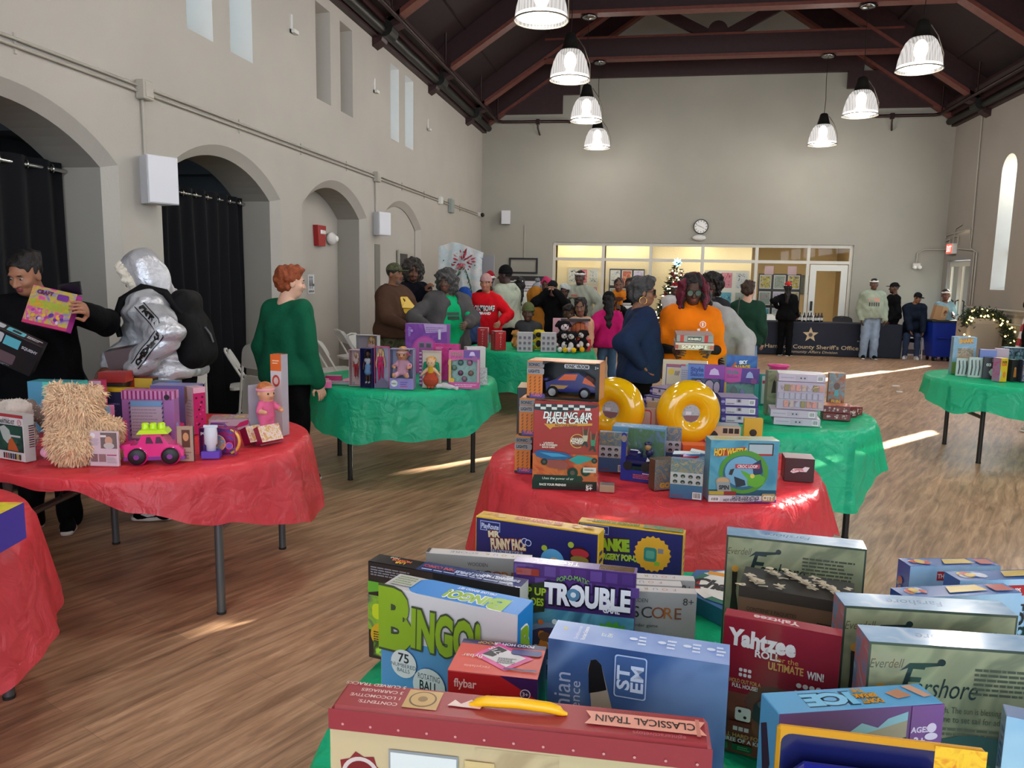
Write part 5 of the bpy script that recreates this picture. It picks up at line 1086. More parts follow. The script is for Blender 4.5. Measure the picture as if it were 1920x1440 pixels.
def person(label,x,y,h,yaw,skin='#5a3a2a',b=1.,belly=1.,lean=0.,head=(0,0),hs=1.,L=None,R=None,Lh=None,Rh=None,curl=(.5,.5),palm=(None,None),top=None,legs=None,shoes=None,hair=None,hat=None,res=.014,fres=None,
           group=None,seated=None,beard=None,glasses=None,name='person',lips=None,collar=None,sole='#d9d7d2',feet=None,eyes=True,headoff=(0,0)):
    s = h/1.75; rt = thing(name,label,'person',(x,y,0),R_(yaw),group); cy_,sy_ = math.cos(R_(yaw)),math.sin(R_(yaw))
    def W(p):
        dx, dy = p[0]-x, p[1]-y; return np.array([dx*cy_+dy*sy_, -dx*sy_+dy*cy_, p[2]])
    fres = fres or res*.62; hh = .236*s**.6*hs if hs != 1 else .236*s
    k_ = hh/.236; HC = np.array([0,.015*s,h-.12*k_]); NB = np.array([0,-.015*s,h-hh-.045*s]); shz = NB[2]-.035*s; hipz = .525*h if seated is None else seated
    torso = shz-hipz; q = lambda t: hipz+torso*t
    Ln = rotv(-lean, 'X'); piv = np.array([0, 0, hipz])
    T = lambda p: piv+Ln @ (np.array(p, float)-piv)
    sw = .15*s*b
    def torso_b(B, t, m=0, hem=None, k=.07, bl=belly, neck=True):
        tt = t
        B.cone(T((-sw*.8, 0, q(.93))), T((sw*.8, 0, q(.93))), .062*s+tt, m=m, k=k)
        B.cone(T((-.07*s*b, .008*s, q(.7))), T((.07*s*b, .008*s, q(.7))), .112*s*(.6+.4*b)+tt, m=m, k=k)
        B.cone(T((-.065*s*b,.02*s*bl,q(.36))),T((.065*s*b,.02*s*bl,q(.36))),.108*s*bl*(.5+.5*b)+tt,m=m,k=k)
        B.cone(T((-.075*s*b, -.005, q(.05))), T((.075*s*b, -.005, q(.05))), .12*s*(.5+.5*b)+tt, m=m, k=k)
    arms = []
    for sd, tg, hint in ((-1, L, Lh), (1, R, Rh)):
        A = T((sd*(sw+.02*s), -.005, q(.9))); 
        tg_ = W(tg) if tg is not None else T((sd*(sw+.07*s),.05*s,hipz-.1*s)); el,wr = ik(A,tg_,.295*s,.275*s,hint if hint is not None else (sd*.22,-1,-.15)); arms.append((A,el,wr))
    bl = Blob(res)
    torso_b(bl, 0.)
    bl.cone(T(NB+np.array([0, 0, -.03*s])), T(NB), .075*s, .06*s, k=.05)
    hpos = T(NB)+np.array([headoff[0], headoff[1], 0]); hv = HC-NB
    HR = Ln @ rotv(R_(head[0]), 'Z') @ rotv(-R_(head[1]), 'X'); 
    HRm = rotv(R_(head[0]), 'Z') @ rotv(-R_(head[1]), 'X') if lean < .6 else HR @ rotv(R_(18), 'X')
    hc = hpos+HRm @ hv; H = lambda p: hc+HRm @ (np.array(p, float)*k_)
    bl.cone(T(NB), H((0, -.02, -.06)), .056*s, .052*k_, k=.03)
    for (A, el, wr) in arms:
        bl.cone(A, el, .05*s, .041*s, k=.04); bl.cone(el, wr, .041*s, .027*s, k=.02)
    if seated is None:
        fx = .095*s; ft = feet or (0, 0); LG = []
        for i,sd in enumerate((-1,1)): LG.append((np.array([sd*.085*s*b,0,hipz-.02]),np.array([sd*fx,.015+ft[i]*.5,.29*h]),np.array([sd*(fx+.012),-.01+ft[i],.065*s])))
    else:
        LG = [(np.array([sd*.085*s,0,hipz-.02]),np.array([sd*.12*s,.4*s,hipz]),np.array([sd*.13*s,.38*s,.07])) for sd in (-1,1)]
    for (a,kn,an) in LG: bl.cone(a,kn,.082*s*(.6+.4*b),.056*s,k=.04); bl.cone(kn,an,.056*s,.036*s,k=.02); bl.cone(an,an+np.array([0,.14*s,-.03*s]),.034*s,.028*s,k=.02)
    bag = Bag(); P, F, m = bl.mesh(); bag.add(P, F, m)
    # head
    hb = Blob(fres)
    hb.cone(H((0, -.022, -.12)), H((0, -.02, -.05)), .058*s, .052*k_, k=.02)
    E_ = lambda c, r, **kw: hb.ell(H(c), np.array(r)*k_, HRm, **kw)
    E_((0,-.014,.028),(.075,.093,.09)); E_((0,.02,-.035),(.06,.07,.085),k=.03); E_((0,.045,-.088),(.034,.036,.028),k=.03)
    hb.cone(H((-.03, .078, .024)), H((.03, .078, .024)), .012*k_, k=.015)
    for sd in (-1, 1):
        E_((sd*.036,.06,-.032),(.026,.024,.022),k=.02); E_((sd*.031,.098,.0),(.017,.016,.011),sub=True,k=.012); E_((sd*.077,-.006,-.012),(.011,.021,.034),k=.006); E_((sd*.012,.093,-.038),(.009,.011,.008),k=.008)
    hb.cone(H((0, .084, .004)), H((0, .108, -.036)), .009*k_, .0135*k_, k=.01)
    E_((0,.083,-.058),(.022,.014,.0065),m=1,k=.004); E_((0,.082,-.068),(.02,.014,.0075),m=1,k=.004)
    P, F, m = hb.mesh(); bag.add(P, F, m)
    if eyes:
        for sd in (-1, 1):
            bag.ball(H((sd*.031,.0765,.0)),(.0125*k_,.009*k_,.0055*k_),2,HRm); bag.ball(H((sd*.031,.0842,-.001)),(.006*k_,.0042*k_,.0052*k_),3,HRm)
            bag.ball(H((sd*.032, .087, .022)), (.018*k_, .006*k_, .0042*k_), 4, HRm)
    for i, (sd, (A, el, wr)) in enumerate(zip((-1, 1), arms)):
        d = wr-el; pn = palm[i] if palm[i] is not None else np.array([-sd, .2, -.2]) 
        hand_shape(bag, wr, d, pn, -sd, curl[i], s*.98*(1.08 if hs > 1.05 else 1), 0, max(.0045, fres*.7))
    hc_ = (hair[1] if hair else '#16110f')
    lipc = lips or ('#7a3f3c' if sum(lin(skin)[:3]) < .5 else '#b5716a')
    bag.build('body',[skin_m(skin),M('lip_'+lipc.lstrip('#'),lipc,.4),M('eye_white','#a8a29a',.35),M('iris_dark','#1c120c',.2),M('brow_dark','#1d1512',.8)],rt)
    # garments
    def sleeves(B, t, m=0, cut=.96, k=.03, n=1):
        for (A, el, wr) in arms:
            B.cone(A, el, .052*s+t, .045*s+t*.9, m=m, k=k)
            if cut > .5: e = el+(wr-el)*min(1, cut); B.cone(el, e, .045*s+t*.9, .031*s+t*.7, m=m, k=.02)
    if top:
        c,kind,hem,t = top['c'],top.get('kind','knit'),top.get('hem',.0),top.get('t',.018)*s; slv = top.get('slv',.97); tm = cloth_m(c,kind)
        B = Blob(top.get('res', res)); torso_b(B, t)
        if top.get('flare'): B.cone(T((-.08*s*b,0,q(hem)+.04)),T((.08*s*b,0,q(hem)+.04)),.12*s*(.5+.5*b)*top['flare']+t,k=.08)
        elif hem < .02: B.cone(T((-.08*s*b,0,q(hem)+.05)),T((.08*s*b,0,q(hem)+.05)),.122*s*(.5+.5*b)+t,k=.07)
        B.cut(T((0, 0, q(hem))), Ln @ np.array([0, 0, -1.]))
        if slv > .5 or slv == .5: sleeves(B, t, cut=slv)
        else:
            for (A, el, wr) in arms: B.cone(A, A+(el-A)*.75, .056*s+t, .054*s+t, k=.03)
        if top.get('collar'): B.cone(T(NB+np.array([0,-.01,-.02*s])),T(NB+np.array([0,.005,.03*s])),.078*s,.07*s,k=.02)
        if top.get('hood'):
            B.cone(T(NB+np.array([-.06*s,-.06*s,-.01])),T(NB+np.array([.06*s,-.06*s,-.01])),.055*s,k=.03); B.cone(T(NB+np.array([-.07*s,.0,-.01])),T(NB+np.array([-.02,.07*s,-.05*s])),.03*s,k=.03); B.cone(T(NB+np.array([.07*s,.0,-.01])),T(NB+np.array([.02,.07*s,-.05*s])),.03*s,k=.03)
        fn = None
        if kind == 'puffer':
            def fn(Pp, T_=None): z = Pp[:, 2]; return -.017*np.abs(np.sin((z+.12*Pp[:, 0])*PI/.115))+.008
        P,F,m = B.mesh(noise=top.get('noise',(26,.006)),fn=fn); g = Bag(); g.add(P,F,m*0); to = g.build(top.get('name','shirt'),[tm],rt); rt['_x'] = 1
        if top.get('print'):
            bv = BVHTree.FromPolygons([tuple(v) for v in P],[tuple(map(int,f)) for f in F]); back = top.get('back',False)
            for j, pr in enumerate(top['print']):
                mb_ = MB(); fc = Face(mb_,(0,0,0),(1,0,0),(0,0,1),(0,-1,0),1,1); pr(fc); vs = []; sg = 1
                for v in mb_.v:
                    X,Z = -v[0],v[2]; o_ = T((X*s,.6,q(.62)+Z*s)); dr = Ln @ np.array([0,-1.,0]); hit = bv.ray_cast(Vector(o_),Vector(dr)); 
                    vs.append(tuple(np.array(hit[0])-dr*(.004-v[1]*1.) if hit[0] else T((X*s,.1,q(.62)+Z*s))))
                mesh_obj('chest_print', vs, mb_.f, mb_.mats, mb_.m, None, to)
        if top.get('inner'):
            B2 = Blob(res); torso_b(B2,t*.45); B2.cone(T(NB+np.array([0,0,-.05])),T(NB+np.array([0,0,-.015])),.07*s,k=.03); B2.cut(T((0,0,q(hem+.06))),Ln @ np.array([0,0,-1.])); P,F,m = B2.mesh(); Bag().add(P,F,m*0).build('undershirt',[cloth_m(top['inner'])],rt)
        if top.get('cuffs'):
            for (A,el,wr) in arms: B2 = Blob(res); B2.cone(A+(el-A)*.7,el,.05*s,.047*s,k=.01); B2.cone(el,wr,.047*s,.034*s,k=.01); P,F,m = B2.mesh(); Bag().add(P,F,m*0).build('undersleeve',[cloth_m(top['cuffs'])],rt)
    if legs:
        c, kind, t = legs['c'], legs.get('kind', 'knit'), legs.get('t', .012)*s; B = Blob(res)
        B.cone((-.075*s*b, -.005, hipz+.02), (.075*s*b, -.005, hipz+.02), .122*s*(.5+.5*b), k=.05)
        cutk = legs.get('len', 1.)
        for (a, kn, an) in LG:
            B.cone(a, kn, .086*s*(.6+.4*b)+t, .062*s+t, k=.04)
            if cutk > .5: B.cone(kn, kn+(an-kn)*min(1, cutk), .062*s+t, (.048*s+t)*legs.get('hemw', 1), k=.02)
        if cutk <= .5: B.cut((0, 0, LG[0][1][2]-.02), (0, 0, -1))
        if seated is None: B.cut((0, 0, hipz+.1), (0, 0, 1))
        P,F,m = B.mesh(noise=(30,.004)); Bag().add(P,F,m*0).build('trousers' if cutk > .5 else 'shorts',[cloth_m(c,kind)],rt)
    if shoes:
        for sd, (a, kn, an) in zip((-1, 1), LG):
            c0 = np.array([an[0],an[1]+.055*s,.045*s]); R3 = rotv(-sd*.18,'Z'); B = Blob(.008 if res < .012 else .011)
            f = lambda p: c0+R3 @ (np.array(p)*s)
            B.cone(f((0,-.07,-.012)),f((0,.11,-.018)),.034*s,.03*s,k=.02); B.cone(f((0,.05,-.01)),f((0,.09,-.012)),.043*s,.038*s,k=.03); B.cone(f((0,-.07,.0)),f((0,-.06,.045)),.04*s,.042*s,k=.03); B.cone(f((0,-.045,.03)),f((0,.05,.005)),.032*s,.03*s,k=.03); B.cut((0,0,.012*s),(0,0,-1))
            P, F, m = B.mesh(); so = Bag().add(P, F, m*0).build('shoe', [cloth_m(shoes)], rt)
            B = Blob(.008 if res < .012 else .011); B.cone(f((0,-.075,-.03)),f((0,.03,-.03)),.042*s,.044*s,k=.02); B.cone(f((0,.03,-.03)),f((0,.12,-.03)),.048*s,.036*s,k=.02); B.cut((0,0,.004),(0,0,-1)); B.cut((0,0,.03*s),(0,0,1)); P,F,m = B.mesh()
            if len(P): Bag().add(P, F, m*0).build('sole', [M('sole_'+sole.lstrip('#'), sole, .6)], so)
    hres = max(.006, fres)
    def hblob(fn, mat, nm, noise=(55, .006)):
        B = Blob(hres); fn(B); P, F, m = B.mesh(noise=noise); return Bag().add(P, F, m*0).build(nm, [mat], rt)
    he = lambda B, c, r, **kw: B.ell(H(c), np.array(r)*k_, HRm, **kw)
    hk = lambda B,a,b_,ra,rb=None,**kw: B.cone(H(a),H(b_),ra*k_,(rb if rb is not None else ra)*k_,**kw)
    facecut = lambda B, z=.055, w_=.066: he(B, (0, .092, z-.115), (w_, .075, .115), sub=True, k=.015)
    if hair:
        ty, hc2 = hair; hm = hair_m(hc2)
        def mk(B):
            if ty == 'short': he(B,(0,-.02,.034),(.083,.1,.096)); facecut(B,.07); he(B,(0,-.03,-.1),(.1,.12,.07),sub=True,k=.01)
            elif ty == 'buzz': he(B,(0,-.018,.036),(.079,.096,.09)); facecut(B,.075); he(B,(0,-.03,-.11),(.1,.13,.09),sub=True,k=.01)
            elif ty == 'wavy': he(B,(0,-.022,.04),(.098,.115,.105)); he(B,(0,-.06,-.03),(.085,.07,.075),k=.03); he(B,(.02,.05,.11),(.06,.05,.03),k=.03); facecut(B,.07,.07)
            elif ty == 'crop': he(B,(0,-.03,.045),(.09,.105,.098)); he(B,(0,-.06,-.025),(.075,.06,.06),k=.03); he(B,(-.01,.055,.1),(.06,.055,.035),k=.03); facecut(B,.075,.064)
            elif ty == 'afro': he(B,(0,-.03,.04),(.145,.14,.135)); he(B,(0,-.05,-.06),(.13,.1,.09),k=.04); facecut(B,.075,.07)
            elif ty == 'bigbob': he(B,(0,-.03,.04),(.125,.13,.115)); he(B,(0,-.05,-.06),(.13,.1,.1),k=.04); facecut(B,.07,.065)
            elif ty == 'back': he(B,(0,-.022,.036),(.084,.102,.095)); he(B,(0,-.1,.07),(.05,.05,.05),k=.03); facecut(B,.085,.068)
            elif ty == 'bob': he(B,(0,-.02,.034),(.09,.105,.1)); he(B,(0,-.04,-.06),(.092,.085,.09),k=.04); facecut(B,.075,.06)
            elif ty == 'long': he(B,(0,-.02,.034),(.088,.104,.098)); hk(B,(0,-.06,-.03),(0,-.1,-.34),.075,.06,k=.04); facecut(B,.07,.062)
            elif ty == 'locs':
                he(B, (0, -.02, .036), (.09, .106, .1)); he(B, (0, -.05, .03), (.105, .09, .11), k=.03)
                for sd in (-1, 1):
                    for j in range(4): hk(B,(sd*(.07+.01*j),.03-.03*j,.03),(sd*(.1+.006*j),.05-.035*j,-.13),.022,.018,k=.01)
                facecut(B, .08, .07)
        hblob(mk, hm, 'hair', (60, .007) if ty not in ('afro', 'bigbob') else (70, .014))
        if ty == 'locs':
            def mk2(B):
                for sd in (-1, 1):
                    for j in range(3): hk(B,(sd*(.085+.012*j),.035-.028*j,.05),(sd*(.108+.008*j),.055-.03*j,-.15),.02,.017,k=.012)
                    hk(B, (sd*.02, -.04, .125), (sd*.09, .0, .07), .018, k=.02)
            hblob(mk2, hair_m('#5d1124'), 'dyed_hair')
    if beard:
        def mk(B): he(B,(0,.035,-.088),(.05,.052,.04)); he(B,(0,.06,-.052),(.04,.036,.01),k=.01); he(B,(0,.09,-.063),(.02,.03,.01),sub=True,k=.005); he(B,(0,.03,-.0),(.07,.07,.045),sub=True,k=.01)
        hblob(mk, hair_m(beard), 'beard', (80, .003))
    if hat:
        ht, c1 = hat[0], hat[1]; c2 = hat[2] if len(hat) > 2 else c1
        if ht == 'beanie':
            def mk(B): he(B,(0,-.015,.05),(.089,.106,.105)); B.cut(H((0,0,.03)),HRm @ np.array([0,.15,-1]))
            def cf(B): he(B,(0,-.015,.04),(.094,.111,.06)); B.cut(H((0,0,.068)),HRm @ np.array([0,-.15,1])); B.cut(H((0,0,.02)),HRm @ np.array([0,.15,-1]))
            o = hblob(mk,cloth_m(c1),'hat',(40,.002)); B = Blob(hres); cf(B); P,F,m = B.mesh(); Bag().add(P,F,m*0).build('cuff',[cloth_m(c2)],o)
            if len(hat) > 3: B = Blob(hres); he(B,(0,-.03,.18),(.045,.045,.042)); P,F,m = B.mesh(noise=(80,.006)); Bag().add(P,F,m*0).build('pompom',[cloth_m(hat[3])],o)
        elif ht == 'cap':
            def mk(B): he(B,(0,-.012,.045),(.086,.104,.088)); B.cut(H((0,0,.035)),HRm @ np.array([0,.05,-1]))
            o = hblob(mk,cloth_m(c1,'camo' if c1 == '#3c4028' else 'knit'),'hat',(40,.001)); B = Blob(hres); he(B,(0,.115,.036),(.07,.075,.009)); P,F,m = B.mesh(); Bag().add(P,F,m*0).build('brim',[cloth_m(c2,'camo' if c2 == '#3c4028' else 'knit')],o)
        elif ht == 'bucket':
            def mk(B): he(B,(0,-.012,.05),(.09,.105,.085)); B.cut(H((0,0,.03)),HRm @ np.array([0,.05,-1])); hk(B,(0,-.01,.03),(0,-.01,.032),.118,k=.01); he(B,(0,-.01,-.02),(.2,.2,.045),sub=True,k=.005); he(B,(0,.0,.1),(.001,.001,.001),k=.001)
            hblob(mk, cloth_m(c1, 'camo'), 'hat', (40, .001))
        elif ht == 'santa':
            def bd(B): he(B, (0, -.012, .05), (.098, .114, .03))
            o = hblob(bd,cloth_m('#e6e3df'),'hat_band',(70,.005)); B = Blob(hres); he(B,(0,-.03,.075),(.084,.1,.06)); hk(B,(0,-.06,.11),(0,-.13,.06),.045,.02,k=.03); P,F,m = B.mesh(); Bag().add(P,F,m*0).build('hat',[cloth_m(c1)],o)
        elif ht == 'band':
            def bd(B): he(B, (0, -.012, .055), (.094, .11, .028))
            hblob(bd, cloth_m(c1), 'headband', (70, .004))
        elif ht == 'hood':
            def mk(B): he(B,(0,-.025,.02),(.108,.122,.135)); hk(B,(0,-.04,-.09),(0,-.03,-.15),.1,.1,k=.04); he(B,(0,.1,-.03),(.066,.08,.1),sub=True,k=.02); he(B,(0,0,0),(.078,.098,.11),sub=True,k=.01)
            hblob(mk, cloth_m(c1, hat[3] if len(hat) > 3 else 'knit'), 'hood', (26, .008))
            if c2 != c1:
                def rim(B):
                    N_ = 16
                    for j in range(N_):
                        t0, t1 = -.6*PI/2+(j)*(PI+.6*PI)/N_, -.6*PI/2+(j+1)*(PI+.6*PI)/N_
                        hk(B,(.085*math.cos(t0),.062+.02*math.sin(t0),-.02+.12*math.sin(t0)),(.085*math.cos(t1),.062+.02*math.sin(t1),-.02+.12*math.sin(t1)),.026,k=.02)
                hblob(rim,M('fleece_cream','#ddd2c0',.95,sheen=.3,bump=(120,.4)),'fur_trim',(110,.005))
    if glasses:
        mm = M('glasses_frame','#141312',.3); Z = MB(); HM = Matrix([[*HRm[i],hc[i]] for i in range(3)]+[[0,0,0,1]]); Z.T = HM; g = k_
        for sd in (-1, 1):
            Z.torus((sd*.033*g,.1*g,.0),.026*g,.0032*g,mm,ax=(0,1,0),n=18,k=6); Z.tube([(sd*.058*g,.1*g,.006*g),(sd*.08*g,.06*g,.006*g),(sd*.083*g,-.01*g,.002*g)],.003*g,mm,6)
        Z.tube([(-.008*g,.104*g,.005*g),(.008*g,.104*g,.005*g)],.003*g,mm,6); o = Z.build('glasses',rt); Z = MB(); Z.T = HM
        for sd in (-1,1): Z.cyl((sd*.033*g,.1*g,.0),.025*g,.002*g,M('lens_'+glasses.lstrip('#'),glasses,.08,spec=.9),18,(0,1,0))
        Z.build('lens', o)
    if '_x' in rt: del rt['_x']
    rt_info[rt.name] = dict(arms=arms, T=T, q=q, s=s, H=H, sw=sw, W=W, HRm=HRm)
    return rt
rt_info = {}
# ================================================================== who is where
V = np.array
BK = '#060608'
person('woman in black jacket with hair tied back, holding up a pink boxed toy',-3.62,4.08,1.72,205,'#9a6a50',b=1.07,head=(-22,22),L=(-3.1,3.86,1.38),R=(-3.5,3.75,1.2),Lh=(-1,-.3,-.5),Rh=(1,-.6,-.5),curl=(.8,.8),
       top=dict(c='#08080a',kind='knit',t=.035,hem=-.25,name='jacket',noise=(22,.008),flare=1.05),legs=dict(c='#07080c',t=.02),shoes='#0a0a0b',hair=('back','#15100f'),res=.0095,fres=.006,lips='#8d4a48')
person('person in silver puffer jacket with fleece-lined hood, reaching over the toy table',-3.04,4.5,1.74,100,'#6b4636',b=1.08,belly=1.10,lean=.14,head=(8,24),L=(-3.0,4.12,1.03),R=(-3.25,4.2,1.02),Lh=(-.4,-1,.2),Rh=(1,-.6,-.3),curl=(.55,.6),palm=(V([0,0,-1]),V([0,0,-1])),
       top=dict(c='#c2c2c6',kind='puffer',t=.06,hem=.0,name='puffer_jacket',noise=(34,.006),collar=True),legs=dict(c='#090a0e',t=.02),shoes='#09090a',hair=('buzz','#120d0b'),hat=('hood','#c2c2c6','#ddd2c0','puffer'),res=.0095,fres=.006,feet=(.04,-.1))
person('woman with short red hair in a green sweater, seen from behind',-2.68,5.45,1.66,-22,'#d6a78e',b=1.02,belly=1.07,head=(-30,5),R=(-2.43,5.42,.79),L=(-2.93,5.56,.79),curl=(.45,.45),
       top=dict(c='#12573d',t=.04,hem=-.16,noise=(16,.008),name='sweater',flare=1.12),legs=dict(c='#08080a',t=.02),shoes=BK,hair=('crop','#86401f'),res=.0095,fres=.007,lips='#b5716a')
person('man in brown hoodie and camouflage cap behind the doll table',-3.02,8.93,1.74,-112,'#8d6248',b=1.11,belly=1.25,head=(5,0),R=(-2.78,8.55,1.03),L=(-2.6,8.8,1.03),curl=(.8,.8),
       top=dict(c='#4d372b',t=.045,hem=-.1,hood=True,name='hoodie',noise=(20,.007),print=[lambda f: (f.rect(-.07,-.02,.07,.12,'#d9b01f',.02),f.ell(0,-.04,.05,'#d9b01f'))]),legs=dict(c='#2c2f1c',kind='camo',t=.03),shoes=BK,hair=('buzz','#2b2623'),hat=('cap','#3c4028','#3c4028'),beard='#6f675f',res=.012,fres=.008)
person('man with big frizzy dark hair and navy coat, hand at chin',-3.1,9.95,1.78,-145,'#6f4a36',b=1.03,head=(-10,8),R=(-2.86,9.66,1.42),Rh=(.6,-.4,-1),curl=(.7,.9),top=dict(c='#0a0c15',t=.035,hem=-.35,name='coat'),legs=dict(c=BK),shoes=BK,hair=('afro','#3b3531'),beard='#2a2421',res=.014,fres=.008)
person('woman with grey bobbed hair, charcoal zip jacket open over a green shirt',-2.22,8.42,1.66,-143,'#5d4336',b=1.25,belly=1.25,head=(-42,4),L=(-1.93,8.12,1.1),R=(-2.32,8.02,1.07),Lh=(-1,-.5,-.3),Rh=(1,-.3,-.5),curl=(.6,.7),
       top=dict(c='#0fa266',t=.02,hem=-.22,name='shirt',slv=.2,print=[lambda f: (f.rect(-.07,.0,.08,.035,'#123324'),f.rect(-.07,-.05,.08,-.012,'#123324'))]),legs=dict(c='#0b0b0d'),shoes=BK,hair=('bigbob','#454342'),res=.012,fres=.008)
person('boy in a royal blue beanie and navy puffer coat',-2.42,10.05,1.44,-150,'#3a2820',b=1.03,hs=1.2,head=(-10,14),top=dict(c='#32436a',t=.05,hem=-.1,name='coat',noise=(30,.008)),legs=dict(c=BK),shoes=BK,hair=('buzz','#100c0a'),hat=('beanie','#1d428f'))
person('woman in red LONESOME BRAND hoodie and dusty pink beanie',-2.22,10.5,1.62,178,'#a8735b',b=1.00,head=(0,0),L=(-1.95,10.2,1.0),Lh=(-1,-.6,-.4),curl=(.6,.5),
       top=dict(c='#cc1420',t=.04,hem=-.08,hood=True,name='hoodie',print=[lambda f: (f.text('LONESOME',.0,.03,.075,'#e9e4e2',.34,bold=.05,out='#1b1416',ot=.05),f.text('BRAND',.03,-.045,.035,'#e9e4e2',.17,bold=.06))]),legs=dict(c='#8d8a88'),shoes=BK,hair=('buzz','#1b1412'),hat=('beanie','#b38d8b'),res=.013,fres=.008)
person('person in a red Santa hat mostly hidden behind the red hoodie woman',-2.36,11.35,1.66,160,'#4a3024',top=dict(c='#0d0d0f',t=.03),legs=dict(c=BK),shoes=BK,hair=('buzz','#14100e'),hat=('santa','#8d1420'))
person('man in sage hoodie and black beanie turned away to the left',-2.06,11.2,1.75,62,'#43302a',b=1.08,belly=1.07,head=(20,4),top=dict(c='#aab29f',t=.045,hem=-.1,hood=True,name='hoodie',inner='#dcdcda'),legs=dict(c=BK,t=.02),shoes=BK,hair=('buzz','#14100e'),hat=('beanie','#141416'),res=.013,fres=.008)
person('woman with a long black braid and white cap behind the sage hoodie man',-2.02,12.1,1.6,20,'#4a3024',top=dict(c='#c9cfc4',t=.035,name='hoodie'),legs=dict(c=BK),shoes=BK,hair=('long','#100d0c'),hat=('band','#dcdad6'))
person('boy in olive beanie and charcoal coat behind the gift boxes',-1.62,10.5,1.24,180,'#4f3527',b=1.03,hs=1.2,head=(0,4),top=dict(c='#3c3d40',t=.045,hem=-.1,name='coat',collar=True),legs=dict(c=BK),shoes=BK,hair=('buzz','#100c0a'),hat=('beanie','#59603c'),res=.012,fres=.008)
person('child in mustard hooded coat seen in profile',-1.66,11.5,1.44,-95,'#5a3c2e',hs=1.12,top=dict(c='#9a6420',t=.05,hem=-.25,name='coat'),legs=dict(c='#4d4a2c'),shoes=BK,hair=('buzz','#100c0a'),hat=('hood','#9a6420'))
person('person in coral pink hoodie and grey pompom hat, back turned',-1.76,12.3,1.5,-5,'#6b4636',hs=1.05,top=dict(c='#d9486f',t=.045,hem=-.2,name='hoodie',hood=True),legs=dict(c='#3c3a2c'),shoes=BK,hair=('buzz','#1c1614'),hat=('beanie','#8c8d92','#8c8d92','#77787d'))
person('person in black jacket and black cap raising hands to their face',-1.42,11.6,1.56,178,'#b58a72',head=(0,12),L=(-1.36,11.38,1.4),R=(-1.48,11.38,1.4),Lh=(-1,.2,-1),Rh=(1,.2,-1),curl=(.8,.8),top=dict(c='#0b0b0c',t=.045,hem=-.08,name='jacket'),legs=dict(c='#c9b6a2',t=.02),shoes='#55504a',hair=('buzz','#1a1412'),hat=('cap','#19191b'))
person('person in a deep pink hood half hidden behind the black jacket',-1.62,12.35,1.58,175,'#5a3c2e',top=dict(c='#7d1b3a',t=.035),legs=dict(c=BK),shoes=BK,hair=('buzz','#14100e'),hat=('hood','#b0355d'))
person('child in pale hooded jacket beside the tall man',-1.38,12.9,1.48,178,'#4a3024',hs=1.08,top=dict(c='#b7bcba',t=.045,name='jacket'),legs=dict(c=BK),shoes=BK,hair=('buzz','#14100e'),hat=('hood','#bcc6c2'))
person('tall man in grey sweatshirt and white band hat before the picture panels',-1.14,12.95,1.73,155,'#4a342a',b=1.17,belly=1.14,head=(12,0),L=(-.86,12.62,1.0),Lh=(-1,-.4,-.3),top=dict(c='#9aa092',t=.05,hem=-.12,name='sweatshirt',print=[lambda f: (f.rect(-.1,.0,.1,.06,'#3f4a3c',.01),f.rect(-.06,.07,.06,.11,'#b06a58',.01))]),legs=dict(c='#0b0c0e',t=.02),shoes=BK,hair=('buzz','#100c0a'),hat=('band','#e6e3df'),beard='#2c2623',res=.014)
person('boy in black shirt with cropped hair at the far table',-1.1,10.62,1.26,-130,'#4d3326',hs=1.2,b=.95,head=(-5,14),top=dict(c='#191b1c',t=.025,hem=-.05,slv=.3),legs=dict(c=BK),shoes=BK,hair=('buzz','#100c0a'),res=.012,fres=.008)
person('girl with dark bob in a peach shirt at the far table',-.9,10.55,1.34,-160,'#7a5240',hs=1.18,b=.92,head=(-25,6),top=dict(c='#d09c80',t=.03,hem=-.05,slv=.5,print=[lambda f: (f.ell(0,.03,.04,'#5a4038'),f.ell(.05,.02,.03,'#5a4038'),f.ell(.02,-.02,.04,'#a8685a'))]),legs=dict(c='#2b3a66'),shoes=BK,hair=('bob','#17110f'),res=.012,fres=.008)
person('girl in magenta hooded jacket and black headscarf, back turned',-.56,11.15,1.4,8,'#5a3c2e',hs=1.15,L=(-.82,11.0,.72),top=dict(c='#b81d66',t=.05,hem=-.3,hood=True,name='jacket',flare=1.15),legs=dict(c='#3c5a78',kind='denim',hemw=1.4),shoes='#3c5a78',hair=('long','#0f0c0b'),hat=('beanie','#131315'),res=.012,fres=.009)
person('woman carrying a baby on her arm near the middle of the hall',-.3,12.45,1.62,165,'#4a3024',R=(-.5,12.2,1.2),L=(-.42,12.15,1.15),top=dict(c='#0d0d0f',t=.03,name='shirt',print=[lambda f: (f.rect(-.12,-.02,.1,.05,'#dcd9d2',.01),f.rect(-.1,.06,.08,.09,'#dcd9d2',.01))]),legs=dict(c=BK),shoes=BK,hair=('back','#120e0c'))
person('woman in navy sweater, sunglasses and gold hoop earring, hand on hip',-.06,6.5,1.62,-78,'#8a5f49',b=1.12,belly=1.14,head=(-8,2),R=(-.03,6.26,.93),Rh=(.5,-1,.1),L=(.14,6.9,1.0),curl=(.4,.4),palm=(None,V([0,1,0])),
       top=dict(c='#1d2a45',t=.04,hem=-.14,name='sweater',noise=(17,.009),flare=1.05,slv=.9),legs=dict(c='#060608',t=.02),shoes=BK,hair=('wavy','#3d3b3b'),glasses='#17120f',res=.0095,fres=.006)
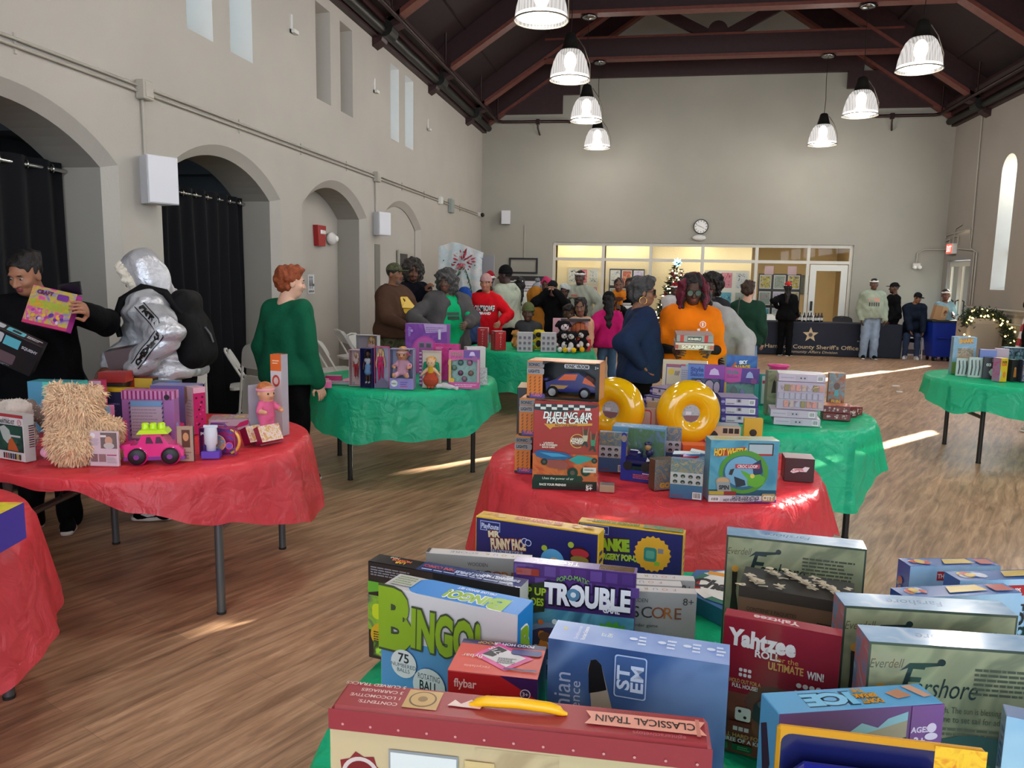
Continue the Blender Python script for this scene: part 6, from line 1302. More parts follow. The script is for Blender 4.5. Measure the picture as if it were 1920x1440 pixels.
person('woman in orange polo shirt and glasses with red-edged hair, reading a game box',.36,6.6,1.66,182,'#4a3024',b=1.10,belly=1.10,head=(0,16),L=(.5,6.34,1.06),R=(.22,6.34,1.05),Lh=(-.5,-1,-.5),Rh=(.5,-1,-.5),curl=(.8,.8),
       top=dict(c='#e8760f',t=.03,hem=-.2,slv=.5,name='polo_shirt',cuffs='#141416',collar=True,flare=1.05,print=[lambda f: (f.ring(.085,.085,.028,.006,'#f3ded2','#e8760f'),f.rect(.078,.07,.09,.1,'#f3ded2'),f.rect(.04,.03,.13,.048,'#f3ded2',.005),f.rect(.05,.012,.12,.024,'#f3ded2',.004))]),
       legs=dict(c='#0c0c0e'), shoes=BK, hair=('locs', '#17100f'), glasses='#5f6a5f', res=.0095, fres=.006)  # grey-green lens colour stands for the reflections in the glasses
person('man in light grey hoodie stooping over the purple box table',.64,7.5,1.74,160,'#33231c',b=1.08,lean=.72,head=(0,25),L=(.88,7.06,.92),R=(.6,6.98,.95),curl=(.5,.5),top=dict(c='#a6a4a2',t=.05,hem=-.08,hood=True,name='hoodie',print=[lambda f: (f.text('VIKINGS',0,.02,.07,'#7a2a3a',.26,bold=.05),)]),legs=dict(c='#6f86a6',kind='denim',t=.015),shoes=BK,hair=('short','#0f0b0a'),res=.012,fres=.008)
person('person with dark curly hair behind the stooping man',.72,9.4,1.66,175,'#33231c',top=dict(c='#2a2a2d',t=.03),legs=dict(c=BK),shoes=BK,hair=('afro','#14100e'))
person('woman in bottle green sweater with a black shoulder bag, back turned',1.27,10.45,1.6,-14,'#c99a82',head=(-20,0),R=(1.5,10.5,.82),curl=(.4,.5),top=dict(c='#1f3d2f',t=.035,hem=-.1,name='sweater'),legs=dict(c='#6f8fae',kind='denim',t=.01),shoes=BK,hair=('crop','#3c2a20'),res=.012,fres=.009)
person('person in black with long dark hair and a red and gold festive hat',2.95,17.45,1.58,-30,'#a8785f',b=1.00,head=(25,5),R=(3.2,17.55,.86),L=(2.76,17.5,1.05),top=dict(c='#0a0a0b',t=.03,hem=-.1,name='jacket'),legs=dict(c='#09090a',t=.02),shoes=BK,hair=('long','#17110f'),hat=('santa','#b8302a'))
person('man in grey printed hoodie and Santa hat by the lit Christmas tree',.48,14.9,1.53,178,'#3a2820',b=1.08,L=(.55,14.66,1.05),R=(.4,14.66,1.05),curl=(.8,.8),top=dict(c='#c0bcbc',t=.045,name='hoodie',hood=True,print=[lambda f: (f.rect(-.12,-.03,.12,.05,'#2b2426',.02),f.rect(-.07,.06,.07,.1,'#c9948c',.02))]),legs=dict(c=BK),shoes=BK,hair=('buzz','#100c0a'),hat=('santa','#8d1420'))
person('man in sage printed hoodie, white band hat and light jeans, hands in pockets',4.66,17.4,1.7,176,'#5a3f33',b=1.02,belly=1.18,head=(5,0),L=(4.9,17.3,.84),R=(4.44,17.3,.84),Lh=(-.4,-1,0),Rh=(.4,-1,0),top=dict(c='#97a18e',t=.05,hem=-.04,hood=True,name='hoodie',print=[lambda f: (f.rect(-.11,.02,.11,.1,'#c08a74',.03),)+tuple(f.rect(-.1+k*.045,-.08,-.075+k*.045,.0,'#20241f',.004) for k in range(5))]),legs=dict(c='#8b9db2',kind='denim',t=.03),shoes='#0d0d0f',hair=('buzz','#14100e'),hat=('band','#e6e3df'))
person('bearded man in black cap and black clothes facing left',5.22,17.9,1.62,95,'#5a3c2e',b=1.03,L=(5.1,17.7,.82),top=dict(c='#0a0b0d',t=.03,name='jacket'),legs=dict(c='#0a0a0d',t=.02),shoes='#5a6478',hair=('buzz','#14100e'),hat=('cap','#131316'),beard='#14100e')
person('person in dark coat and cap hunched on a white chair by the back wall',5.66,17.95,1.5,165,'#8a6048',b=1.08,lean=.45,seated=.5,head=(40,15),L=(5.75,17.55,.62),R=(5.5,17.55,.62),top=dict(c='#17202f',t=.05,hem=-.15,name='coat'),legs=dict(c='#20304d',kind='denim',t=.015),shoes='#c9c9cc',hair=('buzz','#1b1512'),hat=('cap','#17181c'))
person('boy in blue tee, red shorts and white band hat carrying a paper bag',6.2,17.75,1.5,172,'#6b4636',hs=1.1,b=.95,L=(6.3,17.52,.98),R=(6.08,17.5,1.0),curl=(.7,.7),feet=(.1,-.05),top=dict(c='#7fa0ae',t=.025,slv=.3,hem=-.08,name='tee'),legs=dict(c='#8d1626',t=.04,len=.4),shoes='#c9c9cc',hair=('buzz','#100c0a'),hat=('band','#e9e6e2'))
person('person in black hooded top at the right edge of the photo',4.34,9.4,1.5,95,'#8a6048',b=1.03,lean=.2,head=(0,20),top=dict(c='#09090a',t=.045,hem=-.3,name='coat'),legs=dict(c='#5d6660',t=.015),shoes='#b3a696',hair=('buzz','#17110f'),hat=('hood','#131315'),feet=(.05,-.1))
# shirt of the woman in charcoal: the open jacket is a garment of its own
def open_jacket():
    rt = [o for o in bpy.data.objects if o.get('label','').startswith('woman with grey bobbed hair')][0]; I = rt_info[rt.name]; T,q,s = I['T'],I['q'],I['s']; sw = I['sw']; b = 1.25; B = Blob(.012); t = .05
    B.cone(T((-sw*.8,0,q(.93))),T((sw*.8,0,q(.93))),.062*s+t,k=.07); B.cone(T((-.07*s*b,.0,q(.7))),T((.07*s*b,.0,q(.7))),.112*s*(.6+.4*b)+t,k=.07); B.cone(T((-.065*s*b,.02*s,q(.36))),T((.065*s*b,.02*s,q(.36))),.108*s*1.25*(.5+.5*b)+t*.8,k=.07); B.cone(T((-.08*s*b,0,q(.0))),T((.08*s*b,0,q(.0))),.13*s*(.5+.5*b)+t,k=.07)
    B.cut((0, 0, q(-.16)), (0, 0, -1))
    for z in (.0,.3,.6,.85): B.cone((-.01,.25,q(z)-.2),(-.01,.25,q(z)+.25),.13 if z < .7 else .1,sub=True,k=.01)
    B.ell(T((0, .06, q(1.02))), (.085, .09, .09), sub=True, k=.01)
    for (A,el,wr) in I['arms']: B.cone(A,el,.1*s,.085*s,k=.03); B.cone(el,el+(wr-el)*.93,.085*s,.055*s,k=.02)
    B.cone(T((-.08, -.09, q(.98))), T((.08, -.09, q(.98))), .05, k=.03)
    P, F, m = B.mesh(noise=(18, .009)); Bag().add(P, F, m*0).build('jacket', [cloth_m('#4d4b4b')], rt)
open_jacket()
# ================================================================== toys on the other tables
TZ = TOPZ+.008
def FP(name, label, cat, x, y, yaw, w_, d, h, col, **k):
    """package placed by the middle of its front foot"""
    a = math.radians(yaw); return Pack(name,label,cat,x-math.sin(a)*d/2,y+math.cos(a)*d/2,yaw,w_,d,h,col,**k)
film_m = pane_m
def window_box(name,label,x,y,yaw,w_,d,h,col,backcol,z=TZ,group=None,base=0.,cat='boxed doll',top=True,side=None):
    a = math.radians(yaw); cx,cy = x-math.sin(a)*d/2,y+math.cos(a)*d/2; m = MB(); t = .004; c = C(col); bm = backcol if not isinstance(backcol,str) else C(backcol)
    m.bx(-w_/2, w_/2, d/2-t, d/2, 0, h, bm); m.bx(-w_/2, w_/2, -d/2, d/2, 0, t, c)
    if side != 'none':
        for s in (-1, 1): m.bx(s*w_/2, s*(w_/2-t), -d/2, d/2, 0, h, c)
    if top: m.bx(-w_/2, w_/2, -d/2, d/2, h-t, h, c)
    if base: m.bx(-w_/2, w_/2, -d/2-.0005, -d/2+t, 0, base, c)
    o = m.build(name, None, (cx, cy, z), a); tag(o, label, cat, group)
    f = MB(); f.quad((-w_/2,-d/2-.001,base),(w_/2,-d/2-.001,base),(w_/2,-d/2-.001,h),(-w_/2,-d/2-.001,h),film_m); f.build('clear_window',o)
    return o
def front_face(o, w_, d, h, off=.0018):
    m = MB(); return m, Face(m, (-w_/2, -d/2-off, 0), (1, 0, 0), (0, 0, 1), (0, -1, 0), w_, h)
def blob_part(fn, mats, name, parent=None, res=.005, noise=None, loc=None, rz=0.):
    B = Blob(res); fn(B); P, F, m = B.mesh(noise=noise); o = Bag().add(P, F, m).build(name, mats, parent)
    if loc is not None: o.location = loc
    if rz: o.rotation_euler = (0, 0, rz)
    return o
def doll(parent, z, h, skin, hair, topc, botc, long_hair=True, skirt=False, x=0., y=0., name='doll', rot=0.):
    s = h/.29; p = lambda a, b, c: (x+a*s, y+b*s, z+c*s)
    def fn(B):
        for sd in (-1, 1):
            B.cone(p(sd*.014,0,.15),p(sd*.014,0,.012),.0135*s,.0075*s,m=0 if skirt else 3,k=.004); B.cone(p(sd*.014,0,.012),p(sd*.014,-.018,.008),.0075*s,m=2,k=.003)
            B.cone(p(sd*.028,0,.215),p(sd*.04,-.005,.165),.0085*s,.007*s,m=0,k=.003); B.cone(p(sd*.04,-.005,.165),p(sd*.036,-.02,.125),.007*s,.0055*s,m=0,k=.003)
        B.cone(p(-.014,0,.205),p(.014,0,.205),.016*s,m=2,k=.012); B.cone(p(0,0,.2),p(0,0,.165),.019*s,.016*s,m=2,k=.01); B.cone(p(-.008,0,.15),p(.008,0,.15),.019*s,m=3,k=.01)
        if skirt: B.cone(p(0, 0, .16), p(0, 0, .105), .02*s, .034*s, m=3, k=.005)
        B.cone(p(0,0,.22),p(0,0,.245),.0075*s,m=0,k=.003); B.ell(p(0,-.002,.262),(.018*s,.02*s,.024*s),m=0,k=.003); B.ell(p(0,.006,.272),(.023*s,.022*s,.024*s),m=1,k=.004)
        if long_hair:
            for sd in (-1,1): B.cone(p(sd*.02,.006,.265),p(sd*.024,.006,.2),.011*s,.009*s,m=1,k=.004)
    return blob_part(fn,[skin_m(skin),hair_m(hair),cloth_m(topc),cloth_m(botc)],name,parent,.0035*max(1,s))
def baby(parent,z,s,cloth,x=0.,y=0.,rot=0.,name='baby_doll',band=None,sit=True,hairc='#c98a5a',skin='#c99272'):
    p = lambda a, b, c: (x+(a*math.cos(rot)-b*math.sin(rot))*s, y+(a*math.sin(rot)+b*math.cos(rot))*s, z+c*s)
    def fn(B):
        B.ell(p(0,0,.225),(.052*s,)*3,m=0,k=.01); B.ell(p(0,-.01,.205),(.048*s,)*3,m=0,k=.01); B.ell(p(0,.008,.238),(.052*s,.052*s,.048*s),m=1,k=.004)
        B.cone(p(0, 0, .15), p(0, .005, .08), .042*s, .055*s, m=2, k=.015)
        for sd in (-1, 1):
            B.cone(p(sd*.04,0,.145),p(sd*.075,-.035,.11),.02*s,.018*s,m=2,k=.008); B.cone(p(sd*.075,-.035,.11),p(sd*.06,-.075,.105),.016*s,.014*s,m=0,k=.006); B.ell(p(sd*.052,0,.212),(.008*s,.012*s,.015*s),m=0,k=.003)
            if sit: B.cone(p(sd*.03,-.02,.05),p(sd*.055,-.1,.035),.028*s,.02*s,m=2,k=.01); B.ell(p(sd*.055,-.12,.045),(.016*s,.016*s,.022*s),m=0,k=.004)
            else: B.cone(p(sd*.022,0,.06),p(sd*.025,-.01,-.05),.03*s,.02*s,m=2,k=.012); B.ell(p(sd*.026,-.025,-.06),(.016*s,.026*s,.014*s),m=2,k=.004)
        B.ell(p(0, -.062, .2), (.009*s,)*3, m=0, k=.006)
    o = blob_part(fn, [skin_m(skin), hair_m(hairc), cloth_m(cloth)], name, parent, .006)
    m = MB()
    for sd in (-1, 1): m.ball(p(sd*.02, -.053, .215), .007*s, M('doll_eye', '#3a2318', .2), 8)
    m.ball(p(0, -.055, .182), (.011*s, .006*s, .004*s), M('doll_lip', '#c0605a', .4), 8); m.build('face', o)
    if band:
        m = MB(); m.torus(p(0,.004,.236),.051*s,.009*s,cloth_m(band),n=24,k=6); m.ball(p(.045,.02,.25),.016*s,M('bow_white','#e8e2e0',.7),8); m.build('headband',o)
    return o
def furry(name,label,fn,mats,loc,rz,n,ln,furmat,seed=1,res=.008,group='soft toys',gravity=.5,skip=None):
    B = Blob(res); fn(B); P,F,m = B.mesh(noise=(60,.004)); o = Bag().add(P,F,m).build(name,mats,None); o.location = loc; o.rotation_euler = (0,0,rz); tag(o,label,'soft toy',group)
    r = np.random.RandomState(seed); A = P[F[:,0]]; nn = np.cross(P[F[:,1]]-A,P[F[:,2]]-A); nn /= np.linalg.norm(nn,axis=1)[:,None]+1e-9
    idx = r.randint(0, len(F), n); vs = []; fs = []
    for i in idx:
        if skip and skip(P[F[i]].mean(0)): continue
        c = P[F[i]].mean(0); N = nn[i]; t = r.normal(size=3); t -= N*(t @ N); t /= np.linalg.norm(t)+1e-9; L = ln*r.uniform(.6,1.3); w_ = ln*.12; d = N*.8+t*.45+np.array([0,0,-gravity]); d /= np.linalg.norm(d)
        b = np.cross(d, N); b /= np.linalg.norm(b)+1e-9; k = len(vs); mid = c+d*L*.55+N*L*.1
        vs += [c-b*w_-N*.002,c+b*w_-N*.002,mid+b*w_*.6,mid-b*w_*.6,c+d*L+np.array([0,0,-gravity*L*.3])]; fs += [(k,k+1,k+2,k+3),(k+3,k+2,k+4)]
    q = mesh_obj('fur', vs, fs, [furmat], None, [False]*len(fs), o); q['kind'] = 'stuff'
    return o
# ------------------------------------------------------------------ red table on the left
g1 = 'toys on the left red table'
f_t = M('fur_apricot', '#e8c49c', .9, sheen=.3, noise=(26, .12)); pad = M('paw_grey', '#55555c', .8)
def bear(B):
    B.cone((0, 0, .1), (0, .01, .17), .105, .085, k=.03); B.ell((0, .0, .265), (.105, .09, .085), k=.03)
    for s in (-1,1): B.ell((s*.085,.01,.325),(.035,.02,.035),k=.015); B.cone((s*.08,.02,.19),(s*.135,.06,.15),.042,.036,k=.02); B.cone((s*.06,.05,.05),(s*.1,.12,.045),.045,.04,k=.02)
bo = furry('teddy_bear','fluffy apricot teddy bear seen from behind, in front on the left red table',bear,[f_t],(-2.52,3.02,TZ),.1,9500,.03,f_t,3)
m = MB(); m.ball((-.1, .05, .25), (.03, .02, .025), pad, 12); m.build('muzzle', bo)
f_p = M('plush_pink', '#eda3bd', .9, sheen=.4, noise=(30, .08))
def pony(B):
    B.cone((0,0,.07),(0,.01,.15),.08,.065,k=.03); B.ell((0,-.02,.24),(.07,.065,.06),k=.03); B.ell((0,-.075,.215),(.038,.04,.03),k=.02); B.cone((0,-.02,.29),(.005,-.03,.33),.014,.004,m=1,k=.003)
    for s in (-1,1): B.cone((s*.045,.0,.275),(s*.055,.0,.31),.018,.008,k=.01); B.cone((s*.05,-.05,.04),(s*.065,-.12,.03),.03,.026,k=.02)
furry('unicorn_plush','pink unicorn soft toy behind the apricot teddy',pony,[f_p,M('horn_white','#eadfe4',.5)],(-2.72,3.2,TZ),.5,300,.008,f_p,5)
f_b = M('plush_taupe', '#c4b5aa', .92, sheen=.4, noise=(30, .15))
def bunny(B):
    B.cone((0, 0, .06), (0, 0, .12), .085, .07, k=.03); B.ell((0, -.02, .19), (.085, .075, .06), k=.03)
    for s in (-1, 1): B.cone((s*.07, .0, .215), (s*.135, .02, .1), .028, .035, m=1, k=.015, fl=.6)
furry('bunny_plush','taupe lop-eared bunny soft toy behind the painting kit',bunny,[f_b,M('plush_taupe_dark','#6d5a50',.92)],(-2.99,3.2,TZ),.2,1800,.01,f_b,7)
p = FP('painting_kit_box','white painting kit box with a bird picture, front left of the red table','boxed toy',-2.86,2.995,-14,.235,.05,.215,'#cfcbc8',group=g1)
f = p.f('front'); f.rect(.0,.93,1,1,'#a3343a'); f.text('ACRYLIC',.5,.89,.008,'#4a4a4a',.05); f.text('PAINTING KIT',.52,.83,.018,'#1f2023',.11,bold=.03); f.ring(.89,.84,.014,.003,'#b02a33','#cfcbc8'); f.text('17',.89,.84,.012,'#b02a33',bold=.03)
f.rect(.0,.0,.06,.7,'#a3343a'); f.rect(.08,.58,.25,.76,'#8d2530'); f.rect(.08,.4,.25,.55,'#2f4a66'); f.rect(.08,.22,.25,.37,'#3b3631'); f.rect(.27,.2,.98,.77,'#12211f'); f.rect(.29,.22,.96,.75,artmat('parrot_ground',['#143029','#1f4a3c','#0f1f22'],12)); f.poly([(.3,.7),(.45,.75),(.6,.66),(.64,.5),(.52,.36),(.4,.45)],'#aab4ad'); f.poly([(.52,.22),(.56,.44),(.66,.5),(.78,.34),(.84,.22)],'#b2562a'); f.rect(.6,.52,.92,.56,'#b9bcbd')
for k in range(8): f.rect(.38+k*.068,.04,.42+k*.068,.16,('#23211f','#8d2a26','#5d5a55','#23211f','#30466b','#23211f','#b3a23a','#23211f')[k])
f = p.f('right'); f.rect(0, 0, 1, 1, '#bfbcba')
for k in range(10): f.rect(.45, .3+k*.05, .95, .325+k*.05, '#211f1e' if k % 2 else '#7d2a30')
p.done()
p = FP('baby_care_card','pale pink toy card with a baby photo, leaning before the teddy','boxed toy',-2.362,2.985,8,.132,.02,.16,'#c9b3bb',group=g1,bev=.004)
f = p.f('front'); f.rect(.42,.52,.98,.97,'#6f625e'); f.ell(.7,.74,.017,'#c2957e',.02); f.ell(.7,.6,.024,'#b9b2ae',.014); f.rect(.42,.84,.62,.9,'#d8d2d0'); f.lines(.04,.6,.38,.8,6,'#a399a6',4); f.ell(.16,.88,.012,'#ddd3d6'); f.rect(.06,.14,.3,.36,'#7b5d5f'); f.rect(.34,.14,.58,.36,'#8a6a6c'); f.rect(.62,.32,.95,.35,'#a3345d'); f.lines(.62,.1,.95,.28,4,'#ab9aa2',6)
p.done()
# pink toy car
def toy_car():
    t = thing('toy_car','hot pink toy car with a lime green roof rack and black wheels','toy car',(-2.2,3.13,TZ),R_(22),g1); pk = M('toy_pink','#d8287c',.25,coat=.4); pu = M('toy_purple','#7d2a86',.3); bkk = M('tyre_black','#131214',.5); lm = M('toy_lime','#b9dc12',.3)
    P = [(-.125,.03),(-.13,.07),(-.115,.085),(-.07,.09),(-.05,.135),(.03,.135),(.06,.09),(.1,.085),(.125,.06),(.125,.03)]
    m = MB(); m.prism(P, (1, 0, 0), (0, 0, 1), (0, 1, 0), (0, -.05, 0), .1, pk)
    for s in (-1, 1):
        for xx in (-.07,.07): m.lathe([(.0,0),(.043,0),(.043,.012),(0,.012)],pk,20,(xx,s*.05-(.006),.037),(0,1,0))
    m.prism([(-.15,.085),(-.1,.095),(-.1,.08),(-.14,.07)],(1,0,0),(0,0,1),(0,1,0),(0,-.045,0),.09,pk); m.build('body',t)
    m = MB(); m.bx(-.13, .13, -.052, .052, .018, .034, pu); m.build('chassis', t)
    m = MB()
    for (x0,x1) in ((-.035,-.002),(.006,.04)): m.prism([(x0,.095),(x0+.005,.125),(x1-.012,.125),(x1,.095)],(1,0,0),(0,0,1),(0,1,0),(0,-.0515,0),.103,M('car_window','#4a1636',.3))
    m.build('window', t)
    for s in (-1, 1):
        for xx in (-.07, .07):
            m = MB(); m.lathe([(0,0),(.02,0),(.03,.003),(.038,.008),(.038,.024),(.03,.03),(0,.03)],bkk,24,(xx,s*.045,.038),(0,s,0)); wh = m.build('wheel',t); m = MB(); m.cyl((xx,s*.0755,.038),.012,.006,pu,16,(0,1,0)); m.build('hub',wh)
    m = MB(); m.prism([(-.075,.136),(-.06,.155),(.045,.155),(.06,.136)],(1,0,0),(0,0,1),(0,1,0),(0,-.045,0),.09,lm)
    for xx in (-.045,-.01,.025): m.lathe([(0,.03),(.012,.03),(.016,.024),(.016,0)],lm,14,(xx,-.0,.152))
    m.build('roof_rack', t)
toy_car()
p = FP('play_house_box','purple boxed play set with a candy striped awning, centre of the left red table','boxed toy',-2.5,3.5,12,.262,.07,.262,'#9c69a4',group=g1)
f = p.f('front'); f.rect(0, .84, 1, 1, '#c98ab8')
for k in range(12): f.rect(.02+k*.083,.84,.055+k*.083,1,'#8d2a66'); f.ell(.0375+k*.083,.84,.0046,'#8d2a66')
f.rect(.16,.05,.8,.82,'#8d7fa2'); f.rect(.18,.7,.78,.8,'#6f9cc6'); f.rect(.18,.06,.78,.69,'#b3a4b4'); f.lines(.2,.1,.7,.66,9,'#8f8296',4,fill=.3); f.ell(.88,.88,.014,'#1d1820')
for k in range(8): f.poly([(.15,.1+k*.09),(.18,.13+k*.09),(.18,.16+k*.09),(.15,.13+k*.09)],'#2d2640'); f.poly([(.78,.1+k*.09),(.81,.13+k*.09),(.81,.16+k*.09),(.78,.13+k*.09)],'#2d2640')
f.ell(.9,.16,.012,'#7a3a86'); p.f('top').rect(0,0,1,1,'#c05a9a'); f = p.f('right'); f.rect(0,.84,1,1,'#c98ab8'); f.rect(.2,.84,.5,1,'#8d2a66'); f.ell(.5,.3,.016,'#8fa6dc'); f.rect(0,0,1,.84,'#a778b8') if False else None
p.done()
P_ = lambda nm,lb,cat,x,y,yaw,w_,d,h,c,**k: FP(nm,lb,cat,x,y,yaw,w_,d,h,c,group=k.pop('group',g1),**k)
p = P_('lavender_box','plain lavender carton behind the candy striped play set','carton',-2.6,3.86,10,.25,.12,.235,'#6f63a0'); p.f('top').rect(0,0,1,1,'#9089b8'); p.done()
p = P_('tall_pink_box','tall narrow pink box on the right of the lavender carton','boxed toy',-2.41,3.72,-28,.085,.07,.255,'#bb8f98'); f = p.f('front'); f.rect(0,0,1,1,'#b9a0a2'); f.poly([(0,.6),(.35,.7),(.3,1),(0,1)],'#8a6552'); f.lines(.2,.35,.9,.75,6,'#8d7a80',3,fill=.3)
for k in range(7): f.rect(.1+k*.12, .02, .16+k*.12, .16+.02*(k % 3), '#e5dcd8')
f = p.f('right'); f.rect(0,0,1,1,'#c01f62'); f.blobs(.1,.05,.9,.85,['#5d1236','#d8588e','#2b1a22'],16,.004,.009,4); f.rect(0,.88,1,1,'#d9a3b4'); p.f('top').rect(0,0,1,1,'#d3b6ba'); p.done()
p = P_('slim_pink_box','small upright pink box behind the teddy, left of the striped play set','boxed toy',-2.99,3.74,10,.07,.06,.262,'#b8295f'); f = p.f('front'); f.rect(0,.82,1,1,'#c9a3ae'); f.text('TOY',.5,.9,.014,'#8d1a48',bold=.04); f.blobs(.1,.3,.9,.8,['#5d1236','#d8588e'],8,.004,.008,3); p.done()
p = P_('small_blue_box','small pink and blue box between the teddy and the striped play set','boxed toy',-2.64,3.36,10,.06,.04,.2,'#d07aa0'); p.f('front').rect(0,.75,1,1,'#8fc3dd'); p.f('front').rect(0,0,1,.2,'#5d8fc0'); p.done()
p = P_('hot_pink_card','hot pink blister card behind the baby care card','boxed toy',-2.5,3.24,12,.11,.02,.155,'#b81a5e',bev=.004); p.f('front').lines(.1,.1,.9,.5,6,'#8d1246',3); p.done()
o = window_box('round_pony_case','rounded magenta and blue toy case right of the pink car',-2.0,3.3,12,.17,.045,.135,'#a0306f',artmat('pony_art',['#8d2a8a','#c92a6a','#4a4fae','#b86fb0'],26),group=g1,cat='boxed toy'); m,f = front_face(o,.17,.045,.135); f.text('pony',.18,.82,.014,'#e9dfec',bold=.04); f.ring(.5,.45,.042,.004,'#c98a7a',artmat('pony_art2',['#7d3a6a','#b5763a','#5a7a9a','#c9a0a8'],34)); f.ring(.84,.36,.018,.004,'#d8477a','#6a4aa8'); m.build('print',o)
m = MB(); m.tube([(.062*math.cos(a)+.04,-.01,.068+.062*math.sin(a)) for a in [(-1.2+2.4*k/10) for k in range(11)]],.008,M('case_gold','#d9a24f',.35,metal=.3),8); m.build('edge_band',o); m = MB(); m.tube([(-.04,0,.135),(-.03,0,.15),(.03,0,.15),(.04,0,.135)],.006,C('#5d1a6a'),8); m.build('handle',o)
p = P_('doll_card','tan doll accessory card standing beside the pink car','boxed toy',-2.075,3.16,12,.075,.012,.165,'#a58b78',bev=.002); p.f('front').rect(.3,.4,.8,.9,'#54301f'); p.f('front').ell(.55,.7,.013,'#c08a5d',.02); p.f('front').lines(.05,.05,.9,.3,3,'#7d6658',3); p.f('right').rect(0,0,1,1,'#1d1a1b'); p.done()
t = thing('cream_tube','white squeeze tube standing on a purple base','boxed toy',(-2.0,3.25,TZ),.3,g1); m = MB(); m.box((0,0,.018),(.085,.05,.036),C('#5a35a8'),bev=.003); m.build('base',t); m = MB(); m.lathe([(.0,.036),(.022,.036),(.022,.062),(.03,.07),(.03,.12),(.028,.15)],M('tube_white','#cfd3dc',.4),18,sc=(1,.8)); m.box((0,0,.152),(.062,.012,.012),M('tube_white','#cfd3dc',.4)); m.build('tube',t)
m = MB(); m.lathe([(.0,0),(.048,0),(.055,.01),(.052,.06),(.058,.066),(.055,.075),(0,.078)],M('tub_pink','#cf1f66',.3),24,sc=(1,.7)); tag(m.build('pink_tub',None,(-2.44,3.62,TZ)),'round hot pink lidded tub before the tall narrow box','tub',g1)
p = P_('flat_craft_box','flat pink and white craft box lying right of the tall narrow box','boxed toy',-2.26,3.86,22,.22,.16,.06,'#bfa9b4'); p.f('top').rect(0,0,1,1,artmat('craft_lid',['#d9d2d4','#c9b93a','#b86a9a','#8fa6b4','#e0d6d8'],22)); p.f('front').poly([(.6,.1),(.95,.5),(.98,1),(.75,.7)],'#c81f66'); p.f('front').lines(.05,.2,.5,.8,4,'#7d6a78',3); p.f('right').rect(0,0,1,1,'#c01f66'); p.done()
for i,(x,y,lb) in enumerate(((-1.955,3.5,'slanted magenta booklet box, left of a leaning pair'),(-1.9,3.52,'slanted magenta booklet box, right of a leaning pair'))):
    p = P_('booklet_box',lb,'boxed toy',x,y,-24,.055,.13,.085,'#8d0f3e',tilt=(0,-.45),z=TZ+.014); p.f('right').rect(0,0,1,1,artmat('bead_print',['#d98a5a','#d8c9c4','#c9a24a','#c06a8a'],40)); p.f('top').rect(0,0,1,1,'#d3b6c2'); p.done()
p = P_('leaflet','small teal and red leaflet tray near the boxed baby doll','boxed toy',-2.07,3.86,20,.16,.1,.02,'#b7a6a8'); p.f('top').rect(0,0,.5,1,'#8fb0ac'); p.f('top').poly([(.35,.2),(1,.5),(1,1),(.4,.8)],'#d0433f'); p.done()
p = P_('tall_orange_box','tall narrow grey and orange box at the far edge behind the boxed baby','boxed toy',-1.94,3.79,-10,.068,.06,.44,'#a9a3ad'); f = p.f('front'); f.rect(0,.8,1,1,'#d9652a'); f.rect(0,.0,1,.8,'#c9c2c6'); f.ell(.5,.68,.024,'#b9402f',.032); f.ell(.5,.68,.015,'#d8b5ae',.02); f.lines(.2,.88,.85,.94,2,'#f0c0a0',3); p.f('left').lines(.2,.3,.8,.8,6,'#8d8794',3); p.f('top').rect(0,0,1,1,'#c9501f'); p.done()
# baby doll in its open carton
a = R_(40); o = window_box('baby_doll_carton','baby doll in pink sleepsuit strapped in an open grey carton',-1.875,3.6,62,.13,.1,.3,'#8f8a92','#9f9aa4',group=g1,top=False,side='none'); bpy.data.objects.remove([c for c in o.children][0])
m = MB(); m.prism([(-.05,0),(.05,0),(.05,.12)],(0,1,0),(0,0,1),(1,0,0),(-.065,0,0),.004,C('#8f8a92')); m.prism([(-.05,0),(.05,0),(.05,.12)],(0,1,0),(0,0,1),(1,0,0),(.061,0,0),.004,C('#8f8a92')); m.bx(-.065,.065,-.05,-.046,0,.03,C('#b53f4c')); m.build('side_panel',o)
m = MB(); f = Face(m,(-.0655,.05,0),(0,-1,0),(0,0,1),(-1,0,0),.1,.3); f.ell(.55,.08,.036,'#d9a3ac',.016); f.text('LOVE',.55,.08,.014,'#8d4a5a',.05,bold=.02); m.build('print',o)
baby(o, .085, .82, '#d9648c', y=-.01, band='#d98fa6', sit=False, hairc='#b5673a')
# boxes at the back of the table
p = P_('teal_box','big teal gift-like carton behind the pink unicorn','carton',-3.1,3.56,8,.27,.1,.275,'#3fae9f'); p.f('front').rect(0,0,.3,1,'#4f8fae'); p.f('front').rect(.3,.0,1,1,artmat('teal_print',['#3aa898','#52bfae','#2f9486'],20)); p.f('top').rect(0,0,1,1,'#4a9aa6'); p.done()
p = P_('brown_box','small brown and purple carton at the left back of the red table','carton',-3.18,3.72,8,.1,.08,.225,'#8f6a56',z=TZ); p.f('front').rect(0,.0,1,.5,'#4a3a72'); p.f('front').ell(.5,.75,.03,'#b0402f',.012); p.done()
p = P_('yellow_game_box','yellow edged dark game box behind the teddy','boxed game',-3.0,3.88,8,.22,.06,.2,'#c9a51f'); p.f('front').rect(0,.1,.88,.9,'#23264a'); p.f('front').lines(.1,.3,.75,.6,3,'#5a5f8a',3); p.done()
p = P_('red_black_box','red topped dark box farthest back on the left red table','boxed game',-2.98,4.06,8,.22,.07,.237,'#3a2a22'); p.f('top').rect(0,0,1,1,'#a03a2a'); p.f('front').rect(.5,.2,1,1,'#c9a53a'); p.f('front').rect(0,.2,.5,1,'#a8321f'); p.done()
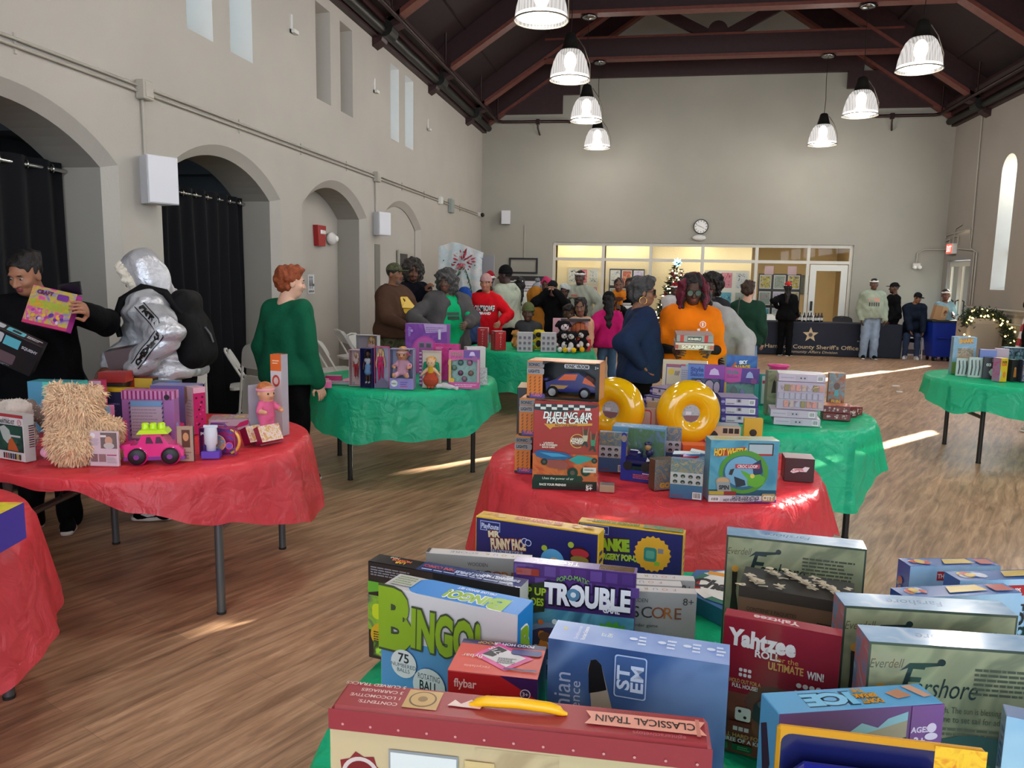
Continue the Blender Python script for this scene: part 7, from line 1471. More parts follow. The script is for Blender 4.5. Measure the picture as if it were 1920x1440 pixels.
p = P_('blue_photo_box','grey and blue photo box under the reaching hand','boxed toy',-2.78,4.06,16,.15,.07,.225,'#54606b'); p.f('front').rect(.55,0,1,1,'#2a6ab8'); p.f('top').rect(0,0,1,1,'#6f7a84'); p.done()
p = P_('teal_small_box','small teal and mottled box left of the blue photo box','boxed toy',-2.905,3.97,10,.1,.05,.19,'#8d5a6a'); p.f('front').rect(0,.6,.6,1,'#2a9a8f'); p.f('front').rect(.6,.5,1,1,artmat('mottle_card',['#d9d2d0','#2b2426','#b03a4a'],60)); p.done()
p = Pack('red_game_box','red game box under the hand of the silver jacket wearer','boxed game',-3.04,3.98,14,.15,.11,.06,'#b02a26',z=.968,group=g1); p.f('top').rect(.1,.1,.9,.9,artmat('red_lid',['#b83a30','#d9645a','#8d1f1c','#d8b0a6'],30)); p.f('front').rect(0,0,1,1,'#8d1f1c'); p.done()
p = P_('dark_support_box','dark carton below the red game box, mostly hidden','carton',-3.05,3.94,14,.14,.1,.222,'#2b2628'); p.done()
p = Pack('black_shoe_box','black and brown carton held against the silver jacket','carton',-3.1,4.16,20,.17,.1,.12,'#332628',z=1.03,tilt=(.1,-.2),group=g1); p.f('top').rect(0,0,1,1,'#151114'); p.f('front').rect(0,0,1,1,'#4f3c3c'); p.f('top').lines(.3,.3,.8,.6,2,'#a03a3a',3); p.done()
# what the woman in black holds
p = Pack('pink_craft_kit','pink and yellow craft kit held up by the woman in black','boxed toy',-3.27,3.74,8,.25,.055,.215,'#b0308f',z=1.29,tilt=(-.3,.2)); f = p.f('front'); f.rect(0,0,1,1,artmat('kit_art',['#a0308a','#c94f8f','#b5a035','#8d7fa0','#7a2a86'],11)); f.rect(.05,.45,.95,.66,artmat('kit_art2',['#b7a52a','#8fa03a','#c98a2a'],24)); f.rect(.0,.0,1,.08,'#b8305f'); f.blobs(.05,.1,.95,.42,['#a03a8a','#c08aa8','#5d2a8a','#d0a33a','#c9b3c4'],22,.008,.016,4); f.text('CRAFT',.32,.86,.022,'#5d1a4a',.09,bold=.05); f.rect(.6,.74,.86,.9,'#6a2a86',.01); p.f('top').rect(0,0,1,1,'#a03ac0'); p.f('top').text('mini',.55,.5,.02,'#e8c9b4',.06,bold=.05); p.f('left').rect(0,0,1,1,'#7fb0ae'); p.done()
p = Pack('black_toy_box','black and turquoise toy box held low by the woman in black','boxed toy',-3.42,3.62,28,.26,.07,.2,'#16161a',z=1.1,tilt=(.35,.5)); f = p.f('front'); f.rect(.1,.1,.62,.42,'#5d4a50',.01); f.lines(.1,.02,.6,.08,2,'#8a8a90',3); f = p.f('top'); f.rect(.25,.2,.6,.8,'#58aab8',.008); f.rect(.35,.35,.52,.65,'#1d2a2f'); f.rect(.02,.2,.2,.8,'#b3b5b8',.01); f.lines(.64,.3,.95,.7,2,'#b9b9bd',3); p.f('front').rect(.3,.62,.6,.9,'#58aab8'); p.f('front').rect(.05,.62,.27,.92,'#b3b5b8',.01); p.f('front').text('SQUISHY',.8,.75,.016,'#b9b9bd',.08,bold=.03); p.done()
m = MB(); m.box((0,0,0),(.075,.01,.15),M('phone_black','#111216',.2),bev=.004,R=Matrix.Rotation(1.45,3,'Y')); tag(m.build('phone',None,(-3.24,3.9,1.5)),'black phone held just above the pink craft kit','phone')
# ------------------------------------------------------------------ green table of dolls
g2 = 'dolls and sets on the left green table'
o = window_box('clear_doll_box','pale pink and clear doll box, leftmost of the standing row',-2.235,5.66,4,.095,.07,.285,'#c9a8b0','#b79a98',group=g2); doll(o,.06,.2,'#a57a68','#d9b3a0','#c9b3b0','#a3343f')
o = window_box('dark_haired_doll_box','navy window box with a dark-skinned doll in silver top and denim skirt',-2.12,5.6,-6,.1,.07,.305,'#2b2a66','#241f3a',group=g2); doll(o,.03,.255,'#4f3328','#17110f','#b9b9c2','#6f8fb8',skirt=True)
o = window_box('blonde_doll_box','magenta window box with a blonde doll in a pink jumpsuit',-2.0,5.62,14,.115,.07,.32,'#c01f66','#9c93ae',group=g2); doll(o,.05,.25,'#c99a80','#d8b878','#c22a62','#c22a62',x=-.012); m,f = front_face(o,.115,.07,.32); f.poly([(.1,.12),(.5,.26),(.95,.08),(.95,0),(0,0),(0,.1)],'#5a4a6a'); m.build('print',o)
o = window_box('baby_doll_box','lilac window box with a baby doll in a pale pink dress',-1.835,5.6,6,.185,.1,.31,'#9a94b8','#8f93b0',group=g2,base=.085); baby(o,.075,.88,'#d3a0b4',y=0,band='#e0b9c2',hairc='#c79058',skin='#c08a6a'); m,f = front_face(o,.185,.1,.31); f.rect(.0,.0,1,.27,'#8f7fbf'); f.ell(.19,.145,.026,'#dcd9d8'); f.text('baby',.19,.145,.014,'#5d6a5a',.04,bold=.03); f.lines(.45,.1,.78,.2,2,'#5d4fa0',3); f.rect(.45,.06,.75,.085,'#b04a7a'); f.ell(.85,.6,.018,'#d8a0ac'); f.ell(.85,.6,.01,'#b85a72'); f.ell(.78,.9,.01,'#a82a5a'); f.ell(.86,.86,.007,'#a82a5a'); m.build('print',o)
p = P_('striped_card_box','purple and cream striped carton right behind the rag doll card','carton',-1.715,5.84,8,.1,.05,.3,'#7a2a72',group=g2)
for k in range(9): p.f('front').rect(.0, .05+k*.1, .2, .09+k*.1, '#c9a0c0')
p.done()
o = window_box('rag_doll_card','cream hang card with a rag doll in a russet skirt and flower crown',-1.64,5.74,4,.15,.03,.29,'#cbbfae','#c4b8a4',group=g2,side='none'); bpy.data.objects.remove(list(o.children)[0])
def rag(B):
    B.ell((0,-.03,.2),(.034,.03,.036),m=0,k=.006); B.ell((0,-.015,.225),(.038,.03,.022),m=1,k=.006)
    for s in (-1,1): B.cone((s*.045,-.02,.19),(s*.055,-.02,.14),.016,.012,m=2,k=.006); B.cone((s*.02,-.03,.155),(s*.07,-.035,.105),.012,.01,m=0,k=.005); B.cone((s*.012,-.035,.08),(s*.012,-.04,.02),.012,.01,m=0,k=.004); B.ell((s*.014,-.045,.008),(.013,.018,.01),m=4,k=.003)
    B.cone((0,-.03,.165),(0,-.03,.13),.02,.024,m=3,k=.008); B.cone((0,-.03,.13),(0,-.035,.07),.028,.062,m=4,k=.006,fl=.6)
rd = blob_part(rag,[skin_m('#d2aa84'),M('flower_peach','#d9a35c',.9,noise=(90,.3)),cloth_m('#1f7f5a'),cloth_m('#c29a2a'),cloth_m('#a8452f')],'doll',o,.005)
m = MB()
for s in (-1, 1): m.ball((s*.012, -.059, .2), .0035, M('doll_eye', '#3a2318', .2), 8)
m.build('face', rd)
p = P_('pink_princess_box','hot pink flat box with a dark-haired doll print behind the rag doll','boxed toy',-1.63,6.15,0,.22,.05,.31,'#b3226f',group=g2); f = p.f('front'); f.rect(.0,.0,1,1,artmat('princess_print',['#b3226f','#c93a86','#a81f66'],8)); f.ell(.66,.8,.018,'#3a1a22',.026); f.ell(.66,.77,.012,'#c08a72',.014); f.poly([(.58,.4),(.6,.66),(.72,.66),(.74,.4)],'#7a1a4a'); f.ell(.66,.5,.02,'#d9a0b4',.03); f.lines(.1,.84,.4,.92,2,'#e0a0c4',3); p.done()
o = window_box('craft_window_box','pink and mint craft set box with a clear front, right of the rag doll',-1.385,5.77,8,.24,.05,.3,'#b8478f',artmat('mint_tray',['#7fa8a0','#8fb8ae','#6f988f'],20),group=g2,cat='boxed toy'); m,f = front_face(o,.24,.05,.3); f.rect(0,.76,1,1,'#a8428f'); f.poly([(0,1),(.5,1),(.45,.78),(.1,.72),(0,.78)],'#c9508f'); f.text('STYLE',.26,.9,.022,'#5f7a4a',.09,bold=.04); f.text('STUDIO',.26,.82,.018,'#8d2a6a',.09,bold=.04); f.rect(.48,.8,1,1,'#5d3a8d'); f.poly([(.66,.86),(.7,.95),(.76,.97),(.82,.95),(.86,.86)],'#c9b3dd'); f.ell(.84,.78,.022,'#8d4a8a'); f.rect(0,0,1,.17,'#b8478f'); f.rect(0,.17,.08,.76,'#c9a24a'); f.rect(.92,.17,1,.76,'#b58a9a'); f.ell(.12,.22,.018,'#d0a51f'); f.lines(.2,.04,.95,.13,2,'#e0b0cc',3); m.build('print',o)
for k,(dx,dz,c) in enumerate(((-.03,.2,'#4a6a6a'),(.04,.2,'#a86a8a'),(-.03,.12,'#6a3a5a'),(.05,.12,'#7a5a4a'),(0,.075,'#8d6a7a'),(-.08,.16,'#5a7a6a'))):
    m = MB(); m.ball((dx, .0, dz), (.022, .012, .022), C(c), 12); m.build('trinket', o)
p = P_('white_carton','plain white carton behind the mint craft set','carton',-1.39,6.22,28,.16,.1,.285,'#cfcbcf',group=g2); p.done()
p = P_('big_play_kitchen_box','big purple boxed vanity toy, tallest on the doll table','boxed toy',-1.93,6.58,-4,.39,.1,.44,'#7a3f9a',group=g2); f = p.f('front'); f.rect(0,0,1,1,artmat('vanity_sky',['#8a4fa6','#7a3f96','#9a62b4'],4)); f.ell(.48,.34,.14,'#b8479a',.185); f.ell(.48,.34,.125,'#c45aa8',.17)
for k in range(6): f.rect(.33+(k % 2)*.17,.16+(k//2)*.17,.47+(k % 2)*.17,.29+(k//2)*.17,'#8d7f9a'); f.rect(.345+(k % 2)*.17,.18+(k//2)*.17,.455+(k % 2)*.17,.27+(k//2)*.17,'#5d5668')
f.text('vanity',.09,.84,.03,'#a88fd0',.09,PI/2,bold=.02); f.poly([(.45,1),(1,1),(1,.86),(.5,.82)],'#b89ac9'); f.lines(.5,.84,.95,.95,3,'#8d6aa0',3); f.rect(.8,.7,.86,.9,'#c9c0d0'); f.ell(.16,.86,.012,'#b49ad8'); p.f('top').rect(0,0,1,1,'#a884c0'); p.done()
o = window_box('blonde_girl_doll_box','white framed window box with a large blonde girl doll behind the chair',-2.46,6.52,0,.2,.08,.33,'#c9bfc2','#a58f98',group=g2); doll(o,.02,.3,'#c99a80','#b5854a','#c9a0ac','#c9a0ac',x=.03)
p = P_('makeup_tray','low grey and pink accessory tray at the left edge of the doll table','boxed toy',-2.36,5.7,10,.2,.16,.022,'#8f8d90',group=g2); p.f('top').rect(.03,.05,.97,.95,artmat('tray_mix',['#8d6a72','#7f9a98','#b5a8a6','#a04a5a'],30)); p.done()
m = MB(); m.prism([(-.05,-.02),(.05,.02),(.03,.05),(-.03,.04)],(1,0,0),(0,1,0),(0,0,1),(0,0,0),.02,C('#d990a6')); tag(m.build('toy_scarf',None,(-2.31,5.76,TZ+.024),.3),'folded pale pink doll scarf on the accessory tray','doll clothes',g2)
for x,y,w_,d,h,a,c,lb in ((-2.42,5.56,.06,.15,.045,25,'#c85a8d','longer pink sliding box leaning on the accessory tray'),(-2.5,5.64,.1,.07,.05,10,'#c9879f','pale pink block box at the far left of the doll table'),(-2.46,5.78,.13,.05,.06,12,'#b02a62','dark pink box behind the accessory tray')):
    p = Pack('pink_small_box',lb,'boxed toy',x,y,a,w_,d,h,c,group=g2); p.f('top').rect(.08,.06,.92,.94,'#d98ab0'); p.done()
def shoe_plush(B):
    B.cone((-.09,0,.02),(.05,0,.018),.02,.016,k=.01); B.cone((-.06,.02,.03),(.09,-.02,.012),.016,.012,k=.01)
o = blob_part(shoe_plush,[M('doll_cloth_white','#d0c6cc',.85,noise=(40,.1))],'doll_blanket',None,.006,(50,.004),(-1.5,5.72,TZ),R_(-14)); tag(o,'crumpled white and pink doll blanket between rag doll and craft set','doll clothes',g2)
p = P_('sticker_pack','small pink and turquoise sticker pack at the right edge of the doll table','boxed toy',-1.285,6.0,30,.08,.02,.14,'#b7a6ae',group=g2,tilt=(-.1,0)); p.f('front').rect(.05,.05,.95,.95,artmat('sticker_mix',['#c95a7a','#8fb0b0','#d0c4c8','#5a8a9a'],45)); p.done()
# ------------------------------------------------------------------ green table of gift boxes
g3 = 'gifts on the far green table'
def gift(x, y, yaw, h, lb, grid, w_=.15, z=TZ):
    p = FP('gift_carton',lb,'gift box',x,y,yaw,w_,.12,h,'#a81c22' if not grid else '#a9a4a6',z=z,group='printed gift cartons on the far green table')
    def rd(f):
        f.rect(0, 0, 1, 1, '#a81c22')
        for k, ch in enumerate('JOYFUL'): f.text(ch, .5, .8-.12*k, .016, '#dfb3b0', bold=.03)
        f.text('MERRY', .5, .9, .012, '#dfb3b0', bold=.03)
    def gr(f):
        f.rect(0, 0, 1, 1, '#aaa6a9')
        for i in range(3):
            for j in range(3): f.rect(.1+i*.3,.1+j*.28,.27+i*.3,.24+j*.28,'#5d5660',.006); f.lines(.08+i*.3,.05+j*.28,.29+i*.3,.08+j*.28,1,'#77727a',3)
    (gr if grid else rd)(p.f('front')); (rd if grid == 2 else gr)(p.f('right')); (gr if grid != 0 else rd)(p.f('left')); p.f('top').rect(0,0,1,1,'#d8d2d0'); p.done()
gift(-1.98, 9.2, 5, .24, 'red JOYFUL gift carton, second from the left of the printed gifts', 0, .125)
gift(-1.7, 8.92, 38, .225, 'gift carton turned to show both its grey grid side and its red side', 0, .14)
gift(-1.4, 8.86, 8, .225, 'grey grid gift carton behind the olive beanie boy’s table front', 1, .18)
gift(-1.13, 8.92, 8, .225, 'grey grid gift carton next to the black and white soft toys', 1, .18)
gift(-2.17,8.72,10,.26,'red gift carton held by the charcoal jacket woman, leftmost of all',0,.14,z=.93)
def critter(lb, x, y, z, rz, main, face, feet, s=1.):
    def fn(B):
        B.cone((0,0,.06*s),(0,0,.12*s),.055*s,.045*s,m=0,k=.02); B.ell((0,-.01*s,.2*s),(.055*s,.05*s,.05*s),m=0,k=.02); B.ell((0,-.045*s,.19*s),(.035*s,.025*s,.03*s),m=1,k=.01); B.ell((0,-.045*s,.08*s),(.03*s,.02*s,.04*s),m=1,k=.01)
        for sd in (-1,1): B.cone((sd*.04*s,0,.23*s),(sd*.065*s,.0,.2*s),.018*s,.014*s,m=0,k=.008); B.cone((sd*.045*s,0,.12*s),(sd*.085*s,-.03*s,.09*s),.016*s,.014*s,m=0,k=.008); B.ell((sd*.088*s,-.035*s,.085*s),(.02*s,)*3,m=1,k=.004); B.cone((sd*.03*s,-.02*s,.03*s),(sd*.05*s,-.08*s,.03*s),.02*s,m=0,k=.008); B.ell((sd*.053*s,-.1*s,.035*s),(.03*s,.03*s,.032*s),m=2,k=.004)
    o = blob_part(fn,[cloth_m(main),cloth_m(face),cloth_m(feet)],'plush_puppy',None,.008,None,(x,y,z),rz); tag(o,lb,'soft toy','floppy soft toys on the far green table')
    m = MB()
    for sd in (-1, 1): m.ball((sd*.018*s, -.068*s, .205*s), .006*s, M('doll_eye', '#3a2318', .2), 8)
    m.ball((0, -.072*s, .188*s), .008*s, blackmetal, 8); m.build('face', o)
critter('black and white soft toy with white feet beside the grid cartons',-.96,9.02,TZ,.2,'#151417','#d8d4d0','#d9d6d2')
critter('black and white soft toy with yellow feet, front of the soft toy pile',-.86,8.98,TZ,-.2,'#18171a','#d8d4d0','#d9b41f')
critter('black soft toy with yellow feet at the right end of the pile',-.74,9.1,TZ,-.5,'#1a1719','#d9cfc9','#d9a81f',1.05)
critter('black and pink soft toy sitting highest behind the pile',-1.0,9.28,TZ+.02,.4,'#19161a','#d9c3c6','#c98a9a',1.35)
critter('yellow headed soft toy between the two grid cartons',-1.27,9.12,TZ,0,'#c9b530','#2a2628','#8a8430',1.)
critter('tan soft toy lying behind the two-sided gift carton',-1.58,9.25,TZ,.9,'#b07a44','#c9985f','#b07a44',.9)
t = thing('boxed_basketball','orange basketball in a black and pink cradle box on the far green table','ball box',(-.82,9.5,TZ),R_(12),g3)
p2 = MB(); p2.bx(-.12,.12,-.02,.1,0,.1,C('#b02230')); p2.bx(-.12,.12,.1,.105,.1,.36,C('#c9929a')); p2.bx(-.125,.125,-.04,.1,.34,.37,C('#1d1517')); p2.build('carton',t)
m = MB(); bk = M('basketball_orange','#9c4a1f',.6,noise=(60,.1),bump=(200,.3)); m.ball((0,.02,.215),.112,bk,28); b_ = m.build('ball',t); m = MB()
for ax in ((1, 0, 0), (0, 0, 1)): m.torus((0, .02, .215), .1125, .003, blackmetal, ax=ax, n=36, k=5)
for s in (-1, 1): m.torus((s*.055, .02, .215), .099, .003, blackmetal, ax=(1, 0, 0), n=36, k=5)
m.build('seam', b_)
p = P_('pink_gift_bag','pale pink gift bag behind the soft toys','gift bag',-1.08,9.62,4,.18,.08,.36,'#c98f98',group=g3); p.f('front').rect(.55,.55,1,1,'#1f1719'); p.done()
p = P_('red_gift_box','plain red gift box under the basketball box','gift box',-.72,9.18,20,.14,.12,.14,'#c02430',group=g3); p.done()
# ------------------------------------------------------------------ central red table
g4 = 'boxed toys on the central red table'
def racer_box(x, y, yaw, z, lb):
    w_, d, h = .325, .14, .168
    a = math.radians(yaw); o = window_box('racing_car_box',lb,x,y,yaw,w_,d,h,'#d08a4a','#0d0d10',z,'boxed orange and blue racing cars',cat='boxed toy car')
    m, f = front_face(o, w_, d, h); f.rect(.0, .03, .22, 1, '#c9721f')
    for i in range(6):
        for j in range(3): f.poly([(.03+j*.065,.1+i*.085),(.05+j*.065,.1+i*.085),(.065+j*.065,.16+i*.085),(.045+j*.065,.16+i*.085)],'#8d4a12')
    f.rect(0,.82,.24,.97,'#77777a',.006); f.rect(0,.64,.24,.8,'#8a8a8c',.006); f.text('SONIC',.1,.895,.012,'#26262a',.05,bold=.04); f.text('LIGHTS',.1,.72,.013,'#26262a',.05,bold=.04); f.rect(0,0,1,.06,'#17161a'); f.rect(.04,.0,.26,.13,'#4a3a7a',.006); f.text('TURBO',.14,.09,.012,'#c96a7a',.05,bold=.04)
    f.poly([(.22,1),(.22,.9),(.3,.97),(.42,1)],'#0d0d10'); f.rect(.52,.84,.86,.95,'#b3b3b5',.006); f.text('SONIC VROOM',.69,.895,.013,'#1d1d20',.1,bold=.05); f.rect(.95,0,1,1,'#0d0d10'); f.text('3+',.96,.88,.012,'#d0d0d0'); m.build('print',o)
    m = MB(); b = M('racer_blue', '#16236e', .2, coat=.6); og = M('racer_orange', '#d9581a', .25, coat=.5)
    m.prism([(-.1,.03),(-.105,.07),(-.06,.085),(-.02,.115),(.045,.118),(.09,.085),(.125,.065),(.13,.035)],(1,0,0),(0,0,1),(0,1,0),(.02,-.045,0),.08,b); m.prism([(-.14,.085),(-.095,.09),(-.095,.08),(-.14,.075)],(1,0,0),(0,0,1),(0,1,0),(.02,-.05,0),.09,b)
    c = m.build('car',o); m = MB(); m.prism([(-.05,.082),(-.018,.11),(.04,.112),(.03,.085)],(1,0,0),(0,0,1),(0,1,0),(.02,-.046,0),.082,og); m.prism([(.06,.075),(.07,.1),(.1,.082),(.12,.06)],(1,0,0),(0,0,1),(0,1,0),(.022,-.047,0),.084,og); m.prism([(-.09,.04),(-.08,.06),(.0,.06),(-.02,.045)],(1,0,0),(0,0,1),(0,1,0),(.02,-.0465,0),.002,C('#b0803a')); m.build('stripe',c)
    for xx in (-.05, .095):
        m = MB(); m.lathe([(0,0),(.018,0),(.026,.004),(.026,.02),(0,.02)],M('tyre_black','#131214',.5),20,(xx,-.04,.03),(0,-1,0)); m.cyl((xx,-.0605,.03),.017,.004,M('rim_silver','#9a9a9c',.25,metal=.8),10,(0,1,0)); m.build('wheel',c)
    return o
racer_box(-.4, 3.33, -2, TZ, 'boxed racing car at the bottom of the stack of three')
racer_box(-.385, 3.34, -2, TZ+.17, 'boxed racing car in the middle of the stack of three')
racer_box(-.355, 3.34, -6, TZ+.34, 'boxed racing car on top of the stack of three, fully visible')
p = P_('racing_car_box','boxed racing car standing end-on behind the stack of three','boxed toy car',-.56,3.72,4,.12,.2,.33,'#1b1a1c',group=g4); p.f('top').rect(0,0,1,1,'#b08a5a'); p.f('left').rect(0,0,1,1,'#b08a5a'); p.done()
p = P_('air_race_box','tall red DUELING AIR RACE CARS box in front of the racing car stack','boxed toy',-.312,3.1,6,.268,.075,.36,'#9c1f22',group=g4)
f = p.f('front'); f.rect(.0,.0,1,.3,'#b5562a'); f.rect(.0,.17,1,.42,artmat('race_glow',['#b3401f','#c9622f','#b0301f','#c98a5a'],6)); f.rect(0,0,1,.105,'#100e10'); f.poly([(.0,.105),(.03,.17),(.76,.17),(.79,.13),(.76,.09),(.05,.09)],'#17161a')
f.poly([(.0, .93), (.35, .9), (.95, .97), (1, 1), (.0, 1)], '#17161a')
for i in range(10):
    for j in range(2):
        if (i+j) % 2: f.rect(.02+i*.085, .935+j*.03, .1+i*.085, .965+j*.03, '#c9c5c2')
f.text('DUELING AIR',.52,.872,.028,'#e4e0dc',.2,shear=.2,bold=.03,out='#1b1216',ot=.05); f.text('RACE CARS',.52,.815,.026,'#e4e0dc',.17,shear=.2,bold=.03,out='#1b1216',ot=.05); f.poly([(.16,.77),(.9,.79),(.9,.765),(.3,.735),(.26,.705)],'#c98a2a'); f.text('RACE YOUR FRIENDS',.5,.757,.009,'#6a1a16',.09,shear=.2,bold=.03)
f.ring(.68,.58,.03,.003,'#d9a24a','#7a2a1c'); f.text('ENDLESS',.68,.605,.008,'#e5d9cc',bold=.03); f.text('RACING',.68,.58,.01,'#e5d9cc',bold=.04); f.text('ACTION',.68,.555,.008,'#e5d9cc',bold=.03)
for i,tx in enumerate(('LAUNCH','2 AIR POWERED','RACE CARS')): f.text(tx,.24,.55-.025*i,.007,'#e5d9cc',bold=.03)
for (u,v,c) in ((.8,.68,'#b5a58c'),(.92,.63,'#3a7a5a')): f.ell(u,v,.012,'#4a2a1e',.014); f.poly([(u-.04,v-.03),(u+.04,v-.03),(u+.03,v-.1),(u-.03,v-.1)],c); f.poly([(u-.02,v-.1),(u+.02,v-.1),(u+.05,v-.16),(u+.02,v-.17),(u,v-.13),(u-.06,v-.17),(u-.05,v-.14)],'#2a2026'); f.poly([(u-.05,v+.07),(u-.035,v+.07),(u-.02,v-.03),(u-.04,v-.03)],'#8d5a44'); f.poly([(u+.06,v+.07),(u+.045,v+.07),(u+.02,v-.03),(u+.04,v-.03)],'#8d5a44')
f.poly([(.02,.44),(.12,.47),(.5,.44),(.62,.4),(.5,.36),(.2,.36),(.06,.39)],'#1f4f86'); f.poly([(.1,.44),(.4,.43),(.55,.4),(.3,.39)],'#3f86b5'); f.poly([(.55,.36),(.7,.42),(.9,.4),(.95,.38),(.7,.31)],'#2f8a8a'); f.poly([(.15,.36),(.25,.27),(.5,.24),(.56,.3),(.5,.35)],'#8d3a3a')
for (u,v,r) in ((.62,.21,.022),(.82,.23,.02),(.18,.33,.014),(.95,.36,.012)): f.ell(u,v,r,'#141215'); f.ell(u,v,r*.45,'#5a3a3a')
f.rect(.78,.22,.98,.28,'#c9c4bd'); f.lines(.8,.235,.95,.265,1,'#77737a',3); f.text('Uses the power of air',.4,.14,.01,'#e0dcd6',.13,shear=.1); f.text('RACE YOUR FRIENDS!',.32,.065,.009,'#e0dcd6',.11,bold=.04); f.text('AGES',.88,.07,.008,'#e0dcd6'); f.text('5+',.88,.035,.017,'#e0dcd6',bold=.05); p.done()
yl = M('float_yellow', '#e2ae0a', .16, coat=.5)
for x,y,rz,lb in ((-.16,4.16,-.35,'glossy yellow inflated ring standing behind the red race box'),(.235,4.16,.3,'glossy yellow inflated ring standing right of centre behind the pup cards')):
    t = thing('yellow_ring', lb, 'ring toy', (x, y, TZ), rz, 'yellow ring toys'); m = MB(); Rr, rr = .1, .072
    m.tube([(Rr*1.02*math.cos(2*PI*k/40),.0,.171+Rr*1.02*math.sin(2*PI*k/40)) for k in range(40)],rr,yl,20,closed=True); m.build('ring',t)
    m = MB(); m.cyl((0,-.04,.171),.052,.012,C('#8f9a98'),28,(0,1,0)); f = Face(m,(-.06,-.0465,.111),(1,0,0),(0,0,1),(0,-1,0),.12,.12); f.ell(.5,.5,.048,artmat('ring_label',['#8a9a9a','#a5aeb0','#6f7a80'],30)); f.poly([(.12,.42),(.88,.42),(.75,.2),(.5,.12),(.25,.2)],'#7a5a5c'); f.rect(.24,.46,.5,.6,'#c9ccd0'); m.build('label_disc',t)
def pupcard(x, y, yaw, w_, h, lb, d=.03):
    p = P_('vehicle_toy_card',lb,'boxed toy',x,y,yaw,w_,d,h,'#6f7f96',group='rescue vehicle toy cards',bev=.003); f = p.f('front'); f.rect(.01,.66,.99,.99,artmat('card_scene',['#6a4a34','#8a7a6a','#5a6f80','#a58a6a','#4a3a30'],22)); f.rect(.01,.36,.99,.66,'#b3adb2'); f.rect(.01,.01,.99,.36,'#3a5f86')
    for i in range(2):
        for j in range(4): f.ell(.16+j*.23,.57-i*.14,w_*.07,'#2a2428',w_*.06); f.ell(.16+j*.23,.545-i*.14,w_*.035,'#8d7a72')
    f.barcode(.7,.03,.97,.2,3); f.rect(.05,.06,.4,.1,'#6a4a66'); p.f('right').rect(0,.3,1,.7,'#d9b91f'); p.f('left').rect(0,0,1,1,artmat('card_scene',['#6a4a34'],22)); p.done()
pupcard(.18, 3.075, -6, .13, .165, 'front blue backed vehicle toy card with eight round icons')
pupcard(.115, 3.62, -4, .13, .185, 'blue backed vehicle toy card standing behind the front one')
pupcard(-.13, 3.44, -4, .13, .185, 'blue backed vehicle toy card half hidden by the red race box')
p = P_('side_toy_card','angled rescue toy carton left behind the front vehicle card','boxed toy',.1,3.2,30,.1,.05,.13,'#5a4434',group=g4); p.f('front').rect(0,0,1,1,artmat('card_scene',['#6a4a34'],22)); p.f('front').text('GO',.5,.15,.02,'#d9a53a',.05,bold=.05); p.done()
o = window_box('police_truck_box','royal blue open box holding a toy police truck and figure',-.01,3.3,-16,.165,.1,.215,'#1f2f86',artmat('truck_bg',['#5a6f8a','#4a6a4a','#7a8796'],14),group=g4,base=.05,cat='boxed toy car',top=False,side='none')
m = MB(); m.box((-.015,-.01,.085),(.12,.075,.045),M('truck_navy','#141f5a',.2,coat=.6),bev=.015); m.box((-.03,-.01,.118),(.06,.06,.035),M('truck_navy','#141f5a',.2,coat=.6),bev=.012); tk = m.build('truck',o)
m = MB(); m.ball((.03,-.0,.125),(.018,.016,.02),C('#23254a'),12); m.ball((.025,-.012,.148),(.014,.013,.014),C('#a5764a'),12); m.ball((.022,-.004,.162),(.016,.016,.01),C('#1a2050'),12); m.build('figure',o)
m,f = front_face(o,.165,.1,.215); f.lines(.35,.06,.9,.16,3,'#d05a4a',3); f.lines(.6,.16,.9,.2,1,'#d9d9e0',5); f.rect(.0,.23,.14,.98,'#1f2f86',.01); f.ell(.07,.86,.012,'#8f7f72',.016); m.build('print',o)
for dx in (-.05, .03):
    m = MB(); m.cyl((dx,-.05,.068),.02,.014,M('tyre_black','#131214',.5),16,(0,1,0)); m.build('wheel',tk)
p = P_('loop_track_box','sky blue HOT WHEELS box with a green crocodile loop, right side coloured as sunlit','boxed toy',.4,3.09,10,.27,.085,.25,'#5f97ad',group=g4)
f = p.f('front'); f.rect(0,0,1,1,artmat('city_sky',['#3f7f9c','#5a98b0','#357090'],5)); f.poly([(0,.2),(1,.2),(1,.0),(0,0)],'#1f4a62'); f.rect(.7,.55,.96,.78,'#4a86a0')
f.poly([(.05,.83),(.5,.9),(.52,.8),(.1,.73)],'#b03a1c'); f.text('HOT WHEELS',.29,.815,.028,'#e0b92f',.13,.03,bold=.04,shear=.15,out='#8d2a14',ot=.03); f.rect(.55,.76,.92,.96,'#2a2a30',.004); f.rect(.56,.79,.9,.94,'#a5aeb5'); f.rect(.56,.76,.9,.79,'#a82a24')
f.ell(.5,.49,.098,'#4f8a2f',.088); f.ell(.49,.48,.08,'#2f5f7a',.07); f.ell(.49,.5,.072,'#6f9fc0',.062); f.poly([(.62,.62),(.74,.7),(.78,.5),(.66,.34)],'#2a2f55')
f.poly([(.45,.52),(.52,.5),(.62,.44),(.74,.46),(.82,.4),(.8,.3),(.7,.24),(.56,.28),(.56,.38),(.48,.47)],'#5fa02f'); f.ell(.63,.43,.009,'#d9c05a'); f.poly([(.36,.42),(.52,.36),(.54,.28),(.4,.24)],'#2b2f3a'); f.rect(.37,.55,.73,.62,'#b03a4a'); f.text('CROC LOOP',.55,.585,.012,'#e0c9cc',.08,bold=.04); f.poly([(.3,.53),(.36,.55),(.33,.44),(.28,.45)],'#3a2f2a')
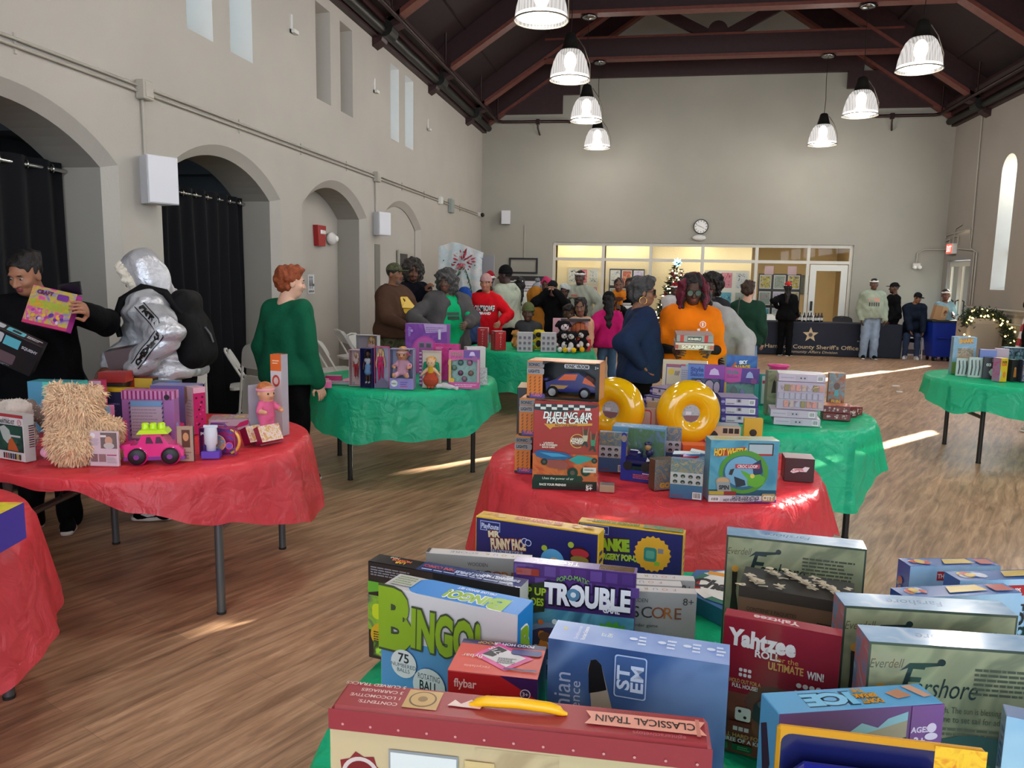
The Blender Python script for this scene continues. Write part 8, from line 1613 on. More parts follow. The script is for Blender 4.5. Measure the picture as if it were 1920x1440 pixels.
f.ell(.2,.34,.03,'#8f8a86',.018); f.ell(.2,.345,.024,'#c09a72',.013); f.poly([(.1,.33),(.3,.33),(.33,.18),(.13,.16)],'#8f9296'); f.text('SPIN',.22,.24,.016,'#2a2a2e',.04,bold=.05); f.rect(0,.0,1,.11,'#c9c6cc'); f.poly([(.5,0),(1,0),(1,.05)],'#5a2a8a'); f.rect(0,.0,.14,.09,'#d5d2d6'); f.barcode(.03,.015,.16,.08,5); f.text('GATOR LOOP ATTACK',.55,.075,.012,'#3a3550',.11,bold=.04); f.text('HOT STUFF ACCESSORY SET',.48,.035,.01,'#3a3550',.14,bold=.03); f.rect(.78,.02,.98,.15,'#a58a5a',.006); f.text('CITY',.88,.08,.018,'#d9d2c9',.045,bold=.05); f.rect(.0,.12,.22,.18,'#b09a3a'); f.rect(.22,.12,.4,.18,'#8d2a22')
p.f('top').rect(0,0,1,1,'#b9c3b0'); p.f('top').text('HOT WHEELS',.35,.5,.03,'#d9b02a',.14,PI,bold=.06); p.f('right').rect(0,0,1,1,'#d9d4d8'); p.f('right').blobs(.1,.2,.9,.9,['#c9a08a','#b0c0c9','#c9b060'],10,.006,.014,3); p.done()  # right side inked near white, sunlight painted into its colour
p = P_('small_maroon_box','dark maroon cube box with a red logo sticker, right edge of the central table','boxed toy',.685,3.47,-2,.125,.11,.105,'#3a1418',group=g4); f = p.f('front'); f.poly([(.2,.42),(.3,.56),(.6,.58),(.68,.66),(.84,.64),(.74,.44),(.5,.44),(.3,.36)],'#dccfd2'); f.poly([(.24,.44),(.32,.54),(.62,.55),(.64,.46),(.5,.45)],'#b8303c'); f.text('Karts',.46,.49,.008,'#e8dcdc',.04,bold=.03); p.f('top').rect(0,0,1,1,'#a58f90'); p.done()
p = P_('brick_set_box','pale brick-toy box with dark icons behind the yellow ring','boxed toy',.43,4.26,2,.19,.12,.085,'#c2b08c',group=g4); f = p.f('front'); f.poly([(.08,.15),(.12,.6),(.2,.7),(.28,.68),(.36,.5),(.38,.15)],'#1d1a1c')
for k in range(3): f.rect(.5+k*.16, .55, .63+k*.16, .88, '#211d1c')
p.f('top').rect(0, 0, 1, 1, '#9aa3a8'); f = p.f('right'); f.rect(0, 0, 1, 1, '#c9c9cc'); p.done()
p = P_('yellow_card_box','yellow carton behind the brick-toy box','carton',.6,4.34,0,.1,.05,.12,'#c9a024',group=g4); p.f('front').ell(.5,.35,.02,'#2a241c'); p.done()
p = P_('kraft_box','small open kraft box behind the loop track box','carton',.62,3.98,10,.13,.1,.075,'#4f3a28',group=g4); p.f('top').rect(0,0,1,1,'#c08a50'); p.done()
p = P_('grey_card','grey card with a red rounded frame between the yellow rings','boxed toy',-.01,4.24,0,.15,.02,.17,'#a88f86',group=g4,bev=.004); p.f('front').rect(.02,.02,.86,.94,'#a8242a',.02); p.f('front').rect(.06,.04,.82,.9,'#b5a59e',.015); p.done()
p = P_('tan_hang_card','tan rounded hang card right behind the red framed card','boxed toy',.08,4.36,0,.13,.02,.19,'#a08a70',group=g4,bev=.004); p.f('front').rect(.1,.55,.9,.75,'#8a7560'); p.done()
p = P_('slim_board','flat sky blue pack lying behind the police truck box','boxed toy',-.02,3.5,-6,.24,.1,.2,'#5f93b5',group=g4); p.f('top').rect(.05,.1,.95,.9,artmat('ice_print',['#8fb8d4','#5a93c0','#c9d9e0'],20)); p.done()
m = MB(); r = random.Random(8); gf = M('party_film', '#9fc8d4', .15, spec=.8)
for k in range(16):
    a = r.uniform(0,3); x,y = r.uniform(-.07,.08),r.uniform(-.03,.04); m.prism([(-.06,-.012),(.06,-.016),(.07,.004),(-.05,.014)],(math.cos(a*.3),math.sin(a*.3),r.uniform(-.2,.3)),(0,.9,.3),(0,-.3,.9),(x,y,.1+r.uniform(0,.05)),.003,(gf,C('#6fa8d9'),C('#c9a8d4'),C('#d9e4e6'))[k % 4])
m.box((0,.0,.05),(.15,.07,.1),C('#c02a3a')); tag(m.build('party_bag',None,(.25,3.3,TZ),.1),'open red packet of blue and lilac foil strips behind the front card','packet',g4)
p = P_('small_photo_card','tiny photo card lying at the foot of the red race box','boxed toy',-.135,3.1,4,.06,.05,.03,'#a58a72',group=g4); p.f('top').rect(.05,.05,.95,.95,artmat('card_scene',['#6a4a34'],22)); p.done()
p = P_('orange_red_box','small orange and red carton right of the foil strips','boxed toy',.26,3.46,4,.16,.08,.14,'#c9282c',group=g4); p.f('top').rect(0,0,.6,1,'#d9581f'); p.f('front').rect(.0,.8,.7,1,'#d9581f'); p.done()
# ------------------------------------------------------------------ right green table
g5 = 'craft boxes on the right green table'
def purple_flat(x, y, z, yaw, lb, w_=.25, d=.2, h=.052, col='#2a2468'):
    p = FP('purple_craft_box',lb,'boxed craft',x,y,yaw,w_,d,h,col,z=z,group='flat purple craft boxes'); f = p.f('front'); f.rect(.13,.12,.92,.88,'#bdb3be'); f.rect(.42,.45,.55,.85,'#8f8694'); f.rect(.46,.5,.52,.8,'#3a3440'); f.barcode(.76,.18,.9,.8,4); f.lines(.16,.2,.38,.4,1,'#5d5868',3); f.ell(.065,.5,.012,'#8f84b8',.009)
    f = p.f('right'); f.text('Nail Party',.5,.5,h*.4,'#8f94c9',.11,bold=.03); f.ell(.1,.5,h*.26,'#8f94c9'); p.f('top').rect(0,0,1,1,'#8d86a6'); p.done()
for i in range(3): purple_flat(.585-.004*i,4.84,TZ+i*.0535,2,'flat purple craft box, %s of the stack of three' % ('bottom','middle','top')[i],.225,.2,.052,'#3a2a78')
p = P_('scribble_box','purple and teal flat box at the bottom of the left pile','boxed craft',.03,5.12,-38,.23,.2,.045,'#5a3a86',group=g5); p.f('front').rect(0,0,1,1,artmat('scribble',['#5a3a8d','#3f7a9a','#7a4fa0','#2a2a5a'],30)); p.done()
purple_flat(.06,5.14,TZ+.047,-38,'flat navy craft box, second from the bottom of the left pile',.16,.24,.052)
purple_flat(.1, 5.16, TZ+.1, -38, 'flat navy craft box on top of the left pile', .16, .26, .055)
purple_flat(.36,5.3,TZ,-10,'flat purple craft box behind the yellow ring, right of the left pile',.22,.2,.07,'#4a3a8a')
p = P_('beige_puzzle_box','beige wooden puzzle box standing behind the navy pile','boxed toy',.28,5.74,-8,.32,.04,.285,'#c4b295',group=g5,tilt=(-.12,0)); f = p.f('front'); f.rect(.08,.1,.95,.88,'#5a4a86'); f.rect(.1,.12,.42,.8,'#bda98f'); f.ell(.2,.68,.024,'#c9a52a'); f.rect(.1,.82,.4,.86,'#a83a3a'); f.rect(.42,.12,.8,.86,'#a29cae'); f.lines(.44,.2,.78,.76,10,'#7d7890',3,fill=.35); f.rect(.42,.84,.52,.89,'#b03a4a'); f.rect(.52,.84,.66,.89,'#6fa0a8')
for k in range(4): f.poly([(.28+k*.025, .6), (.3+k*.03, .72), (.31+k*.03, .7), (.29+k*.025, .58)], '#54463a')
f.blobs(.12, .15, .4, .4, ['#5d4a34', '#a5825a', '#3a2a22'], 8, .007, .012, 3); p.done()
o = window_box('nail_art_box','blue and purple craft set with clear front beside the beige puzzle',.42,5.5,-4,.25,.05,.285,'#4a3a9a',artmat('nail_tray',['#8f9fc0','#7f8fb0','#a0a8c0'],20),group=g5,cat='boxed craft'); m,f = front_face(o,.25,.05,.285); f.rect(0,.66,1,1,'#5a7ab8'); f.rect(.45,.66,1,1,'#8a3a96'); f.text('Style',.25,.88,.03,'#33478d',.09,bold=.05); f.text('Salon',.25,.76,.026,'#33478d',.09,bold=.05); f.poly([(.58,.76),(.62,.88),(.72,.93),(.82,.88),(.86,.76)],'#d0b6dd'); f.rect(0,0,.1,.66,'#5a7ab8'); f.rect(.9,0,1,.66,'#3a2a78')
for (u,v,ru,rv) in ((.3,.5,.03,.035),(.6,.48,.03,.042),(.8,.46,.02,.04),(.36,.2,.04,.035),(.66,.2,.04,.034)): f.ell(u,v,ru+.006,'#17152a',rv+.006); f.ell(u,v,ru,'#a893a8',rv)
m.build('print', o)
o = window_box('pink_craft_window_box','pink and purple craft set with clear front behind the stack of three',.66,5.5,-8,.235,.05,.27,'#a83f96',artmat('mint_tray',['#7fa8a0'],20),group=g5,cat='boxed craft'); m,f = front_face(o,.235,.05,.27); f.rect(0,.62,1,1,'#5a3a8d'); f.poly([(0,1),(.5,1),(.48,.66),(.2,.6),(0,.64)],'#c04a96'); f.text('Style',.24,.9,.024,'#5a7a86',.08,bold=.05); f.text('Salon',.24,.78,.022,'#a03a8a',.08,bold=.05); f.poly([(.62,.76),(.66,.88),(.73,.93),(.8,.88),(.84,.76)],'#a8b3dd'); f.ell(.85,.68,.02,'#8d4a8a'); f.rect(.88,0,1,.62,'#2f8a86'); f.rect(0,0,.08,.62,'#c9a24a'); f.ell(.3,.4,.022,'#5d6a6a',.035); f.poly([(.46,.3),(.5,.46),(.58,.46),(.62,.3),(.56,.2),(.5,.2)],'#8a7fb0'); m.build('print',o)
p = P_('teal_edge_box','teal edged white toy box behind the organiser stack','boxed toy',.86,5.62,6,.12,.04,.22,'#2f8a86',group=g5); p.f('front').rect(.12,.05,.95,.95,'#b9c0bd'); p.f('front').rect(.15,.7,.9,.8,'#a83a5a'); p.done()
p = P_('sky_charge_box','blue toy box with yellow CHARGE lettering behind the pink craft set','boxed toy',.69,5.78,-8,.215,.06,.33,'#2a4f96',group=g5); f = p.f('front'); f.rect(0,0,1,1,artmat('sky_blue_print',['#23408a','#2f62a8','#3a86c0'],5)); f.text('SKY',.55,.86,.024,'#dce6f2',.06,.1,bold=.06,out='#14224a',ot=.06); f.text('CHARGE',.5,.74,.032,'#d9b02a',.12,.06,bold=.07,out='#14224a',ot=.06); f.poly([(.1,.7),(.3,.86),(.34,.84),(.16,.66)],'#b5502a'); p.f('right').rect(0,0,1,1,'#3a9ab0'); p.done()
m = MB(); m.lathe([(0,0),(.06,0),(.068,.06),(.078,.065),(.078,.08),(0,.08)],M('tub_pink2','#d8377f',.35),24,sc=(1,.75)); tag(m.build('pink_tub',None,(.96,5.86,TZ+.19)),'pink lidded tub on the pile behind the sky blue box','tub',g5)
p = P_('candy_stripe_pack','pink and white wrapped pack under the pink tub','packet',.93,5.78,8,.16,.1,.19,'#c9a0ac',group=g5); p.f('front').rect(0,.5,1,1,artmat('candy_wrap',['#d98aa6','#e0d6d8','#c04a7a'],34)); p.done()
p = P_('island_game_box','sage green game box behind the white organiser cases','boxed game',.9,5.22,10,.22,.06,.295,'#7e8268',group=g5); p.f('front').rect(0,0,1,1,grn); p.f('front').poly([(.12,.5),(.16,.75),(.2,.8),(.24,.74),(.26,.5)],'#2b2a24'); p.f('front').text('F',.42,.82,.05,'#3a4038',.04,shear=.3); p.f('front').blobs(.1,.1,.9,.5,['#6a7a5a','#8d8a6a','#5a6a5a'],14,.01,.02,4); p.done()
org = M('organiser_clear', '#bdb2be', .25, coat=.4); 
def flat_case(x, y, z, yaw, lb):
    p = FP('organiser_carton',lb,'boxed organiser',x,y,yaw,.27,.19,.045,'#b9adba',z=z,group='white organiser cartons'); f = p.f('front'); f.lines(.05,.3,.35,.7,1,'#8f8794',3,fill=.25); f.rect(.36,.2,.62,.8,'#aca2ae'); f.ell(.48,.5,.005,'#3a343c'); f.ell(.56,.5,.005,'#3a343c'); f.barcode(.82,.15,.95,.85,3); p.f('top').rect(0,0,1,1,'#c9c2cb'); p.done()
flat_case(.925,4.86,TZ,-4,'white organiser carton at the very bottom of the pile'); flat_case(.905,4.87,TZ+.047,-4,'white organiser carton second from the bottom')
t = thing('organiser_case','clear compartment case with pink and gold fillings, standing on two cartons','organiser',(.94,4.88,TZ+.094),R_(-4),g5)
m = MB(); m.box((0, .03, .085), (.275, .045, .17), C('#a99fae'), bev=.004); m.build('case', t); m = MB()
for j in range(3):
    for i in range(8):
        if (i in (0,) and j != 1): continue
        m.box((-.115+i*.033,.0045,.035+j*.05),(.027,.006,.04),C(('#c08a7a','#b5a09a','#8a7a4a','#c9897f','#a8a0b0')[(i*3+j*2) % 5]) if j != 1 else C('#aaa0b0'),bev=.002)
m.build('compartment', t); m = MB(); r = random.Random(3)
for k in range(14): x0 = r.uniform(-.11,.09); z0 = r.choice((.03,.13))+r.uniform(-.015,.015); m.tube([(x0,.0,z0),(x0+r.uniform(-.02,.02),-.001,z0+r.uniform(.005,.025)),(x0+r.uniform(0,.03),0,z0+.01)],.0022,M('gold_filling','#e0b79a',.15,metal=.7),5)  # short gold metal curls scattered over the compartments
m.build('beads', t)
flat_case(.945, 4.9, TZ+.266, -5, 'white organiser carton lying on top of the clear compartment case')
p = P_('orange_movie_box','upright orange toy box behind the red game boxes','boxed toy',1.29,5.5,-6,.105,.07,.26,'#a0521f',group=g5); f = p.f('front'); f.rect(0,.15,1,1,artmat('movie_print',['#3a2a24','#9a5a34','#5a7f86','#b5825a'],20)); f.ell(.5,.66,.02,'#5a3a2a',.024); f.poly([(.36,.4),(.4,.56),(.6,.56),(.66,.4)],'#4a9a9a'); f.text('FUN',.5,.25,.022,'#d9a53a',.06,bold=.05); p.f('top').rect(0,0,1,1,'#b5764a'); p.done()
for i,(x,y,z,a,w_,d,lb) in enumerate(((1.215,5.12,0,-6,.165,.15,'red and orange game box at the bottom of the right hand pair'),(1.21,5.13,.046,-7,.165,.15,'red and orange game box on top of the right hand pair'),(1.33,5.26,0,14,.09,.15,'red and white game box leaning right of the pair'),(1.4,5.36,0,18,.07,.08,'smallest dark red box at the right end of the row'))):
    p = P_('red_game_box',lb,'boxed game',x,y,a,w_,d,.044 if i < 2 else (.07 if i == 2 else .055),'#6a2422',z=TZ+z,group='red game boxes on the right green table'); p.f('top').rect(.03,.03,.97,.97,artmat('fire_print',['#a8321c','#d9782a','#8d1f2a','#c94a2a'],18)); f = p.f('front'); f.blobs(.03,.1,.95,.9,['#a5908c','#8d4a3a','#c9b0a8'],18,.004,.008,i); p.f('right').rect(0,0,1,1,'#b3adb0'); p.f('right').rect(.2,.1,.5,.9,'#2a2a2e'); p.done()
# ------------------------------------------------------------------ far right green table
g6 = 'boxed toys on the far right table'
p = P_('zoo_set_box','tall sky blue boxed toy at the left of the far right table','boxed toy',3.06,8.14,-6,.2,.1,.365,'#7f9fb5',group=g6); f = p.f('front'); f.rect(0,0,1,1,artmat('zoo_sky',['#8fb0c4','#7aa0b8','#a5bfcc'],5)); f.rect(0,0,1,.32,'#5f7a3a'); f.rect(.2,.32,.9,.7,artmat('zoo_print',['#a08a72','#6a6f5a','#b59a80','#4a5548'],18)); f.text('SHARK',.55,.9,.035,'#d9a02a',.13,.08,bold=.07,out='#8d2a1c',ot=.06); p.f('right').rect(0,0,1,1,'#2a2a2e'); p.f('right').ell(.5,.8,.035,'#a9a9ac'); p.f('right').ell(.5,.8,.022,'#4a4a4e'); p.done()
for i,(x,y,lb) in enumerate(((3.0,7.98,'white science card with black glassware print, left of two'),(3.08,7.9,'white science card with black glassware print, right of two'))):
    p = P_('science_card', lb, 'boxed toy', x, y, -14, .115, .02, .17+.02*i, '#b3bdb8', group=g6)
    for k in range(3): p.f('front').poly([(.15+k*.27,.1),(.2+k*.27,.5),(.16+k*.27,.85),(.24+k*.27,.9),(.32+k*.27,.5),(.26+k*.27,.1)],'#2b2f30' if k != 1 else '#5d6a66')
    p.done()
p = P_('black_number_box','black box marked 03 between the science cards and yellow box','boxed toy',3.18,7.82,-16,.12,.08,.2,'#151518',group=g6); f = p.f('front'); f.text('03',.35,.66,.025,'#c9c9cc',.04,bold=.05); f.star(.72,.32,.04,'#a9acac',6,.86); f.lines(.55,.8,.95,.95,2,'#8a8a8e',3); p.done()
p = P_('lavender_small_box','lavender and blue carton peeking out above the black box','boxed toy',3.22,8.0,-8,.14,.06,.26,'#7f7fb0',group=g6); p.f('front').rect(0,.6,1,.95,'#6f82c0'); p.done()
p = P_('pink_white_box','pale pink carton behind the yellow box','carton',3.36,8.04,-6,.11,.06,.27,'#b9a3ae',group=g6); p.done()
o = window_box('clear_figure_box','blue tinted clear case with toy figures at the back of the far right table',3.5,8.1,-6,.2,.1,.28,'#8fa6b4',artmat('ice_case',['#6a8a9a','#8fb0b8','#4a5f70','#a9c0c4'],14),group=g6,cat='boxed toy')
for dx in (-.04, .04): doll(o, .02, .22, '#7f9aa0', '#4a5f6a', '#5a8a8a', '#3a5a66', x=dx, name='figure')
p = P_('yellow_slim_box','yellow and pink upright box in front on the far right table','boxed toy',3.21,7.62,20,.075,.09,.215,'#c9a51a',group=g6); f = p.f('front'); f.text('DUDE',.5,.84,.02,'#3a2a16',.05,bold=.06); f.text('SLIME',.5,.73,.018,'#c9502a',.05,bold=.06); f.poly([(0,.0),(.2,.3),(.05,.55),(0,.5)],'#8fb0b4'); f.ell(.6,.3,.015,'#c9782a',.03); p.f('left').rect(0,0,1,1,artmat('slime_pink',['#c0508a','#b57a9a','#5aa0b4'],14)); p.done()
p = P_('black_figure_box','black window box with an orange figure right of the yellow box','boxed toy',3.33,7.68,14,.07,.06,.2,'#131214',group=g6); p.f('front').ell(.5,.6,.01,'#b0764a',.012); p.f('front').poly([(.3,.2),(.35,.55),(.65,.55),(.7,.2)],'#a8642a'); p.done()
p = P_('space_cadet_box','navy space toy box with orange lettering on the far right table','boxed toy',3.45,7.66,10,.16,.06,.205,'#23283a',group=g6); f = p.f('front'); f.rect(.06,.05,.94,.95,artmat('space_print',['#2a2f4a','#5d4a6a','#8f8a96','#b5643a','#1d1f2e'],20)); f.text('TURBO',.5,.84,.022,'#d9782a',.1,.08,bold=.07,out='#2a1216',ot=.06); f.poly([(.2,.1),(.6,.3),(.9,.2),(.8,.06),(.3,.06)],'#5d2a7a'); f.rect(0,.97,1,1,'#8fb5b8'); p.done()
p = P_('marker_set_box','white marker set box at the right edge of the photo','boxed toy',3.61,7.62,8,.13,.03,.165,'#c9c0c2',group=g6); f = p.f('front')
for k in range(7): f.rect(.12+k*.11,.15,.2+k*.11,.6,('#3a6a4a','#3a6a4a','#3a6a4a','#b5543a','#4a6ab0','#a03a8a','#c9a53a')[k])
f.lines(.15, .72, .85, .9, 2, '#8f868a', 3); p.done()
p = P_('dark_case_box','dark carton behind the marker set','carton',3.62,7.74,6,.2,.06,.2,'#1c1a1d',group=g6); p.done()
# board games read by the woman in orange
for i,(z,c,c2,lb,tx) in enumerate(((1.075,'#c9b8b4','#a53a34','lower SCRABBLE box in the hands of the woman in orange','SCRABBLE'),(1.136,'#8a8d90','#b3262c','upper grey SCRABBLE box in the hands of the woman in orange','SCRABBLE'))):
    p = Pack('word_tile_box',lb,'boxed game',.37,6.33,3,.3-.015*i,.19,.056,c,z=z,tilt=(.12,0),group='word tile game boxes'); f = p.f('front')
    if i == 0: f.rect(.0,.1,1,.7,'#a08a78'); f.text(tx,.5,.42,.024,'#e6ddd6',.2,bold=.05,out='#3a241e',ot=.04); f.rect(0,.1,.08,.7,'#a53a34'); f.rect(.9,.1,1,.7,'#b5625a')
    else: f.rect(.3,.15,.68,.8,'#26262a'); f.text(tx,.49,.47,.018,'#d9d6d2',.1,bold=.04); f.rect(.1,0,.2,1,'#b3262c'); f.rect(.76,0,.86,1,'#b3262c')
    p.f('top').rect(0, 0, 1, 1, '#9a9c9f' if i else '#c9b8b4'); p.done()
# bags carried
p = Pack('paper_bag','brown paper bag carried by the boy in the blue tee','bag',5.98,17.46,12,.26,.12,.3,'#b58f68',z=.86,tilt=(0,.2)); p.f('front').rect(.55,.2,1,1,'#c9a47c'); p.done()
# ================================================================== things worn or carried
def find(lb): return [o for o in bpy.data.objects if o.get('label', '').startswith(lb)][0]
# backpack of the silver jacket wearer (world placed at its back)
def backpack():
    rt = find('person in silver'); I = rt_info[rt.name]; T,q,s = I['T'],I['q'],I['s']; R3 = Matrix.Rotation(rt.rotation_euler.z,3,'Z'); wl = lambda p: np.array(R3 @ Vector(p))+np.array(rt.location)
    bkm = M('backpack_nylon', '#060608', .75, spec=.2, bump=(60, .2))
    t = thing('backpack','black backpack hanging from the shoulder of the silver jacket','backpack',tuple(rt.location),rt.rotation_euler.z)
    B = Blob(.01); c = T((.0,-.27,q(.42))); B.cone(T((-.07,-.19,q(.95))),T((.07,-.19,q(.95))),.07,k=.1); B.cone(T((-.09,-.2,q(.6))),T((.09,-.2,q(.6))),.09,k=.12); B.cone(T((-.1,-.2,q(.3))),T((.1,-.2,q(.3))),.1,k=.12)
    P, F, m = B.mesh(noise=(24, .003)); Bag().add(P, F, m*0).build('body', [bkm], t)
    m = MB(); A = I['arms'][0][0]
    sp = [np.array(T((-.12,-.2,q(.8)))),np.array(T((-.14,-.13,q(1.08)))),np.array(T((-.15,.0,q(1.17)))),np.array(T((-.165,.13,q(1.05)))),np.array(T((-.18,.19,q(.82)))),np.array(T((-.2,.17,q(.62))))]
    m.tube([Vector(p) for p in sp], [.02, .024, .026, .026, .022, .016], bkm, 10); m.build('strap', t)
    m = MB(); m.tube([Vector(T((-.04,-.3,q(.6)))),Vector(T((.0,-.31,q(.5)))),Vector(T((.02,-.31,q(.4))))],.006,M('zip_grey','#6a6a6e',.4),6); m.build('zip_pull',t)
    # printed tape down the sleeve
    jk = [o for o in rt.children if o.name.startswith('puffer_jacket')][0]; me = jk.data; bv = BVHTree.FromPolygons([tuple(v.co) for v in me.vertices],[tuple(p.vertices) for p in me.polygons])
    A,el,wr = [np.array(v) for v in I['arms'][0]]; L1,L2 = np.linalg.norm(el-A),np.linalg.norm(wr-el); tot = L1+L2*.92
    def along(u):
        d = u*tot; p, ax = (A+(el-A)*d/L1, el-A) if d < L1 else (el+(wr-el)*(d-L1)/L2, wr-el)
        out = np.array([-1.,-.25,.25]); ax = ax/np.linalg.norm(ax); out -= ax*(out @ ax); out /= np.linalg.norm(out); side = np.cross(ax,out); return p,ax,out,side
    def surf(u, v):
        p,ax,out,side = along(u); h = bv.ray_cast(Vector(p+side*v+out*.35),Vector(-out)); b = h[0] if h[0] else Vector(p+side*v+out*.1); return np.array(b),out
    def tape(v0, v1, lift, u0=.14, u1=1., n=40):
        vs = []; fs = []
        for i in range(n+1):
            for v in (v0, v1): b, o_ = surf(u0+(u1-u0)*i/n, v); vs.append(b+o_*lift)
        for i in range(n): fs.append((2*i, 2*i+1, 2*i+3, 2*i+2))
        return vs, fs
    vs,fs = tape(-.028,.028,.006); tp = mesh_obj('sleeve_tape',vs,fs,[M('tape_silver','#a9a9ad',.4)],None,None,jk)
    for v0,v1 in ((-.03,-.024),(.024,.03)): vs,fs = tape(v0,v1,.008); mesh_obj('tape_edge',vs,fs,[blackmetal],None,None,tp)
    vs, fs = [], []; txt = 'BLACK PYRAMID'
    for i, ch in enumerate(txt):
        if ch == ' ': continue
        gv, gf, W = glyphs(ch, .06); u = .18+.78*(i+.5)/len(txt); k = len(vs)
        for (x, y) in gv: b, o_ = surf(u+(.5-y)*.036/tot, (x-W/2)*.034/max(W, .6)); vs.append(b+o_*.009)
        fs += [tuple(j+k for j in f) for f in gf]
    mesh_obj('tape_lettering', vs, fs, [blackmetal], None, None, tp)
backpack()
# hoop earring
rt = find('woman in navy'); I = rt_info[rt.name]; m = MB(); c = I['H']((.085,-.005,-.075)); m.torus(tuple(c),.03,.003,M('gold','#d9b25a',.2,metal=1),ax=(1,0,0),n=24,k=6); m.build('earring',rt)
# shoulder bag
t = thing('shoulder_bag','small black shoulder bag of the woman in bottle green','bag',(1.18,10.2,.84),.3); m = MB(); m.box((0,0,.09),(.17,.07,.2),M('bag_leather','#121214',.35),bev=.03); m.build('body',t); m = MB(); m.tube([(-.06,0,.18),(-.04,.03,.4),(.0,.1,.55)],.008,M('bag_leather','#121214',.35),6); m.build('strap',t)
# the baby on the arm
person('baby in an orange top carried on an arm',-.46,12.2,.62,178,'#6b4636',hs=1.75,b=1.1,head=(0,5),top=dict(c='#c9741f',t=.02,hem=-.2),legs=dict(c='#c9741f'),shoes='#c9741f',hair=('buzz','#15100e'),hat=None)
find('baby in an orange').location.z = 1.0
# emblem on a shoe
rt = find('person in silver')
for sh in [o for o in rt.children if o.name.startswith('shoe')]:
    bv = BVHTree.FromPolygons([tuple(v.co) for v in sh.data.vertices],[tuple(p.vertices) for p in sh.data.polygons]); xs = [v.co.x for v in sh.data.vertices]; ys = [v.co.y for v in sh.data.vertices]; y0,y1 = min(ys),max(ys); cx = (min(xs)+max(xs))/2; vs = []
    pts = [(.12, .062), (.3, .04), (.5, .036), (.9, .085), (.5, .055), (.32, .058), (.2, .075)]
    pts = [(.25, .05), (.42, .034), (.55, .036), (.95, .07), (.55, .052), (.44, .052), (.36, .062)]
    for side in (-1,):
        vv = []
        for (u, z) in pts:
            h = bv.ray_cast(Vector((cx+side*.3,y1-(y1-y0)*u,z)),Vector((-side,0,0))); vv.append((h[0].x+side*.003 if h[0] else cx+side*.05,y1-(y1-y0)*u,z))
        mesh_obj('shoe_swoosh', vv, [tuple(range(len(vv)))], [M('shoe_white', '#d9d7d2', .5)], None, None, sh)
# ================================================================== office window displays, banner table, tree, bin, garland
pic_cols = [['#8fb0d4','#d9d2c0','#3a5a8d'],['#d9783a','#b0402a','#d9b06a'],['#b3a9d0','#d0c4d9','#8d86b8'],['#2a2a2e','#d9d9d4','#8a9a96'],['#c02a3a','#d98a96','#a01f2a'],['#2f7a9a','#5ab0c0','#1f3a6a'],['#d97f9a','#8fb0a0','#b5506a'],['#d0a53a','#c9b48a','#8d6a2a'],['#3a3a8d','#c9b53a','#d0d0d4'],['#6a8a7a','#a5b0a0','#8d5a4a']]
def board(x0, x1, z0, z1, y, frame, cols, rows, seeds, lb, mount='#d8d2c6'):
    m = MB(); W,H = x1-x0,z1-z0; m.bx(0,W,0,.03,0,H,C(frame)); f = Face(m,(0,-.0005,0),(1,0,0),(0,0,1),(0,-1,0),W,H); Face.LIFT = .001; k = 0
    for j in range(rows):
        for i in range(cols):
            u0,v0 = (i+.08)/cols,1-(j+.92)/rows; u1,v1 = (i+.92)/cols,1-(j+.08)/rows; q = seeds[k % len(seeds)]; k += 1
            f.rect(u0,v0,u1,v1,mount); f.rect(u0+.02,v0+.02,u1-.02,v1-.02,artmat('painting_%d' % q,pic_cols[q],7+q,.7,0,'noise',2))
    Face.LIFT = .00022; tag(m.build('picture_board',None,(x0,y,z0)),lb,'picture board','boards of children’s pictures behind the office glass')
board(-2.02,-1.24,1.0,1.86,YB+.58,'#d9cfae',3,2,[3,4,3,6,5,4],'cream board of small pictures behind the first office pane')
board(-.98,-.12,.95,1.84,YB+.58,'#1b1517',3,2,[0,1,2,6,9,7],'black framed board of pictures behind the second office pane')
board(1.32,2.36,.9,1.84,YB+.5,'#ddd6c4',3,2,[5,4,3,4,5,9],'white board of bright pictures behind the fourth office pane')
board(2.56,3.52,.62,1.78,YB+.35,'#1b1517',3,3,[8,9,8,6,2,7,5,0,4],'black board of nine pictures behind the fifth office pane')
for x,z,lb in ((2.78,1.86,'left pink paper notice above the nine-picture board'),(3.3,1.86,'right pink paper notice above the nine-picture board')):
    m = MB(); m.bx(-.1,.1,0,.004,-.1,.1,C('#d8b3b5')); tag(m.build('notice',None,(x,YB+.3,z)),lb,'notice','pink notices')
m = MB(); m.bx(-.42,.42,0,.04,-.26,.26,C('#23221c')); f = Face(m,(-.42,-.001,-.26),(1,0,0),(0,0,1),(0,-1,0),.84,.52); f.rect(.04,.06,.96,.94,artmat('dark_landscape',['#1f231a','#3a3f2c','#2a2d20','#4d4f3a'],6)); tag(m.build('wall_picture',None,(4.0,22.14,1.52)),'dark landscape picture on the office wall seen through the door','picture')
